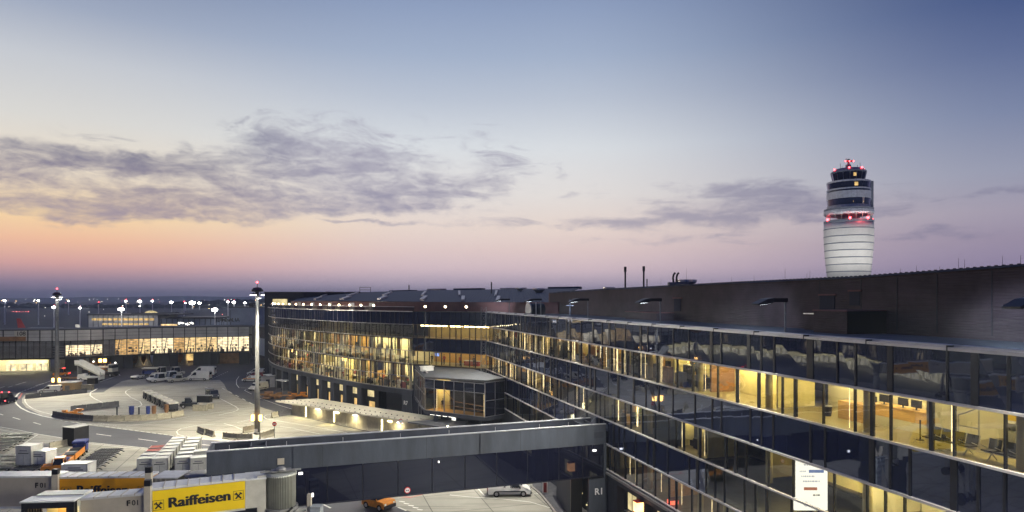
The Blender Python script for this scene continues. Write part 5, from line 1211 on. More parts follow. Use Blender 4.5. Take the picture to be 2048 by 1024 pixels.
# ------------------------------------------------------------------ left pier building
PP = [(-122, 92), (-133, 108), (-146, 126), (-155, 146), (-158, 168), (-156, 188), (-150, 191.5), (-136, 194), (-128.5, 197.5), (-121.5, 204), (-106.8, 213), (-88.7, 219)]
PT = Path(PP)
pier = thing('pier_building', 'low curved pier with louvred facade, warm windows and open ground floor', 'pier', (-120, 200, 0))
s_of = {}
def px_of(s): p = PT.pt(s); return CX + p.x / p.y * F if p.y > 1 else -9999
ns = int(PT.len / 3.2); sp_ = PT.len / ns; rp = random.Random(2)
lou, wins, upp, ver, sills, clut = [], [], [], [], [], []
for i in range(ns):
    a, c = PT.pt(i * sp_), PT.pt((i + 1) * sp_); d = (c - a).normalized(); n = Vector((-d.y, d.x)); px = px_of((i + .5) * sp_)
    m = MB(); m.seg(a, c, n, 0, .3, 9.45, 12.75); upp.append((m, px))
    lit = (98 < px < 112) or (122 < px < 203) or (226 < px < 232) or (265 < px < 337) or (354 < px < 418) or (430 < px < 505) or (228 < px < 262) or (338 < px < 352) or (418 < px < 430) or (px < -60 and rp.random() < .3)
    dim = (203 < px < 226)
    m = MB(); m.seg(a + d * .06, c - d * .06, n, .9, 1.0, 5.0 if px < 203 else 4.5, 9.35 if px > 225 else 8.0); wins.append((m, 'lit' if lit else 'dark'))
    if lit:
        m = MB()
        for _ in range(9):
            t0 = rp.uniform(.02, .85); t1 = t0 + rp.uniform(.04, .16); z0 = rp.choice((4.5, 4.5, 4.5, 5.3, 6.2)); m.seg(a + d * sp_ * t0, a + d * sp_ * t1, n, .5, .85, z0, z0 + rp.uniform(.3, 1.6 if z0 < 5 else .7))
        clut.append(m)
    m = MB(); k = 13 if (px < 105 or dim) else 9
    for j in range(k):
        z = 4.5 + 4.6 * (j + .5) / k; m.seg(a, c, n, -.22, .0, z - (.09 if k > 9 else .05), z + (.09 if k > 9 else .05))
    lou.append(m)
    m = MB(); m.seg(a - d * .09, a + d * .09, n, -.34, -.02, 4.0, 12.8); ver.append(m)
    m = MB(); q = a.lerp(c, .5); m.seg(q - d * .04, q + d * .04, n, -.28, -.02, 4.4, 9.4); ver.append(m)
    if lit and i % 2 == 0:
        m = MB(); q = a + d * .5; m.add([(*(q + n * .5), 4.5), (*(q + n * .5 + d * .22), 4.5), (*(q + n * .5 + d * .95), 9.3), (*(q + n * .5 + d * .73), 9.3), (*(q + n * .7), 4.5), (*(q + n * .7 + d * .22), 4.5), (*(q + n * .7 + d * .95), 9.3), (*(q + n * .7 + d * .73), 9.3)], [(0, 1, 2, 3), (7, 6, 5, 4), (0, 4, 5, 1), (1, 5, 6, 2), (2, 6, 7, 3), (3, 7, 4, 0)]); sills.append(m)
many([m for m, p in upp], 'upper_panel', 'panel_pier', pier); wl3 = [m for m, t in wins if t == 'lit']; wpx = [CX + m.v[0][0] / max(1, m.v[0][1]) * F for m in wl3]
for j, mm in enumerate(('lit_shop', 'lit_shopb', 'lit_shopc')): many([m for i_, m in enumerate(wl3) if (2 if 226 < wpx[i_] < 264 or 337 < wpx[i_] < 354 or 417 < wpx[i_] < 431 else (i_ * 7 // 3) % 2) == j], 'window', mm, pier, 40)
many(clut, 'shop_fitting', 'shopfit', pier, 60); many([m for m, t in wins if t == 'dark'], 'louvre_backing', 'navy', pier)
many(lou, 'louvre_blade_set', 'louvre', pier); many(ver, 'facade_post', 'darksteel', pier); many(sills, 'slanted_strut', 'darksteel', pier)
for z, w in ((12.8, .3), (11.6, .06), (10.6, .06), (9.4, .16), (4.35, .35)):
    b = MB(); PT.strip(b, 0, PT.len, -.3 if w > .1 else -.2, -.01, z - w / 2, z + w / 2, 3); b.build('facade_rail', 'darksteel', pier, True)
b = MB(); PT.strip(b, 0, PT.len, .31, 22, 12.3, 12.6, 3); b.build('roof_deck', 'membrane', pier, True)
b = MB(); PT.strip(b, 0, PT.len, 1.1, 22, 3.9, 4.3, 3); b.build('floor_slab', 'plaster', pier, True)
b = MB(); PT.strip(b, 0, PT.len, 20, 21.5, 4.31, 12.29, 3); b.build('rear_wall', 'grey_bld', pier, True)
def s_at(px):
    lo, hi = 95.0, PT.len
    for _ in range(40):
        mid = (lo + hi) / 2
        if px_of(mid) < px: lo = mid
        else: hi = mid
    return lo
for (a, c, w0, w1, m) in ((226, 247, 2, 9, 'plaster'), (248, 267, 1.5, 9, 'navy'), (310, 339, 3, 9, 'plaster'), (340, 356, 1.5, 9, 'navy'), (385, 419, 3, 9, 'plaster'), (420, 434, 1.5, 9, 'navy'), (435, 476, 5, 9, 'brownwall'), (477, 503, 2, 9, 'navy'), (76, 112, 9, 12, 'panel_pier'), (120, 150, 4, 10, 'black'), (152, 224, 15, 18, 'brownwall'), (270, 309, 20, 21.5, 'brownwall'), (356, 384, 16, 18, 'brownwall')):
    b = MB(); PT.strip(b, s_at(a), s_at(c), w0, w1, 0, 3.89, 3); b.build('ground_floor_wall', m, pier, True)
for px in (283, 298, 368, 178, 200):
    c = PT.pt(s_at(px), 7); b = MB(); b.lathe([(1.3, 0), (.45, 2.2), (.45, 3.89)], (c.x, c.y), 12); b.build('ground_floor_column', 'jetgrey', pier, True)
# lit shop front at the far left
s0, s1 = 4.0, s_at(75)
b = MB(); PT.strip(b, s0, s1, 6, 7, 0, 3.89, 2); b.build('shop_wall', 'whitewall', pier, True)
k = 30
for i in range(k):
    a, c = lerp(s0, s1, i / k), lerp(s0, s1, (i + 1) / k)
    b = MB(); PT.strip(b, a + .5, c - .5, 5.8, 5.95, .2, 2.3, 2); w = b.build('shop_window', 'lit_shop2', pier, True)
    b = MB(); PT.strip(b, (a + c) / 2 - .06, (a + c) / 2 + .06, 5.7, 5.79, .2, 2.3, 2); b.build('frame', 'darksteel', w, True)
    b = MB(); PT.strip(b, a + .8, c - .8, 4.2, 4.5, 3.72, 3.86, 2); b.build('soffit_lamp', 'lit_ceil2', pier, True)
b = MB(); PT.strip(b, s_at(370), s_at(385), 14.5, 14.8, .6, 3.4, 2); b.build('lit_doorway', 'lit_amber', pier, True)
for px in (285, 375, 445, 460, 470, 300, 240, 330, 405):
    c = PT.pt(s_at(px), 4.4); b = MB(); b.box((c.x, c.y, 3.78), (.5, .5, .2)); b.build('soffit_lamp', 'lit_amber', pier, True)
for px, wt in ((290, 700), (375, 900), (455, 900), (185, 500)):
    c = PT.pt(s_at(px), 8); spot('pier_soffit_lamp', (c.x, c.y, 3.6), (c.x, c.y, 0), wt, (1, .68, .32), 150, .8, .6)
# pier number
c = PT.pt(s_at(34), -.42); d_ = (PT.pt(s_at(52)) - PT.pt(s_at(32))).normalized(); pl = wloc(pier)
b = MB(); PT.strip(b, s_at(-30), s_at(53), -.38, -.35, 9.6, 10.9, 3); b.build('wood_strip', 'brownwall', pier, True)
b = MB(); PT.strip(b, s_at(30), s_at(53), -.38, -.34, 10.95, 12.6, 3); b.build('number_board', 'offwhite', pier, True)
text('108', 1.7, 'pier_number', 'ink', pier, plane_mw((c.x - pl.x, c.y - pl.y, 11.2), (d_.x, d_.y, 0)), .03)
# roof letters and glowing sign
lt = thing('roof_sign', 'dark free-standing letters on the pier roof beside the grey block', 'roof sign', P(430, 643, 225))
text('TERMINAL 1A', 1.75, 'letters', 'ink', lt, plane_mw((0, 0, 0), (1, .1, 0)), .03, .72, .12)
b = MB(); b.box((2.8, .3, -.1), (5.6, .08, .08)); [b.tube((i * 1.3 + .2, .3, -1.3), (i * 1.3 + .2, .3, -.1), .05, n=4) for i in range(5)]; b.build('sign_frame', 'darksteel', lt)
gs = thing('neon_sign', 'row of small glowing letters on the dark pier roof', 'neon sign', P(357, 650, 228))
r = random.Random(6); b = MB()
for i in range(9):
    x = i * .62
    for k in range(3):
        if r.random() < .8: b.box((x + r.uniform(0, .3), 0, r.uniform(.1, .9)), (r.choice((.1, .34)), .08, r.choice((.5, .12))))
b.build('glowing_strokes', 'whitelamp', gs); b = MB(); b.box((2.6, .2, -.15), (6.0, .1, .12)); b.build('sign_frame', 'darksteel', gs)
b = MB(); b.box((-3.4, .2, .05), (5.6, .2, .55)); b.build('lit_window_strip', 'lit_shop', gs)
# grey blocks behind the pier
gb = thing('grey_block', 'plain blue grey block above the pier roof left of the near mast', 'building', P(479, 650, 240) * Vector((1, 1, 0)) if False else (-100, 240, 0))
b = MB(); b.prism([(-104.2, 240), (-93.5, 236), (-86, 262), (-104, 266)], 0, 18.8); b.build('wall', 'grey_bld', gb, True)
b = MB(); b.prism([(-104.4, 239.8), (-93.3, 235.8), (-85.8, 262.2), (-104.2, 266.2)], 18.81, 19.0); b.build('coping', 'darksteel', gb, True)
b = MB(); b.box((-98, 245, 19.6), (1.8, 1.4, 1.2)); b.box((-97.6, 245, 20.4), (2.4, 1.4, .3)); b.build('roof_unit', 'darksteel', gb, True)
b = MB(); b.box((-103.2, 238.4, 14), (.12, .1, 8)); b.box((-95, 236.0, 9), (8, .3, .4), -.36); b.build('drain_pipe', 'darksteel', gb, True)
# far pier with lit strips
fpier = thing('far_pier', 'distant long terminal pier with two rows of lit windows', 'pier', (-230, 340, 0))
def fbox(px0, px1, py0, py1, Yd, dep, name, m, off=0.0):
    a, c = P(px0, py0, Yd), P(px1, py1, Yd); b = MB(); b.bb(a.x, c.x, Yd - off, Yd + dep, c.z, a.z); return b.build(name, m, fpier, True)
fbox(176, 316, 631, 655, 340, 20, 'wall', 'panel_pier'); fbox(174, 338, 628.5, 630.8, 339, 26, 'roof', 'darksteel'); fbox(317, 462, 637.5, 660, 342, 20, 'wall', 'grey_bld'); fbox(330, 430, 634.5, 637.3, 341, 26, 'roof', 'darksteel'); fbox(262, 332, 625.8, 628.3, 352, 14, 'roof_house', 'navy')
for i in range(12): fbox(184 + i * 10.5, 192.5 + i * 10.5, 636.5, 641, 340, .05, 'window', 'lit_amber', .15)
for i in range(9): fbox(205 + i * 10.5, 213.5 + i * 10.5, 646.5, 650, 340, .05, 'window', 'lit_amber', .15)
for i in range(15): fbox(176 + i * 10, 176.5 + i * 10, 631, 655, 339.7, .2, 'facade_post', 'darksteel', .1)
for i in range(13): fbox(322 + i * 11, 322.8 + i * 11, 638, 655, 341.7, .2, 'facade_post', 'darksteel', .1)
b = MB(); p = P(294, 626, 352); b.lathe([(3.2, p.z), (2.6, p.z + .6), (1.2, p.z + 1.1), (.2, p.z + 1.2)], (p.x, p.y + 4), 16); b.build('lit_dome', 'lit_dim', fpier, True)
# airliners parked beyond the pier
def airliner(name, label, loc, rz, fin, sc=1.0):
    t = thing(name, label, 'airliner', loc, rz)
    prof = [(-17, .3, 4.6), (-15, .9, 4.3), (-9, 1.75, 3.7), (-4, 1.95, 3.5), (9, 1.95, 3.5), (13, 1.7, 3.4), (15.4, 1.0, 3.2), (16.6, .2, 3.0)]
    b = MB(); n = 14; vs = []
    for x, r_, z in prof:
        for i in range(n): a = 2 * math.pi * i / n; vs.append((x, r_ * math.cos(a), z + r_ * math.sin(a)))
    b.add(vs, [(j * n + i, j * n + (i + 1) % n, (j + 1) * n + (i + 1) % n, (j + 1) * n + i) for j in range(len(prof) - 1) for i in range(n)] + [tuple(range(n)), tuple(reversed(range((len(prof) - 1) * n, len(prof) * n)))]); b.build('fuselage', 'white', t, False, True)
    b = MB(); b.side([(-16.8, 5.2), (-12.2, 5.0), (-15.4, 11.2), (-17.6, 11.2)], -.15, .15); b.build('tail_fin', fin, t)
    for s_ in (1, -1):
        b = MB(); b.prism([(4, s_ * 1.6), (-.5, s_ * 1.6), (-5.2, s_ * 16), (-3.6, s_ * 16)], 2.6, 2.85); b.build('wing', 'offwhite', t)
        b = MB(); b.prism([(-13.6, s_ * .6), (-16, s_ * .6), (-17.6, s_ * 5.6), (-16.4, s_ * 5.6)], 4.7, 4.85); b.build('tailplane', 'offwhite', t)
        b = MB(); b.tube((3.8, s_ * 5.4, 1.6), (.4, s_ * 5.4, 1.7), 1.0, .7, 12); b.build('engine', 'offwhite', t, False, True)
        b = MB(); b.tube((-1, s_ * 2.4, .5), (-1, s_ * 3.0, .5), .5, n=10); b.tube((-1, s_ * 2.6, .5), (-1, s_ * 2.6, 2.6), .12); b.build('main_gear', 'darksteel', t)
    b = MB(); b.tube((12, -.3, .4), (12, .3, .4), .4, n=10); b.tube((12, 0, .4), (12, 0, 2.2), .1); b.build('nose_gear', 'darksteel', t)
    b = MB(); b.box((0, -1.94, 3.9), (20, .06, .35)); b.build('window_row', 'darksteel', t)
    return t
a1 = airliner('airliner', 'white airliner with red tail fin parked left beyond the pier', P(94, 656, 330) * Vector((1, 1, 0)) + Vector((0, 0, 4.2)), R(8), 'planered'); a1.location.z = 3.2
a2 = airliner('airliner', 'white airliner lit by floodlights beyond the pier roof', P(212, 656, 310) * Vector((1, 1, 0)), R(4), 'offwhite'); a2.scale = (.8, .8, .75)
a2.location.z = 1.5; a1.scale = (.8, .8, .8)
spot('far_apron_light', P(160, 618, 280), P(120, 652, 300), 60000, (1, .97, .9), 120, .8, 1)
# trees on the far side, one mass
b = MB(); r = random.Random(9)
for i in range(900):
    x = r.uniform(-1600, 1900) ; y = 1500 + r.uniform(0, 160); h = r.uniform(5, 11) + 5.0 * max(0, math.sin(x / 110 + 1) ) ; 
    if -800 < x < -420: h += 7
    b.ball((x, y, h * .5), h * .55, 6, 4, (r.uniform(1.2, 2.6), 1, r.uniform(.8, 1.1)))
o = b.build('treeline', 'tree'); structure(o, 'dark belt of trees on the far side of the airfield', 'trees', 'stuff')

# two more bridges further along the pier, outside the frame: the photo shows them mirrored in the top glass band
for x, y, a, l in ((-104, 86, R(35), 'boarding bridge mirrored in the top glass band, left of the other'), (-92, 66, R(15), 'boarding bridge mirrored in the top glass band near the right edge')):
    o = dup(jr, (x, y, 0), a, l)
# ------------------------------------------------------------------ canopy wall on the apron
cw = thing('canopy_wall', 'concrete retaining wall under a white sloping canopy with wall lamps', 'canopy wall', (-25, 110, 0))
W0, W1 = Vector((-42, 124)), Vector((-8.5, 94.9)); wd = (W1 - W0).normalized(); wn = Vector((-wd.y, wd.x)); WLn = (W1 - W0).length
npan = 15
for i in range(npan):
    a, c = W0 + wd * (WLn * i / npan + .03), W0 + wd * (WLn * (i + 1) / npan - .03); t = (i + .5) / npan
    b = MB(); b.seg(a, c, wn, 0, .35, 0, lerp(2.0, 2.9, t)); b.build('wall_panel', 'wallpanel', cw, True)
CE = W0.lerp(W1, .80)
p0 = Vector((-47.3, 125.4)); 
b = MB(); fr0, fr1 = W0 - wn * 1.4 - wd * 3.5, CE - wn * 1.2; bk1, bk0 = CE + wn * 3.6 + wd * 2.2, W0 + wn * 4.2 + wd * 2
q = [(*fr0, 2.15), (*fr1, 3.0), (*bk1, 3.1), (*bk0, 2.45)]
b.add([(x, y, z + (0 if i in (0, 1) else .12)) for i, (x, y, z) in enumerate(q)] + [(x, y, z + .3) for x, y, z in q], [(3, 2, 1, 0), (4, 5, 6, 7), (0, 1, 5, 4), (1, 2, 6, 5), (2, 3, 7, 6), (3, 0, 4, 7)]); can = b.build('canopy', 'canopywhite', cw, True)
b = MB()
for i in range(26):
    for j in (0.12, .8):
        t = (i + .5 + j * .3) / 26; x = Vector(q[0]).lerp(Vector(q[1]), t).lerp(Vector(q[3]).lerp(Vector(q[2]), t), j * .55); b.box((x.x, x.y, x.z + .34), (.16, .16, .1))
b.build('canopy_bolt', 'darksteel', can, True)
b = MB(); q2 = [(*fr1, 2.95), (*(CE + wd * 9 - wn * .6), 3.0), (*(CE + wd * 10 + wn * 4), 3.1), (*(CE + wn * 3.6 + wd * 2.3), 3.05)]
b.add(q2 + [(x, y, z + .2) for x, y, z in q2], [(3, 2, 1, 0), (4, 5, 6, 7), (0, 1, 5, 4), (1, 2, 6, 5), (2, 3, 7, 6), (3, 0, 4, 7)]); b.build('lower_roof', 'membrane', cw, True)
for t, typ in ((.11, 't'), (.20, 'p'), (.315, 't'), (.33, 'b'), (.455, 'p'), (.62, 't'), (.66, 'b'), (.72, 'p')):
    c = W0 + wd * (WLn * t); z = lerp(1.95, 2.8, t)
    if typ == 't': b = MB(); b.seg(c, c + wd * .22, wn, -.1, -.01, z - 1.9, z - .1); b.build('wall_lamp', 'tubelamp', cw, True)
    elif typ == 'p': b = MB(); b.seg(c, c + wd * 1.1, wn, -.5, -.2, z - .12, z); b.build('soffit_lamp', 'whitelamp', cw, True)
    else: b = MB(); b.seg(c, c + wd * .9, wn, -.25, -.02, z - .25, z - .05); b.build('wall_lamp', 'tubelamp', cw, True)
for t in (.11, .32, .64):
    c = W0 + wd * (WLn * t) - wn * .5; spot('canopy_wall_lamp', (c.x, c.y, 2.0), (c.x - wn.x * 3, c.y - wn.y * 3, 0), 700, (1, .82, .36), 150, .8, .3)
for t in (.2, .46, .72):
    c = W0 + wd * (WLn * t) - wn * 1.2; spot('canopy_wall_lamp', (c.x, c.y, 2.0), (c.x + wn.x * 1.2, c.y + wn.y * 1.2, .9), 420, (1, .84, .45), 160, .9, .4)
for t in (.83, .9, .97): b = MB(); c = W0 + wd * (WLn * t) - wn * .3; b.tube((c.x, c.y, 0), (c.x, c.y, 2.7), .07); b.tube((c.x, c.y, 2.7), (c.x - .1, c.y - .3, 2.75), .07); b.build('rail_post', 'offwhite', cw, True)
cl = wloc(cw); o = W0 + wd * (WLn * .865) - wn * .03; text('G 2', 1.0, 'wall_number', 'ink', cw, plane_mw((o.x - cl.x, o.y - cl.y, 1.75), (wd.x, wd.y, 0)), .03)
c = W0 + wd * (WLn * .765) - wn * 1.3
sg = thing('height_sign', 'round red-rimmed sign on the edge of the white canopy', 'sign', (c.x, c.y, 2.7)); b = MB(); b.tube((0, -.04, .35), (0, 0, .35), .36, n=20); b.build('rim', 'signred', sg); b = MB(); b.tube((0, -.06, .35), (0, -.041, .35), .26, n=20); b.build('face', 'signwhite', sg)
b = MB(); b.tube((0, .03, -.2), (0, .03, .35), .03); b.build('bracket', 'steel', sg)
def disc_sign(name, label, pos, rim, face, inner):
    t = thing(name, label, 'sign', pos); d = bd; 
    return t
sgn = thing('height_limit_sign', 'round red-rimmed white limit sign on the bridge glass', 'sign', (*BP(.452, -.06), 5.55)); 
b = MB(); b.tube((0, -.05, 0), (0, 0, 0), .27, n=22); b.build('rim', 'signred', sgn); b = MB(); b.tube((0, -.07, 0), (0, -.051, 0), .205, n=22); b.build('face', 'signwhite', sgn)
b = MB(); b.box((-.07, -.075, 0), (.1, .01, .09)); b.box((.07, -.075, 0), (.1, .01, .09)); b.prism([(-.05, .0), (.05, 0), (0, .0)], 0, .001); b.build('mark', 'ink', sgn); sgn.rotation_euler.z = math.atan2(bd.y, bd.x)
# no-entry sign on its post
g = G(549, 877); ne = thing('no_entry_sign', 'red no entry disc with white bar on a thin post', 'sign', g)
MB().tube((0, 0, 0), (0, 0, 2.6), .045).build('post', 'steel', ne); MB().tube((0, -.05, 2.3), (0, -.02, 2.3), .34, n=22).build('disc', 'signred', ne); MB().box((0, -.06, 2.3), (.46, .012, .12)).build('bar', 'signwhite', ne)
# ------------------------------------------------------------------ barriers
def jersey(a, c, h=.85, m='barrier', label='', group='concrete barriers on the island', gap=.05):
    a, c = Vector(a), Vector(c); L_ = (c - a).length; t = thing('concrete_barrier', label, 'barrier', a.lerp(c, .5), math.atan2(c.y - a.y, c.x - a.x), group)
    b = MB(); prof = [(-.30, 0), (-.30, .12), (-.13, .36), (-.09, h), (.09, h), (.13, .36), (.30, .12), (.30, 0)]
    hl = L_ / 2 - gap; n = len(prof); vs = [(-hl, y, z) for y, z in prof] + [(hl, y, z) for y, z in prof]
    b.add(vs, [tuple(range(n)), tuple(reversed(range(n, 2 * n)))] + [(i, n + i, n + (i + 1) % n, (i + 1) % n) for i in range(n)]); b.build('block', m, t)
    b = MB(); b.box((-hl * .5, 0, h + .03), (.18, .05, .06)); b.box((hl * .5, 0, h + .03), (.18, .05, .06)); b.build('lifting_eye', 'darksteel', t)
    return t
def row(pts, m, what, h=.95, group=None, ms=None):
    n = len(pts) - 1
    for i in range(n):
        w = ['leftmost', 'second from the left', 'third from the left', 'fourth from the left', 'fifth from the left', 'sixth from the left', 'seventh from the left', 'eighth from the left'][i] if i < n - 1 or n < 2 else 'rightmost'
        jersey(G(*pts[i]), G(*pts[i + 1]), h, (ms[i] if ms else m), f'{w} {what}', group or 'concrete barriers on the island')
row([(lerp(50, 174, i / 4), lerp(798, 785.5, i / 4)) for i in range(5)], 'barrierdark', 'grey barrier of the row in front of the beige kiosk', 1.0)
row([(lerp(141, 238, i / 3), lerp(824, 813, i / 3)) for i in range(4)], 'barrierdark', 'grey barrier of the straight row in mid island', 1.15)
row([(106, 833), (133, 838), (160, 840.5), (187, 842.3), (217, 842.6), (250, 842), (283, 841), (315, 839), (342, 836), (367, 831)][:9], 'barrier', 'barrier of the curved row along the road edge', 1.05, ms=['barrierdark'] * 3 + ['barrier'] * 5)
jersey(G(342, 836), G(367, 831), 1.05, 'barrier', 'right end pale barrier of the curved row along the road edge')
jersey(G(396, 864), G(410, 869.5), .95, 'barrier', 'left one of two short tilted barriers near the road')
jersey(G(412, 868.5), G(428, 874), .95, 'barrier', 'right one of two short tilted barriers near the road')
jersey(G(446, 877), G(475, 880), 1.0, 'barrier', 'left pale barrier at the foot of the near floodlight mast'); jersey(G(475, 880), G(505, 880.5), 1.0, 'barrier', 'middle pale barrier at the foot of the near floodlight mast'); jersey(G(519, 879), G(548, 870), 1.0, 'barrier', 'right pale barrier behind the no entry sign'); jersey(G(486, 866), G(510, 862), 1.0, 'barrier', 'pale barrier standing behind the near floodlight mast')
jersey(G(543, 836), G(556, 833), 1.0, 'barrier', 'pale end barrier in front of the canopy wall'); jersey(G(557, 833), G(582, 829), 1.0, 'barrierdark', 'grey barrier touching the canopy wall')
# ------------------------------------------------------------------ dark board boxes
def board(px0, px1, base_py, top_py, label, rz=0.0, dep=1.6, lift=0.0):
    g = G((px0 + px1) / 2, base_py); k = g.y / F; w = (px1 - px0) * k; h = (base_py - top_py) * k
    t = thing('screen_board', label, 'board', g, rz, 'black boxes on the apron'); b = MB(); b.bb(-w / 2, w / 2, 0, dep, lift, h); b.build('box', 'black', t)
    b = MB(); b.bb(-w / 2 - .05, w / 2 + .05, -.05, dep + .05, h + .003, h + .1); b.build('lid', 'steel', t); return t
b1 = board(121, 152, 892, 856, 'large black box by the road in front of the equipment yard', R(-18), 2.4)
board(393, 419, 816, 792, 'black box on a pale plinth beside the dark tractor', R(-4), 1.2, 1.1); board(174, 190, 771, 757, 'black box on a pale plinth by the white stair truck', R(-3), 1.2, .4)
def plinth(px0, px1, py, h, label): g = G((px0 + px1) / 2, py); k = g.y / F; t = thing('concrete_plinth', label, 'plinth', g, R(-4), 'pale plinths'); w = (px1 - px0) * k; MB().bb(-w / 2, w / 2, -.6, .0, 0, h).build('block', 'barrier', t); MB().bb(-w / 2 - .06, w / 2 + .06, -.66, .06, h + .002, h + .08).build('cap', 'barrier', t)
plinth(388, 416, 821, 1.1, 'pale plinth under the black box beside the dark tractor'); plinth(417, 428, 817, 1.0, 'short pale plinth right of the black box beside the dark tractor'); plinth(165, 189, 779, 1.15, 'pale plinth under the black box by the stair truck')
jersey(G(99, 899), G(134, 892), 1.0, 'barrier', 'pale tilted block left of the large black box', gap=0); jersey(G(153, 892), G(167, 884), 1.0, 'barrier', 'pale tilted block right of the large black box', gap=0)
# beige kiosk
g = G(133, 781); ks = thing('kiosk', 'small beige kiosk with pale flat roof beside the mast', 'kiosk', g, R(4)); k = g.y / F
MB().bb(-16 * k, 16 * k, 0, 3, 0, 15 * k).build('wall', 'kiosk', ks); MB().bb(-17.5 * k, 17.5 * k, -.3, 3.3, 15 * k + .003, 17 * k).build('roof', 'white', ks); MB().bb(-3 * k, 6 * k, -.06, -.003, 0.05, 10 * k).build('door', 'steel', ks); MB().bb(-12 * k, -8 * k, -.05, -.003, 6 * k, 11 * k).build('window', 'carglass', ks)
spot('kiosk_amber_lamp', (g.x - 2.6, g.y - 1.2, 4.0), (g.x, g.y, 1.5), 260, (1, .6, .2), 150, .8, .3)
# ------------------------------------------------------------------ vehicles
def wheels(t, xs, w, r, m=True):
    for x in xs:
        for s_ in (-1, 1):
            b = MB(); b.tube((x, s_ * (w / 2 - .22), r), (x, s_ * (w / 2 + .01), r), r, n=16); o = b.build('wheel', 'rubber', t); b = MB(); b.tube((x, s_ * (w / 2 + .012), r), (x, s_ * (w / 2 + .03), r), r * .55, n=12); b.build('rim', 'alu', o)
def van(name, label, loc, rz, L_=5.6, w=2.05, h=2.45, bodym='white', group=None, cat='van', nose=.24, stripe=None):
    t = thing(name, label, cat, loc, rz, group); x0, x1 = -L_ / 2, L_ / 2
    hx_ = L_ * nose
    prof = [(x0, .42), (x0 - .0, h * .55), (x0 + .06, h * .96), (x0 + .25, h), (x1 - hx_ * 1.35, h), (x1 - hx_ * .78, h * .62 + .25 * (h - 1.8)), (x1 - .25, h * .44), (x1, h * .34), (x1, .42), (x1 - .1, .3), (x0 + .1, .3)]
    b = MB(); b.side([(x, z, .02 if z < h * .6 else .13) for x, z in prof], -w / 2, w / 2); body = b.build('body', bodym, t)
    a, c = (x1 - hx_ * 1.32, h * .955), (x1 - hx_ * .80, h * .635 + .25 * (h - 1.8))
    b = MB(); b.add([(a[0] + .03, -w / 2 + .2, a[1]), (c[0] + .03, -w / 2 + .12, c[1]), (c[0] + .03, w / 2 - .12, c[1]), (a[0] + .03, w / 2 - .2, a[1])], [(0, 1, 2, 3)]); b.build('windscreen', 'carglass', t)
    for s_ in (-1, 1):
        y = s_ * (w / 2 - .045); b = MB(); xs0 = x1 - hx_ * 1.75
        b.add([(xs0, y - s_ * .04, h * .88), (xs0, y + s_ * .012, h * .58), (c[0] - .12, y + s_ * .012, h * .58), (a[0] - .05, y - s_ * .04, h * .88)], [(0, 1, 2, 3)]); b.build('side_window', 'carglass', t)
        b = MB(); b.box((x1 - .06, s_ * (w / 2 - .28), h * .36), (.14, .36, .18)); b.build('headlight', 'signwhite', t)
        b = MB(); b.box((x0 - .01, s_ * (w / 2 - .12), h * .48), (.06, .14, .5)); b.build('tail_light', 'signred', t)
        b = MB(); b.box((0, s_ * (w / 2 + .012), .62), (L_ * .62, .03, .12)); b.build('side_strip', 'darksteel', t)
        b = MB(); b.box((x1 - hx_ * 1.0, s_ * (w / 2 + .12), h * .58), (.12, .2, .26)); b.build('wing_mirror', 'darksteel', t)
        if stripe: b = MB(); b.box((0, s_ * (w / 2 + .014), .86), (L_ * .8, .025, .2)); b.build('coloured_stripe', stripe, t)
    b = MB(); b.box((x1 + .02, 0, .45), (.14, w * .94, .3)); b.build('front_bumper', 'darksteel', t); b = MB(); b.box((x0 - .03, 0, .42), (.12, w * .94, .24)); b.build('rear_bumper', 'darksteel', t)
    b = MB(); b.box((x0 - .004, 0, h * .74), (.03, w * .7, h * .24)); b.build('rear_window', 'carglass', t)
    wheels(t, (x0 + L_ * .2, x1 - L_ * .17), w, .34); return t
van('delivery_van', 'front white panel van parked with its nose to the left', G(399, 760.5), R(183), 5.9, 2.1, 2.55); van('delivery_van', 'rear white panel van partly hidden by the front one', G(408, 751), R(186), 6.4, 2.1, 2.6)
sv = van('service_van', 'white service van with black emblem parked under the link bridge', G(1018, 992) + Vector((0, .5, 0)), R(2), 4.75, 1.85, 1.85, 'vanwhite', nose=.25)
b = MB(); cross_mark(sv, plane_mw((-.72, -.95, .98), (1, 0, 0)), .38, 'ink', False)
b = MB(); b.box((.18, -.945, 1.15), (.1, .02, .28)); b.box((.36, -.945, 1.15), (.1, .02, .28)); [b.box((.62 + i * .16, -.945, 1.1), (.11, .02, .16)) for i in range(4)]; b.build('lettering', 'ink', sv)
van('parked_car', 'dark hatchback parked behind the service van', G(974, 978) + Vector((0, 1.5, 0)), R(170), 4.2, 1.75, 1.5, 'black', None, 'car', .3)
van('patrol_car', 'white car with orange stripe parked left of the curved terminal', G(503, 763), R(182), 4.6, 1.85, 1.6, 'white', None, 'car', .3, 'orange'); van('parked_car', 'dark red car parked behind the striped car', G(511, 756), R(184), 4.5, 1.85, 1.6, 'redcar', None, 'car', .3); van('parked_car', 'white car parked farthest behind the dark red car', G(512, 750), R(184), 4.6, 1.85, 1.9, 'white', None, 'car', .3)
van('parked_van', 'pale grey van standing beside the near mast at the terminal foot', G(517, 781), R(250), 4.8, 1.9, 2.0, 'offwhite', None, 'van', .24); van('service_car', 'white pickup with black window beside the beige kiosk', G(100, 785), R(200), 4.6, 1.8, 1.7, 'white', None, 'car', .3)
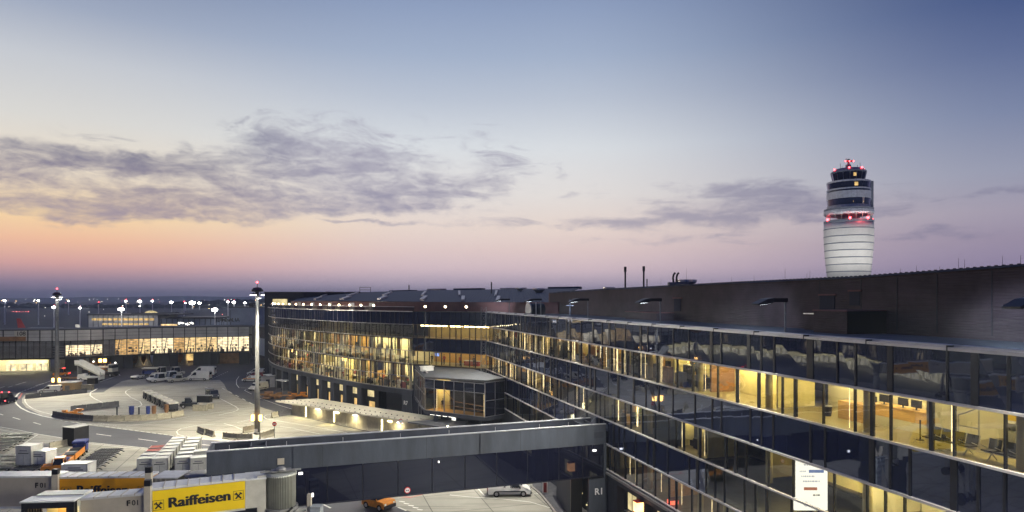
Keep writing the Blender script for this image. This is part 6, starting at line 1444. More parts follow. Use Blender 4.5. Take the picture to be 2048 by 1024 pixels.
def tractor(name, label, loc, rz, m='white', cab=True, group='ground vehicles parked in the middle of the apron', L_=3.4, w=1.7, h=2.0, tail=False):
    t = thing(name, label, 'tractor', loc, rz, group)
    prof = [(-L_ / 2, .35), (-L_ / 2, .95), (-L_ * .08, 1.0), (L_ * .05, 1.05), (L_ / 2 - .1, 1.0), (L_ / 2, .8), (L_ / 2, .35)]
    MB().side(prof, -w / 2, w / 2).build('body', m, t)
    if cab:
        MB().side([(-L_ * .22, 1.0, .03), (-L_ * .20, h - .12, .12), (L_ * .06, h - .12, .12), (L_ * .16, 1.02, .03)], -w / 2 + .02, w / 2 - .02).build('cab_glass', 'carglass', t)
        MB().box((-L_ * .07, 0, h - .05), (L_ * .32, w * .9, .12)).build('cab_roof', m, t)
        for x, z in ((-L_ * .22, .98), (L_ * .155, 1.0)):
            for s_ in (-1, 1): MB().tube((x, s_ * (w / 2 - .04), z), (x * .9, s_ * (w / 2 - .13), h - .1), .05, n=5).build('cab_pillar', m, t)
    MB().box((-L_ * .33, 0, 1.0), (.5, .55, .5)).build('seat', 'seat', t); MB().box((L_ / 2 + .06, 0, .5), (.12, w * .96, .3)).build('bumper', 'darksteel', t); MB().tube((-L_ / 2, 0, .45), (-L_ / 2 - .4, 0, .45), .06).build('tow_hitch', 'darksteel', t)
    for s_ in (-1, 1):
        MB().box((L_ / 2 + .005, s_ * w * .36, .78), (.06, .22, .16)).build('headlight', 'signwhite', t); MB().box((-L_ / 2 - .01, s_ * w * .40, .75), (.06, .2, .16)).build('tail_light', 'redlamp' if tail else 'signred', t)
        if tail: MB().box((-L_ * .16, s_ * w * .38, h + .06), (.14, .16, .1)).build('roof_lamp', 'redlamp', t)
    wheels(t, (-L_ * .3, L_ * .3), w, .36); return t
tractor('baggage_tractor', 'dark tractor with red rear lamps driving along the left road', G(14.5, 806), R(95), 'navy', True, None, 3.6, 1.9, 2.3, True)
tractor('baggage_tractor', 'low white tractor standing apart at the left of the parked group', G(275, 758), R(268), 'white', False)
tractor('baggage_tractor', 'short white tractor in front of the parked group, leftmost', G(307, 762), R(262), 'white', True, h=1.7)
tractor('baggage_tractor', 'white tractor with tall cab second in the parked group', G(318, 763.5), R(238), 'white', True, L_=5.2, w=2.0, h=2.3); tractor('baggage_tractor', 'white tractor with wide windscreen in the middle of the parked group', G(341, 761), R(236), 'white', True, L_=6.0, w=2.1, h=2.5)
tractor('baggage_tractor', 'dirty white low tractor at the right front of the parked group', G(353, 763.5), R(230), 'offwhite', True, L_=5.0, w=2.0, h=1.9); tractor('baggage_tractor', 'pale tractor at the back left of the parked group', G(322, 751), R(240), 'offwhite', True, L_=4.6, w=2.0, h=2.5); tractor('baggage_tractor', 'pale tractor at the back right of the parked group', G(350, 750.5), R(235), 'offwhite', True, L_=4.8, w=2.0, h=2.4)
tractor('baggage_tractor', 'dark tractor pulling a small cart at the road bend', G(428, 797), R(305), 'navy', True, None, 3.0, 1.7, 1.8); tractor('baggage_tractor', 'dark open tractor left of the black box on a pale plinth', G(378, 815), R(20), 'black', True, None, 3.2, 1.7, 2.0)
tractor('baggage_tractor', 'orange tractor at the front of the orange cart train in the yard', G(116, 944), R(205), 'orange', True, None, 3.4, 1.6, 1.9); tractor('baggage_tractor', 'orange and white tractor driving on the stand under the bridge', G(757, 1016), R(325), 'orange', True, None, 3.3, 1.7, 1.9, True)
# covered baggage carts
def cart(label, loc, rz, roof='tarp', group='covered baggage carts in a train', L_=2.9, side='darksteel', w=1.6, h=1.75):
    t = thing('baggage_cart', label, 'baggage cart', loc, rz, group)
    MB().box((0, 0, .5), (L_, w, .14)).build('deck', 'darksteel', t); MB().side([(-L_ / 2, h - .15), (-L_ / 2 + .15, h), (L_ / 2 - .15, h), (L_ / 2, h - .15), (L_ / 2, h - .28), (-L_ / 2, h - .28)], -w / 2 - .05, w / 2 + .05).build('roof', roof, t)
    for x in (-L_ / 2 + .06, L_ / 2 - .06): MB().box((x, 0, 1.05), (.08, w * .94, .95)).build('end_panel', roof if x < 0 else side, t)
    MB().box((-.2, 0, .9), (L_ * .8, w * .7, .62)).build('baggage_load', 'rubber', t)
    for s_ in (-1, 1): MB().box((.1, s_ * (w / 2 + .01), 1.05), (L_ * .62, .04, .85)).build('side_curtain', side, t)
    MB().tube((L_ / 2, 0, .42), (L_ / 2 + .6, 0, .42), .05).build('tow_bar', 'darksteel', t); wheels(t, (-L_ * .32, L_ * .32), w, .24); return t
c0_, c1_ = G(296, 797), G(344, 821); a_ = math.atan2(c1_.y - c0_.y, c1_.x - c0_.x)
cnames = ['rearmost', 'second', 'third', 'fourth', 'fifth', 'front']
for i in range(6):
    cart(f'{cnames[i]} covered cart of the pale train on the island' if i in (0, 5) else f'{cnames[i]} covered cart from the back of the pale train', c0_.lerp(c1_, i / 5), a_)
cart('small covered cart towed at the road bend', G(419, 790), R(305), 'steel', None, 2.4, 'darksteel', 1.5, 1.5); cart('blue sided cart behind the parked white tractors', G(302, 751.5), R(190), 'tarp', None, 4.2, 'blue', 2, 2.4)
og = 'orange cart train in the yard'
def ocart(label, loc, rz, load): 
    t = thing('open_cart', label, 'cart', loc, rz, og); L_, w = 2.8, 1.5
    MB().box((0, 0, .55), (L_, w, .16)).build('deck', 'orange', t)
    for s_ in (-1, 1): MB().box((0, s_ * w / 2, .95), (L_, .06, .62)).build('side_panel', 'orange', t)
    for x in (-L_ / 2, L_ / 2): MB().box((x, 0, .9), (.06, w, .5)).build('end_panel', 'orange', t)
    b = MB(); b.side([(-L_ * .42, .66), (-L_ * .38, 1.2), (-.2, 1.38), (L_ * .36, 1.25), (L_ * .42, .66)], -w * .4, w * .4); b.build('cover' if load == 'blue' else 'load', load, t); wheels(t, (-.9, .9), w, .26); return t
p0_, p1_ = G(128, 936), G(161, 908); a_ = math.atan2(p1_.y - p0_.y, p1_.x - p0_.x)
ocart('blue covered cart right behind the orange tractor', p0_, a_, 'blue'); ocart('orange open cart in the middle of the orange train', p0_.lerp(p1_, .42), a_, 'darksteel'); ocart('orange cart with dark load near the end of the orange train', p0_.lerp(p1_, .7), a_, 'rubber')
cart('tall blue cart at the far end of the orange train', p1_, a_, 'blue', og, 2.2, 'blue', 1.5, 2.0)
# flat dollies in rows
dm = None
def dolly(loc, rz, label, group):
    global dm
    if dm is None:
        t = thing('pallet_dolly', label, 'dolly', loc, rz, group); L_, w = 3.2, 1.6; b = MB()
        for s_ in (-1, 1): b.box((0, s_ * (w / 2 - .05), .42), (L_, .1, .14))
        for x in (-L_ / 2 + .05, -.5, .5, L_ / 2 - .05): b.box((x, 0, .40), (.1, w - .22, .1))
        b.build('frame', 'steel', t); b = MB()
        for i in range(9): x = -L_ / 2 + .3 + i * (L_ - .6) / 8; b.tube((x, -w / 2 + .12, .50), (x, w / 2 - .12, .50), .05, n=6)
        b.build('roller', 'darksteel', t); MB().tube((L_ / 2, 0, .38), (L_ / 2 + .55, 0, .2), .05).build('tow_bar', 'darksteel', t)
        b = MB(); b.box((0, 0, .33), (L_ * .9, w * .9, .06)); b.build('floor_plate', 'rubber', t); wheels(t, (-1, 1), 1.5, .2); dm = t; return t
    return dup(dm, loc, rz, label, group)
def drow(p, q, n, rows, stepv, label, rz):
    for j in range(rows):
        for i in range(n):
            c = Vector(p).lerp(Vector(q), i / max(1, n - 1)) + Vector((*stepv, 0)) * j
            dolly(c, rz + rb.uniform(-.03, .03), f'{ORD[i]} flat dolly in the {["front", "second", "third", "fourth", "fifth", "sixth"][j]} line of the {label}', 'flat dollies parked in rows')
def drows(n, per, px, dpx, py, dpy, label, rz):
    for j in range(n):
        for i in range(per):
            Yd = G(0, py + dpy * j).y; dolly(G(px + dpx * j - i * 3.75 / Yd * F, py + dpy * j), rz + rb.uniform(-.03, .03), f'{ORD[i]} dolly from the right, {ORD[j]} line of the {label}' if per > 1 else f'{ORD[j]} flat dolly from the back of the {label}', 'flat dollies parked in rows')
drows(7, 1, 218, -8, 906, 6, 'single stack beside the white containers', R(2))
drows(6, 3, 40, -10.5, 875, 5.8, 'block left of the black box', R(4))
drows(4, 2, 22, -5, 917, 7.5, 'group left of the tall container', R(3))
# cargo containers
def container(label, loc, rz, m='contwhite', s=(2.0, 1.7, 1.75), lift=.45, group='white cargo containers', dol=True):
    t = thing('cargo_container', label, 'container', loc, rz, group); L_, w, h = s
    b = MB(); b.side([(-L_ / 2, lift), (-L_ / 2, lift + h), (L_ / 2, lift + h), (L_ / 2, lift + .0)], -w / 2, w / 2); b.build('shell', m, t)
    b = MB()
    for x in (-L_ / 2, L_ / 2):
        for y in (-w / 2, w / 2): b.box((x, y, lift + h / 2), (.07, .07, h + .05))
    for z in (lift + .03, lift + h):
        for y in (-w / 2, w / 2): b.box((0, y, z), (L_, .075, .075))
        for x in (-L_ / 2, L_ / 2): b.box((x, 0, z), (.075, w, .075))
    b.build('edge_frame', 'alu', t); MB().box((0, -w / 2 - .012, lift + h * .62), (L_ * .7, .02, .09)).build('door_bar', 'darksteel', t); MB().box((0, -w / 2 - .012, lift + h * .76), (L_ * .5, .02, .12)).build('marking', 'louvre', t)
    MB().box((0, -w / 2 - .01, lift + h * .3), (.05, .02, h * .5)).build('door_seam', 'louvre', t)
    MB().box((0, 0, lift - .12), (L_ * .98, w * .95, .14)).build('base_pallet', 'darksteel', t); wheels(t, (-L_ * .32, L_ * .32), w * .95, .2); return t
def ccol(p, q, n, label, ms=None, s=(1.75, 1.6, 1.75)):
    for i in range(n):
        c = Vector(p).lerp(Vector(q), i / (n - 1)); d = Vector(q) - Vector(p)
        container(f'{ORD[i]} container from the front of the {label}', c, math.atan2(d.y, d.x) - R(90), ms[i] if ms else 'contwhite', s, group='containers standing in columns')
ccol(G(293, 950), G(315, 926), 4, 'left column with red ones', ['contwhite', 'contwhite', 'redcont', 'redcont']); ccol(G(322, 950), G(358, 906), 7, 'middle white column'); ccol(G(367, 948), G(388, 907), 6, 'right white column'); ccol(G(398, 948), G(404, 934), 2, 'short column beside the bridge end')
container('tall plain white container left of the lower one in the yard', G(59, 934), R(-6), 'contwhite', (2.1, 1.9, 2.5)); container('lower white container with lettering right of the tall one', G(87, 933), R(-6), 'white', (2.2, 1.9, 1.75)); container('white container just behind the amber banner bridge', G(158, 962), R(2), 'white', (3.0, 1.8, 1.8))
for i, (px, py, l) in enumerate(((57, 942, 'empty dark dolly in front of the tall white container'), (86, 937, 'empty dark dolly in front of the lower white container'))): dolly(G(px, py), R(-4), l, 'flat dollies parked in rows')
# stair truck and loader at the far side
g = G(182, 762); sk = thing('stair_truck', 'white passenger stair truck standing by the road under the pier', 'stair truck', g, R(172)); 
MB().side([(-3.2, .5), (-3.2, 1.3), (1.6, 1.3), (2.0, 2.0), (3.0, 1.9), (3.3, 1.1), (3.3, .5)], -1, 1).build('chassis', 'white', sk); MB().side([(-3.4, 1.3), (-3.4, 1.7), (3.0, 4.6), (4.2, 4.6), (4.2, 4.2), (3.2, 4.2)], -.8, .8).build('stair_flight', 'offwhite', sk)
for s_ in (-1, 1): MB().side([(-3.4, 1.7), (-3.4, 2.7), (3.0, 5.6), (4.2, 5.6), (4.2, 4.6), (3.0, 4.6)], s_ * .85 - .03, s_ * .85 + .03).build('side_panel', 'white', sk)
MB().box((3.4, 0, 2.6), (.3, 1.4, 3.2)).build('lift_frame', 'steel', sk); MB().box((2.6, 0, 1.75), (.9, 1.7, .5)).build('cab_window', 'carglass', sk); wheels(sk, (-2.2, 2.2), 2, .42)
g = G(206, 753); hl = thing('high_loader', 'dark cargo high loader with white lamps behind the stair truck', 'loader', g, R(178)); 
MB().bb(-4, 4, -1.4, 1.4, .6, 1.4).build('chassis', 'darksteel', hl); MB().bb(-1.5, 3.8, -1.3, 1.3, 2.6, 2.9).build('platform', 'white', hl); MB().bb(-3.6, -2.2, -1.2, 1.2, 1.45, 3.6).build('cab', 'offwhite', hl); MB().bb(-3.64, -2.4, -1.23, 1.23, 2.5, 3.4).build('cab_window', 'carglass', hl)
b = MB()
for s_ in (-1.2, 1.2): b.tube((-1.4, s_, 1.4), (3.4, s_, 2.6), .12); b.tube((3.4, s_, 1.4), (-1.4, s_, 2.6), .12); b.tube((3.6, s_, 2.9), (3.6, s_, 3.9), .05); b.tube((-1.4, s_, 2.9), (-1.4, s_, 3.9), .05); b.tube((-1.4, s_, 3.9), (3.6, s_, 3.9), .05)
b.build('scissor_lift', 'orange', hl); MB().ball((3.6, -1.2, 4.1), .22).build('work_lamp', 'whitelamp', hl); MB().ball((-2.8, -1.2, 3.8), .2).build('work_lamp', 'whitelamp', hl); wheels(hl, (-3, 3), 2.8, .5)
g = G(206, 747); sl_ = thing('signal_lamp', 'pair of amber lamps on a dark post under the pier', 'signal lamp', g); zt = H - (721 - HY) / F * g.y; MB().tube((0, 0, 0), (0, 0, zt), .14).build('post', 'darksteel', sl_)
for dx in (-.7, .7): MB().box((dx, -.2, zt), (.7, .35, .9)).build('amber_lamp', 'orangelamp', sl_)
g = G(148, 760); fb_ = thing('flatbed_trailer', 'low brown flatbed trailer left of the stair truck', 'trailer', g, R(2)); MB().bb(-3.2, 3.2, -1, 1, .5, .75).build('bed', 'brownwall', fb_); MB().tube((3.2, 0, .5), (4.2, 0, .45), .06).build('tow_bar', 'darksteel', fb_); wheels(fb_, (-2.2, 2.2), 1.9, .25)
g = G(123, 752); tractor('baggage_tractor', 'orange tractor half hidden behind the far kiosk mast', g, R(200), 'orange', True, None, 3.8, 1.8, 2.2, True)
# odd gear near the rows of barriers
rk = thing('orange_pile', 'heap of orange brown frames behind the curved barrier row', 'equipment', G(145, 833), R(10)); b = MB(); r = random.Random(3)
for i in range(14): b.box((r.uniform(-1.6, 1.4), r.uniform(-.5, .7), r.uniform(.2, 1.3)), (r.uniform(.5, 1.4), r.uniform(.1, .5), r.uniform(.1, .4)), r.uniform(-.5, .5))
b.build('frames', 'orange', rk)
for px, py, m, l, wdt in ((263, 829, 'blue', 'blue rounded bin behind the curved barrier row', .45), (296, 829, 'blue', 'small blue bin third along the curved barrier row', .35), (308, 828, 'brownwall', 'brown box behind the curved barrier row', .4), (333, 825, 'brownwall', 'brown box at the right end of the curved barrier row', .4), (278, 831, 'black', 'small dark post between the blue bins', .15), (234, 831, 'black', 'dark marker post left of the blue rounded bin', .12)):
    g = G(px, py); t = thing('storage_bin', l, 'bin', g); MB().lathe([(wdt * .75, 0), (wdt, .5), (wdt, 1.3), (wdt * .8, 1.5)], (0, 0), 10).build('tub', m, t); MB().box((0, 0, 1.55), (wdt * 1.7, wdt * 1.7, .08)).build('lid', m, t)
mt = thing('material_heap', 'heap of pallets and orange netting at the foot of the curved terminal', 'materials', G(560, 797), 0); b = MB()
for i in range(22): b.box((r.uniform(-3.4, 3.2), r.uniform(-1.5, 2), r.uniform(.2, 1.5)), (r.uniform(.6, 1.8), r.uniform(.4, 1.2), r.uniform(.12, .5)), r.uniform(-.6, .6))
b.build('pallets', 'brownwall', mt); b = MB(); [b.box((r.uniform(2, 8), r.uniform(0, 2), r.uniform(.3, 1.1)), (1.2, .5, .3), r.uniform(-.6, .6)) for i in range(9)]; b.build('netting', 'orange', mt)
sh = thing('site_container', 'grey site container with pale lit step under the curved terminal', 'container', G(536, 775), R(20)); MB().bb(-1.6, 1.6, 0, 2.2, 0, 2.5).build('wall', 'louvre', sh); MB().bb(-1.7, 1.7, -.1, 2.3, 2.51, 2.62).build('roof', 'steel', sh); MB().bb(-.5, .4, -.05, -.003, 0.05, 2.0).build('door', 'navy', sh)
for px, py, l in ((540, 770, 'white lit awning at the left pillars of the curved terminal'), (566, 782, 'white lit awning at the second recess of the curved terminal')):
    g = G(px, py); t = thing('awning', l, 'awning', (g.x, g.y, 0), R(-45)); MB().bb(-1.8, 1.8, -1, 1, 2.5, 2.65).build('roof', 'white', t); [MB().tube((x, -.9, 0), (x, -.9, 2.5), .05).build('post', 'steel', t) for x in (-1.7, 1.7)]; MB().bb(-1.4, 1.4, -.2, .2, 2.42, 2.49).build('lamp', 'whitelamp', t)
# vehicle lamps behind the bridge parapet
tk = thing('apron_truck', 'dark truck with two bright headlamps behind the bridge parapet', 'truck', (-8.2, 88.5, 0), R(262)); MB().side([(-3, .5), (-3, 3.9), (1.6, 3.9), (2.4, 2.4), (2.6, 1.5), (2.6, .5)], -1.1, 1.1).build('body', 'darksteel', tk); MB().box((2.1, 0, 2.9), (.4, 1.8, .6)).build('windscreen', 'carglass', tk); MB().box((2.15, 0, 3.86), (.2, 2.0, .1)).build('lamp_bar', 'darksteel', tk); wheels(tk, (-2, 1.7), 2.2, .45)
for s_ in (-1, 1): MB().ball((2.3, s_ * .72, 4.02), .15).build('headlamp', 'headlamp', tk)
tk.location = (-8.0, 93.6, 0)
# ------------------------------------------------------------------ stand-level clutter under the wing
dw = thing('blast_wall', 'navy blank wall slab with red lamp under the bridge end', 'wall', (5, 67, 0)); c0w, c1w = Vector((4.9, 71.6)), Vector((6.0, 63.6)); dd = (c1w - c0w).normalized(); dn = Vector((-dd.y, dd.x))
MB().seg(c0w, c1w, dn, 0, .5, .12, 4.8).build('slab', 'navy', dw, True); MB().seg(c1w - dd * .05, c1w + dd * .3, dn, -.3, .8, .12, 4.8).build('end_pier', 'black', dw, True); MB().seg(c1w + dd * .05, c1w + dd * .3, dn, -1.3, -.31, 4.55, 4.72).build('red_lamp', 'redlamp', dw, True)
spot('wall_red_lamp', (c1w.x - .6, c1w.y - .3, 4.4), (c1w.x - .2, c1w.y + .4, 2.5), 25, (1, .05, .08), 120, .7, .2)
hy = thing('fuel_post', 'white post with red band standing on the service pavement', 'post', G(1090, 985, .12)); MB().bb(-.28, .28, -.28, .28, 0, 1.9).build('post', 'white', hy); MB().bb(-.32, .32, -.32, .32, 1.4, 1.75).build('red_band', 'signred', hy); MB().bb(-.18, .18, -.32, -.285, .1, 1.2).build('hose_reel', 'redcar', hy)
def bench(px, py, label, L_=3.2, z=1.6):
    g = G(px, py, z); t = thing('lit_cabinet', label, 'cabinet', (g.x, g.y, .12), R(-16), 'metal topped cabinets by the wing'); MB().bb(-L_ / 2, L_ / 2, -.5, .6, 0, z - .2).build('cabinet', 'plaster', t); MB().bb(-L_ / 2 - .1, L_ / 2 + .1, -.6, .7, z - .19, z - .1).build('metal_top', 'steel', t); MB().bb(-L_ / 2 - .1, L_ / 2 + .1, -.66, -.605, z - .2, z - .06).build('lit_edge', 'lit_dim', t)
bench(1178, 984, 'upper metal topped cabinet left of the gate number', 2.4); bench(1200, 1008, 'lower metal topped cabinet left of the red lantern', 2.4)
spot('passage_lamp', (8.3, 63.5, 4.3), (7.2, 62.5, 0), 300, (1, .72, .3), 130, .8, .3)
for px, py, m, l, Yd in ((1248, 1013, 'hotbox', 'glowing red and amber lantern box left of the other on the base wall', 55.6), (1289, 1008, 'redbox', 'small red lantern at the second recessed window', 51.6)):
    p = FP(Yd, -.35 if m == 'hotbox' else .5); z = H - (py - HY) / F * p.y; t = thing('lantern', l, 'lantern', (p.x, p.y, z), R(17), 'red lanterns on the wing base'); h_ = .42 if m == 'hotbox' else .35
    MB().bb(-.32, .32, -.3, .3, -h_, h_).build('lamp_box', m, t); MB().bb(-.36, .36, -.34, .34, h_ + .002, h_ + .08).build('cap', 'redcar', t); MB().bb(-.36, .36, -.34, .34, -h_ - .08, -h_ - .002).build('foot', 'redcar', t)
    spot('lantern_glow', (p.x - .5, p.y - .3, z + .2), (p.x + 1, p.y + .6, z + .6), 30, (1, .12, .1), 150, .8, .2)
# ------------------------------------------------------------------ lamps on the wing roof
for i, (Yl, l) in enumerate(((25.0, 'roof lamp cut by the right edge of the picture'), (39.5, 'roof lamp on a tall post right of the two shutters gap'), (54.1, 'roof lamp in front of the small corrugated annex'), (68.8, 'roof lamp near the left end of the brown hall'), (83.5, 'roof lamp beside the round vent opening'), (97.5, 'roof lamp nearest the lattice mast'))):
    p = FP(Yl, .85); t = thing('roof_lamp', l, 'roof lamp', (p.x, p.y, TOP - .25), math.atan2(-NIN.y, -NIN.x), 'lamps on posts along the wing roof edge')
    MB().tube((0, 0, 0), (0, 0, 2.35), .06, n=8).build('post', 'steel', t); MB().box((.5, 0, 2.38), (1.2, .22, .24)).build('arm', 'black', t)
    MB().side([(1.05, 2.28), (1.05, 2.52), (1.5, 2.46), (2.2, 2.16), (2.15, 2.07), (1.3, 2.16)], -.36, .36).build('lamp_head', 'darksteel', t); MB().add([(1.3, -.26, 2.15), (1.95, -.26, 2.08), (1.95, .26, 2.08), (1.3, .26, 2.15)], [(3, 2, 1, 0)]).build('lamp_face', 'roofled', t)
    hp = FP(Yl, -.85); ta = FP(Yl, -22)
    spot('roof_lamp_beam', (hp.x, hp.y, TOP + 1.72), (ta.x - 4, ta.y + 2, 0), 24000, (1, .95, .82), 125, .7, .25)
    if i != 4: spot('added_wall_glow', (hp.x, hp.y, TOP + 1.7), (hx(40 / (hp.x / hp.y + .2954)).x, hx(40 / (hp.x / hp.y + .2954)).y, TOP + .2), 26000, (.62, .78, 1), 25, 1.0, .3)  # added narrow beam on the hall wall, imitates the hazy glow under the lamp
# beams from lamps of the same row further along the wing, just outside the frame
for Yl in (10, -5):
    p = FP(Yl, -.85); t = FP(Yl, -26); spot('roof_lamp_beam', (p.x, p.y, TOP + 1.7), (t.x, t.y + 14, 0), 26000, (1, .95, .82), 125, .7, .25)
# roof edge kit along the terrace
tl_ = [s for s in [3.5, 10, 16, 21.5, 27, 32, 37, 41.5, 46, 50.5, 55, 59.5, 64, 68.5, 73, 77.5] if s < CP.len - .5]
for i, s in enumerate(tl_):
    c = CP.pt(s, .95); t = thing('terrace_lamp', f'{ORD[i]} warm terrace lamp counted from the left on the curved roof edge', 'lamp', (c.x, c.y, TOP - .15), 0, 'warm lamps along the terrace'); MB().tube((0, 0, 0), (0, 0, 1.0), .05, n=6).build('post', 'darksteel', t); MB().ball((0, 0, 1.12), .2).build('globe', 'bulb', t, False, True)
for i, s in enumerate((2, 6.5, 11)):
    c = LP(s, .95); t = thing('terrace_lamp', f'{ORD[i]} warm terrace lamp from the left above the link section', 'lamp', (c.x, c.y, TOP - .15), 0, 'warm lamps along the terrace'); MB().tube((0, 0, 0), (0, 0, .9), .05, n=6).build('post', 'darksteel', t); MB().ball((0, 0, 1.0), .2).build('globe', 'bulb', t, False, True)
rv = thing('round_vent', 'dark round duct opening with grey lip on the roof corner', 'vent', (*FP(91, 3), TOP - .25)); MB().tube((-1.2, -.6, 1.0), (.8, .4, 1.0), .85, n=18).build('duct', 'darksteel', rv, False, True); MB().tube((-1.3, -.65, 1.0), (-1.15, -.575, 1.0), .95, n=18).build('lip', 'louvre', rv); MB().box((0, 0, .2), (1.6, 1.2, .4)).build('foot', 'darksteel', rv)
for i, (Yp, h_, l) in enumerate(((89.2, 2.0, 'pale thin post right of the round duct opening'), (77, 2.4, 'dark ladder frame standing on the wing roof'))):
    p = FP(Yp, 2.2); t = thing('roof_post', l, 'post', (p.x, p.y, TOP - .25)); MB().tube((0, 0, 0), (0, 0, h_), .07).build('post', 'alu' if i == 0 else 'darksteel', t); MB().box((0, 0, h_ * .7), (.9, .06, .06)).build('bar', 'darksteel', t)
# lattice mast in the re-entrant corner
lm = thing('lattice_mast', 'slim galvanised lattice mast in the corner of the two glass facades', 'lattice mast', (-4.6, 105.6, 0)); w = .42
for x in (-w, w):
    for y in (-w, w): MB().tube((x, y, 0), (x, y, 20.3), .055, n=5).build('leg', 'steel', lm)
b = MB(); z = .3; f = 1
while z < 19.8:
    for (a, c) in (((-w, -w), (w, -w)), ((w, -w), (w, w)), ((w, w), (-w, w)), ((-w, w), (-w, -w))):
        b.tube((*a, z), (*c, z), .03, n=4); b.tube((*(a if f > 0 else c), z), (*(c if f > 0 else a), z + 1.2), .03, n=4)
    z += 1.2; f = -f
b.build('bracing', 'steel', lm)
# chimneys, vents and rods on the roofs
def stack(px, base_y, top_py, Yd, r_, label, m='darksteel', cap=True):
    p = P(px, top_py, Yd); t = thing('exhaust_stack', label, 'stack', (p.x, p.y, 20), 0, 'exhaust stacks'); MB().tube((0, 0, 0), (0, 0, p.z - 20), r_, n=8).build('pipe', m, t)
    if cap: MB().tube((0, 0, p.z - 20 - .9), (0, 0, p.z - 19.95), r_ * 1.5, n=8).build('cap', 'black', t)
stack(1250.5, 0, 534, 125, .17, 'left tall dark exhaust stack above the brown hall'); stack(1287.5, 0, 533, 125, .17, 'right tall dark exhaust stack above the brown hall'); stack(1294, 0, 558, 126, .12, 'short exhaust pipe right of the two tall stacks', 'steel', False); stack(983, 0, 564, 150, .14, 'dark pipe on the blue metal roof', 'darksteel', False); stack(818, 0, 570, 200, .16, 'dark pipe at the left of the blue metal roof ridge', 'darksteel', False)
def funnel(px, py, Yd, s_, label):
    p = P(px, py, Yd); t = thing('roof_vent', label, 'roof vent', (p.x, p.y, p.z - 2.2 * s_), 0, 'roof vents'); MB().lathe([(.55 * s_, 0), (.55 * s_, 1.1 * s_)], (0, 0), 12).build('neck', 'steel', t); MB().lathe([(.6 * s_, 1.11 * s_), (1.5 * s_, 1.9 * s_), (1.5 * s_, 2.2 * s_), (1.2 * s_, 2.2 * s_)], (0, 0), 16).build('hood', 'alu', t)
funnel(1372, 559.5, 115, 1.25, 'large funnel vent right of the crooked exhaust pipes'); funnel(1078, 576.5, 150, 1.0, 'funnel vent on the blue roof left of the brown hall'); funnel(1040, 575.5, 160, .7, 'small vent behind the blue roof ridge'); funnel(1537, 563, 95, .8, 'low flat vent left of a wider one on the hall roof'); funnel(1573, 561, 92, 1.0, 'wide flat vent on the hall roof left of the tower'); funnel(1218, 574.5, 140, .9, 'flat vent left of the tall stacks'); funnel(660, 583, 205, .9, 'vent on the stair block roof')
t = thing('crooked_pipe', 'pair of crooked exhaust pipes on a pale plant box', 'exhaust pipe', P(1350, 571, 110)); MB().box((.6, 0, .1), (3.4, 1.4, .9)).build('plant_box', 'steel', t)
for dx in (-.25, .35): MB().path([(dx, 0, .5), (dx - .1, 0, 1.3), (dx + .05, 0, 1.9), (dx + .3, 0, 2.15)], .16, 8).build('pipe', 'darksteel', t)
for i, (px, h_) in enumerate(((1335, 12), (1357, 32), (1446, 10), (1490, 11), (1551, 22), (1594, 10), (1600, 16), (1778, 10), (1810, 13), (1856, 8), (1893, 22), (1905, 18), (1980, 20), (2016, 18), (2027, 30), (1407, 8), (1307, 14))):
    p_ = (px - CX) / F; y = 40 / (p_ + .2954); c = hx(y) + NIN * 1.0; t = thing('lightning_rod', f'thin lightning rod, {ORD[sorted([1335, 1357, 1446, 1490, 1551, 1594, 1600, 1778, 1810, 1856, 1893, 1905, 1980, 2016, 2027, 1407, 1307]).index(px)]} from the left along the hall roof', 'lightning rod', (c.x, c.y, hzat(y) + .1), 0, 'lightning rods on the hall roof')
    MB().tube((0, 0, 0), (0, 0, h_ / F * y * 1.02 + .1), .014, .008, 5).build('rod', 'darksteel', t); MB().box((0, 0, .04), (.16, .16, .08)).build('foot', 'barrierdark', t)
pf = thing('roof_frame', 'open pipe frame on the stair block roof', 'roof frame', (-48, 205, 24)); b = MB()
for x in (0, 3.4): b.tube((x, 0, 0), (x, 0, 1.7), .07)
b.tube((0, 0, 1.7), (3.4, 0, 1.7), .07); b.tube((0, 0, .9), (3.4, 0, .9), .05); b.build('pipes', 'darksteel', pf)
# ------------------------------------------------------------------ lounge furniture in the wing
def at(Yq, d, z): p = FP(Yq, d); return (p.x, p.y, z)
ANG = math.atan2(T_DIR.y, T_DIR.x)       # along the facade, away from the camera
fz2 = zl(2) + .03
cn_ = thing('service_counter', 'long curved maple service counter with pale plinth in the lit lounge', 'counter', at(33.2, 3.3, fz2), ANG)
MB().bb(-1.9, 1.9, -.3, .4, 0, .5).build('plinth', 'whitewall', cn_); MB().bb(-2.0, 2.0, -.36, .42, .502, 1.06).build('front_panel', 'wood', cn_); MB().bb(-2.1, 2.1, -.42, .5, 1.062, 1.12).build('counter_top', 'wood', cn_); MB().bb(2.12, 3.9, .3, 1.0, 0, 1.02).build('side_desk', 'wood', cn_)
for i, (x, l) in enumerate(((-1.4, 'rightmost black monitor on the maple counter'), (-.5, 'black monitor in the middle right of the counter'), (.3, 'black monitor in the middle left of the counter'), (1.5, 'leftmost black monitor on the maple counter'))):
    c = cn_.matrix_basis @ Vector((x, .15, 1.125)); t = thing('monitor', l, 'monitor', c, ANG, 'monitors on the service counter'); MB().bb(-.3, .3, -.03, .03, .12, .52).build('screen', 'seat', t); MB().bb(-.03, .03, -.03, .03, .012, .119).build('stand', 'darksteel', t); MB().bb(-.13, .13, -.1, .1, 0, .012).build('foot', 'darksteel', t)
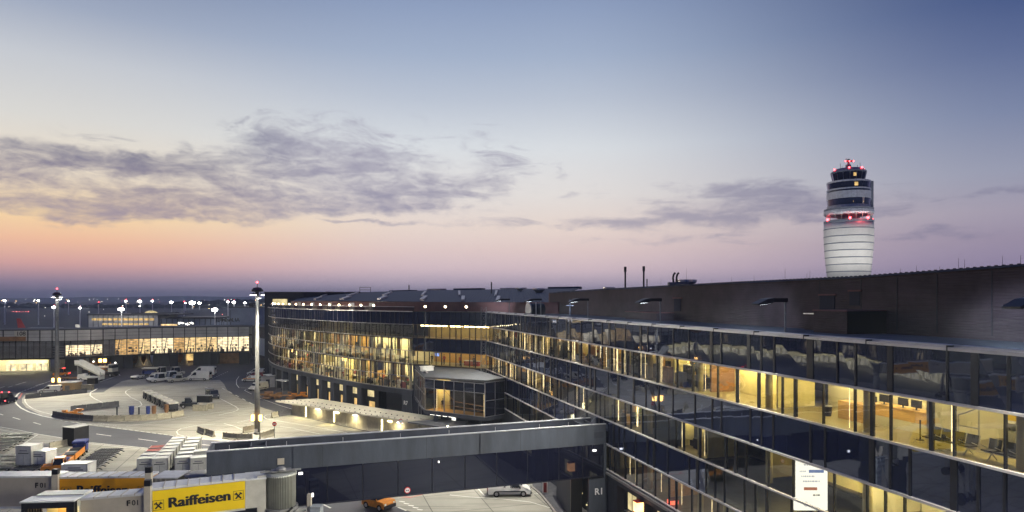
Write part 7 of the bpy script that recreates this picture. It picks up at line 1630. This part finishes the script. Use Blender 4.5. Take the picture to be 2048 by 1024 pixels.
t = thing('office_chair', 'black high backed chair behind the side desk', 'chair', at(36.4, 4.5, fz2), ANG); MB().bb(-.25, .25, .2, .28, .5, 1.25).build('backrest', 'seat', t); MB().bb(-.25, .25, -.25, .25, .42, .5).build('seat', 'seat', t); MB().tube((0, 0, .05), (0, 0, .42), .04).build('stem', 'steel', t)
def seatrow(Yq, d, label, n=4):
    t = thing('seat_row', label, 'seats', at(Yq, d, fz2), ANG, 'black lounge seats facing away from the glass')
    MB().bb(-n * .3, n * .3, -.05, .05, .3, .38).build('beam', 'alu', t)
    for i in range(n):
        x = -n * .3 + .3 + i * .6; b = MB(); b.add([(x - .25, -.3, .88), (x + .25, -.3, .88), (x + .25, -.2, .42), (x - .25, -.2, .42), (x - .25, -.25, .9), (x + .25, -.25, .9), (x + .25, -.14, .43), (x - .25, -.14, .43)], [(0, 1, 2, 3), (7, 6, 5, 4), (0, 4, 5, 1), (1, 5, 6, 2), (2, 6, 7, 3), (3, 7, 4, 0)]); b.build('backrest', 'seat', t)
        MB().bb(x - .25, x + .25, -.18, .3, .40, .46).build('seat', 'seat', t)
    for x in [-n * .3 + i * .6 for i in range(n + 1)]: MB().path([(x, -.3, .9), (x, -.22, .45), (x, .2, .62)], .022, 5).build('armrest', 'alu', t)
    for x in (-n * .22, n * .22): MB().path([(x, -.28, 0), (x, 0, .3), (x, .3, 0)], .03, 5).build('leg', 'alu', t)
seatrow(29.2, .95, 'black lounge seat row nearer the maple counter'); seatrow(26.5, .95, 'black lounge seat row at the right picture edge'); seatrow(63.5, 2.2, 'black lounge seat row by the wood partition, farther along the wing'); seatrow(57, 2.4, 'black lounge seat row in front of the brown wall panels')
for i, (Yq, l) in enumerate(((27.9, 'left grey ticket scanner stand in the lit lounge'), (26.4, 'right grey ticket scanner stand in the lit lounge'))):
    t = thing('scanner_stand', l, 'scanner', at(Yq, 3.0, fz2), ANG, 'ticket scanner stands'); MB().bb(-.2, .2, -.3, .3, 0, 1.0).build('body', 'steel', t); MB().add([(-.24, -.42, 1.0), (.24, -.42, 1.0), (.24, .2, 1.5), (-.24, .2, 1.5), (-.24, -.35, .9), (.24, -.35, .9), (.24, .3, 1.4), (-.24, .3, 1.4)], [(0, 1, 2, 3), (7, 6, 5, 4), (0, 4, 5, 1), (1, 5, 6, 2), (2, 6, 7, 3), (3, 7, 4, 0)]).build('reader', 'alu', t); MB().bb(-.12, .12, -.2, .0, 1.26, 1.28).build('display', 'signwhite', t)
t = thing('information_panel', 'yellow information panel beside the scanner stands', 'panel', at(28.7, 4.2, fz2), ANG); MB().bb(-.35, .35, -.04, .04, 1.1, 2.2).build('board', 'yellow', t); MB().bb(-.04, .04, -.04, .04, 0, 1.098).build('post', 'steel', t)
t = thing('guard_rail', 'steel guard rail gate beside the counter', 'rail', at(29.6, 2.6, fz2), ANG); MB().path([(-.5, 0, 0), (-.5, 0, 1.9), (.2, 0, 1.5), (.5, 0, 1.4), (.5, 0, 0)], .035, 6).build('frame', 'alu', t); MB().path([(-.5, 0, .9), (.5, 0, .9)], .03, 6).build('cross_bar', 'alu', t)
t = thing('queue_post', 'black queue post in front of the maple counter', 'post', at(31.2, 1.6, fz2), ANG); MB().tube((0, 0, .03), (0, 0, .98), .035).build('post', 'seat', t); MB().lathe([(.18, 0), (.18, .03)], (0, 0), 14).build('foot', 'seat', t)
t = thing('waste_bin', 'dark bin on the floor left of the side desk', 'bin', at(37.6, 2.2, fz2), ANG); MB().lathe([(.2, 0), (.25, .55)], (0, 0), 12).build('tub', 'seat', t); MB().lathe([(.26, .552), (.26, .6)], (0, 0), 12).build('rim', 'alu', t)
# big white display in the two lower storeys
dp = thing('video_wall', 'tall bright white display with grey lines, blue box and red box', 'display', (17.05, 39.2, 9.25))
hD = 3.3; MB().bb(0, 1.98, 0, .2, 0, hD).build('screen', 'screen', dp); MB().bb(-.05, 2.03, .201, .26, -.05, hD + .05).build('housing', 'darksteel', dp); MB().bb(.9, 1.1, .05, .15, -3.5, -.002).build('stand_leg', 'darksteel', dp)
for (z, x0, x1, m) in ((2.75, .55, 1.2, 'printgrey'), (2.75, 1.45, 1.62, 'printdark'), (2.35, .3, .7, 'printgrey'), (2.35, .85, 1.75, 'printblue'), (2.05, .4, 1.2, 'printgrey'), (1.75, .5, 1.5, 'printgrey'), (1.3, .55, 1.35, 'printred'), (.92, 1.1, 1.5, 'printdark')):
    b = MB()
    if m in ('printgrey', 'printdark'):
        x = x0
        while x < x1: w_ = rb.uniform(.04, .14); b.bb(x, min(x1, x + w_), -.012, -.004, z - .04, z + .05); x += w_ + .04
    else: b.bb(x0, x1, -.012, -.004, z - .08, z + .10)
    b.build('text_line', m, dp)
text('C', .4, 'lettering', 'printgrey', dp, plane_mw((.5, -.012, .25), (1, 0, 0)), .0)
t = thing('hanging_screen', 'dark hanging notice screen with rows of white lettering in the lounge', 'screen', at(67.5, 1.6, zl(2) + 1.2), ANG + math.pi); MB().bb(0, 3.6, 0, .15, -.15, 1.1).build('panel', 'brownwall', t); rs = random.Random(12)
text('NOT A PARK', .42, 'lettering', 'whitelamp2', t, plane_mw((.2, -.02, .55), (1, 0, 0)), .012); 
for z in (.34, .12):
    b = MB(); x = .2
    while x < 2.0: w_ = rs.uniform(.1, .4); b.bb(x, x + w_, -.02, -.005, z - .03, z + .04); x += w_ + .06
    b.build('lettering', 'whitelamp2', t)
pl_ = thing('potted_plant', 'leafy green potted plant behind the lower glass', 'plant', at(59.5, 1.6, zl(4) + .03)); MB().lathe([(.22, 0), (.3, .45)], (0, 0), 12).build('pot', 'seat', pl_); b = MB(); r = random.Random(7)
for i in range(160):
    a, h_, rr = r.uniform(0, 6.28), r.uniform(.5, 1.9), r.uniform(.05, .6); c = Vector((rr * math.cos(a), rr * math.sin(a), h_)); u = Vector((r.uniform(-1, 1), r.uniform(-1, 1), r.uniform(-.3, 1))).normalized() * .16; v = u.orthogonal().normalized() * .06; b.quad(c - v, c + u * .5 - v * .2, c + u, c + v)
b.build('leaves', 'leaf', pl_); MB().tube((0, 0, .4), (0, 0, 1.5), .03).build('stem', 'wood', pl_)
def shelf(Yq, d, k, label, m='wood'):
    t = thing('display_shelf', label, 'shelf', at(Yq, d, zl(k) + .03), ANG, 'shop shelves in the lounges'); MB().bb(-.9, .9, .2, .26, 0, 1.9).build('back_panel', m, t); r_ = random.Random(int(Yq * 10))
    for z in (.1, .55, 1.0, 1.45): MB().bb(-.9, .9, -.18, .198, z, z + .04).build('shelf_board', m, t)
    for mm in ('cloth_r', 'yellow', 'signwhite'):
        b = MB(); [b.bb(x, x + .1, -.1, .1, z + .042, z + .042 + r_.uniform(.12, .3)) for z in (.1, .55, 1.0, 1.45) for x in [-.85 + i * .14 for i in range(12)] if r_.random() < .33]
        if b.v: b.build('goods', mm, t)
for i, (Yq, k, l) in enumerate(((68.5, 2, 'goods shelf first from the right in the shop section of the glass wing'), (71, 2, 'goods shelf second from the right in the shop section'), (74.5, 2, 'goods shelf beside the dark partition of the shop section'), (78, 2, 'goods shelf in the middle of the shop section'), (82, 2, 'goods shelf left of the middle of the shop section'), (87, 2, 'goods shelf near the far end of the shop section'), (92, 2, 'goods shelf second from the far end of the shop'), (97, 2, 'goods shelf farthest along the shop section'), (86.5, 4, 'lower storey goods shelf nearest the camera'), (91, 4, 'lower storey goods shelf second from the camera'), (95, 4, 'lower storey goods shelf third from the camera'), (99, 4, 'lower storey goods shelf farthest from the camera'))): shelf(Yq, 2.6, k, l)
# desks in the curved offices
for i, s in enumerate((52, 56, 60, 64, 68, 72, 75.5)):
    if s > CP.len - 2: break
    p = CP.pt(s, 2.6); q = CP.pt(s + 1, 2.6); t = thing('office_desk', f'{ORD[i]} pale office desk from the left in the lit lower offices', 'desk', (p.x, p.y, zc(6) + .0), math.atan2(q.y - p.y, q.x - p.x), 'desks in the curved offices'); MB().bb(-.9, .9, -.4, .4, .7, .75).build('table_top', 'whitewall', t)
    for x in (-.85, .85):
        for y in (-.35, .35): MB().tube((x, y, 0), (x, y, .7), .03, n=5).build('leg', 'steel', t)
    MB().bb(-.3, .3, .1, .14, .9, 1.25).build('monitor', 'seat', t); MB().bb(-.04, .04, .1, .14, .752, .899).build('monitor_stand', 'seat', t)
for i, s in enumerate((54, 58, 62, 66, 70, 74)):
    p = CP.pt(s, 1.6); q = CP.pt(s + 1, 1.6); t = thing('office_locker', f'{ORD[i]} dark cabinet from the left on the middle office floor', 'cabinet', (p.x, p.y, zc(4) + .0), math.atan2(q.y - p.y, q.x - p.x), 'cabinets in the curved offices'); MB().bb(-.7, .7, -.2, .25, 0, 1.1).build('carcass', 'darksteel', t); MB().bb(-.66, -.02, -.23, -.203, .05, 1.05).build('door', 'wood', t); MB().bb(.02, .66, -.23, -.203, .05, 1.05).build('door', 'wood', t)
# ------------------------------------------------------------------ people
def person(label, loc, rz, top='cloth_d', stride=.2, carry=False, s=1.0):
    V = [(0, 0, .95), (0, 0, 1.15), (0, .0, 1.38), (0, .01, 1.50), (0, .02, 1.60), (0, .03, 1.72),
         (-.1, 0, .9), (-.11, stride * .55, .5), (-.11, stride, .08), (-.11, stride + .16, .04), (.1, 0, .9), (.11, -stride * .4, .5), (.11, -stride, .1), (.11, -stride + .15, .04),
         (-.2, 0, 1.42), (-.25, -.05, 1.15), (-.24, .08, .9), (-.24, .12, .80), (.2, 0, 1.42), (.25, .04, 1.15), (.24, .14, .92), (.24, .18, .82)]
    E = [(0, 1), (1, 2), (2, 3), (3, 4), (4, 5), (0, 6), (6, 7), (7, 8), (8, 9), (0, 10), (10, 11), (11, 12), (12, 13), (2, 14), (14, 15), (15, 16), (16, 17), (2, 18), (18, 19), (19, 20), (20, 21)]
    rad = [.15, .14, .17, .06, .085, .075, .1, .068, .05, .04, .1, .068, .05, .04, .07, .05, .038, .03, .07, .05, .038, .03]
    me = bpy.data.meshes.new('body'); me.from_pydata([Vector(v) * s for v in V], E, []); o = bpy.data.objects.new('body', me); COL.objects.link(o)
    sk_ = o.modifiers.new('skin', 'SKIN'); 
    for i, r_ in enumerate(rad): me.skin_vertices[0].data[i].radius = (r_ * s, r_ * .8 * s)
    me.skin_vertices[0].data[0].use_root = True
    o.modifiers.new('sub', 'SUBSURF').render_levels = 1; o.modifiers['sub'].levels = 1
    dg = bpy.context.evaluated_depsgraph_get(); m2 = bpy.data.meshes.new_from_object(o.evaluated_get(dg)); bpy.data.objects.remove(o)
    m2.materials.clear(); 
    for k_ in (top, 'skin', 'cloth_d'): m2.materials.append(M[k_])
    for p in m2.polygons:
        z = p.center.z / s; p.material_index = 1 if (z > 1.5 or (abs(p.center.x) > .19 * s and z < .87)) else (2 if z < .93 else 0); p.use_smooth = True
    t = thing('person', label, 'person', loc, rz); b = bpy.data.objects.new('body', m2); COL.objects.link(b); b.parent = t
    MB().ball((0, .0, 1.735 * s), .105 * s, 10, 7, (.95, 1.0, .8)).build('hair', 'hair', t, False, True)
    if carry: MB().box((.3, .1, .55), (.14, .36, .42)).build('bag', 'cloth_d', t)
    return t
q = A_ + pd * 1.0 + pn * 1.3; person('person in dark coat walking with a bag behind the pavilion glass', (q.x, q.y, 4.91), R(200), 'cloth_d', .22, True)
q = A_ + pd * 2.3 + pn * 1.5; person('person in dark clothes following beside the lit pillar in the pavilion', (q.x, q.y, 4.91), R(190), 'cloth_d', .18)
for s, d, l, m in ((3.0, 1.6, 'person in dark jacket standing left of the blue screen', 'cloth_d'), (5.6, 1.8, 'person in red top right of the blue screen', 'cloth_r'), (9.3, 1.5, 'person in red jacket farther right behind the link glass', 'cloth_r'), (12.0, 1.8, 'person in grey top near the lattice mast', 'cloth_g')):
    p = LP(s, d); person(l, (p.x, p.y, zf_(4)), R(150), m, .1)
p = LP(4.6, 1.0); t = thing('blue_screen', 'small glowing blue screen hanging behind the link glass', 'screen', (p.x, p.y, zf_(4) + 1.5), math.atan2(FLAT.at(1)[1].y, FLAT.at(1)[1].x)); MB().bb(-.45, .45, 0, .08, 0, .55).build('panel', 'bluescreen', t); MB().bb(-.5, .5, .082, .12, -.05, .6).build('housing', 'black', t); MB().tube((0, .1, .6), (0, .1, .85), .03).build('hanger', 'black', t)
p = LP(11, 2.4); t = thing('bar_counter', 'white and red bar counter behind the link glass', 'counter', (p.x, p.y, zf_(4)), math.atan2(FLAT.at(1)[1].y, FLAT.at(1)[1].x)); MB().bb(-1.5, 1.5, 0, .5, 0, .8).build('front', 'cloth_r', t); MB().bb(-1.6, 1.6, -.05, .6, .802, .9).build('top', 'white', t)
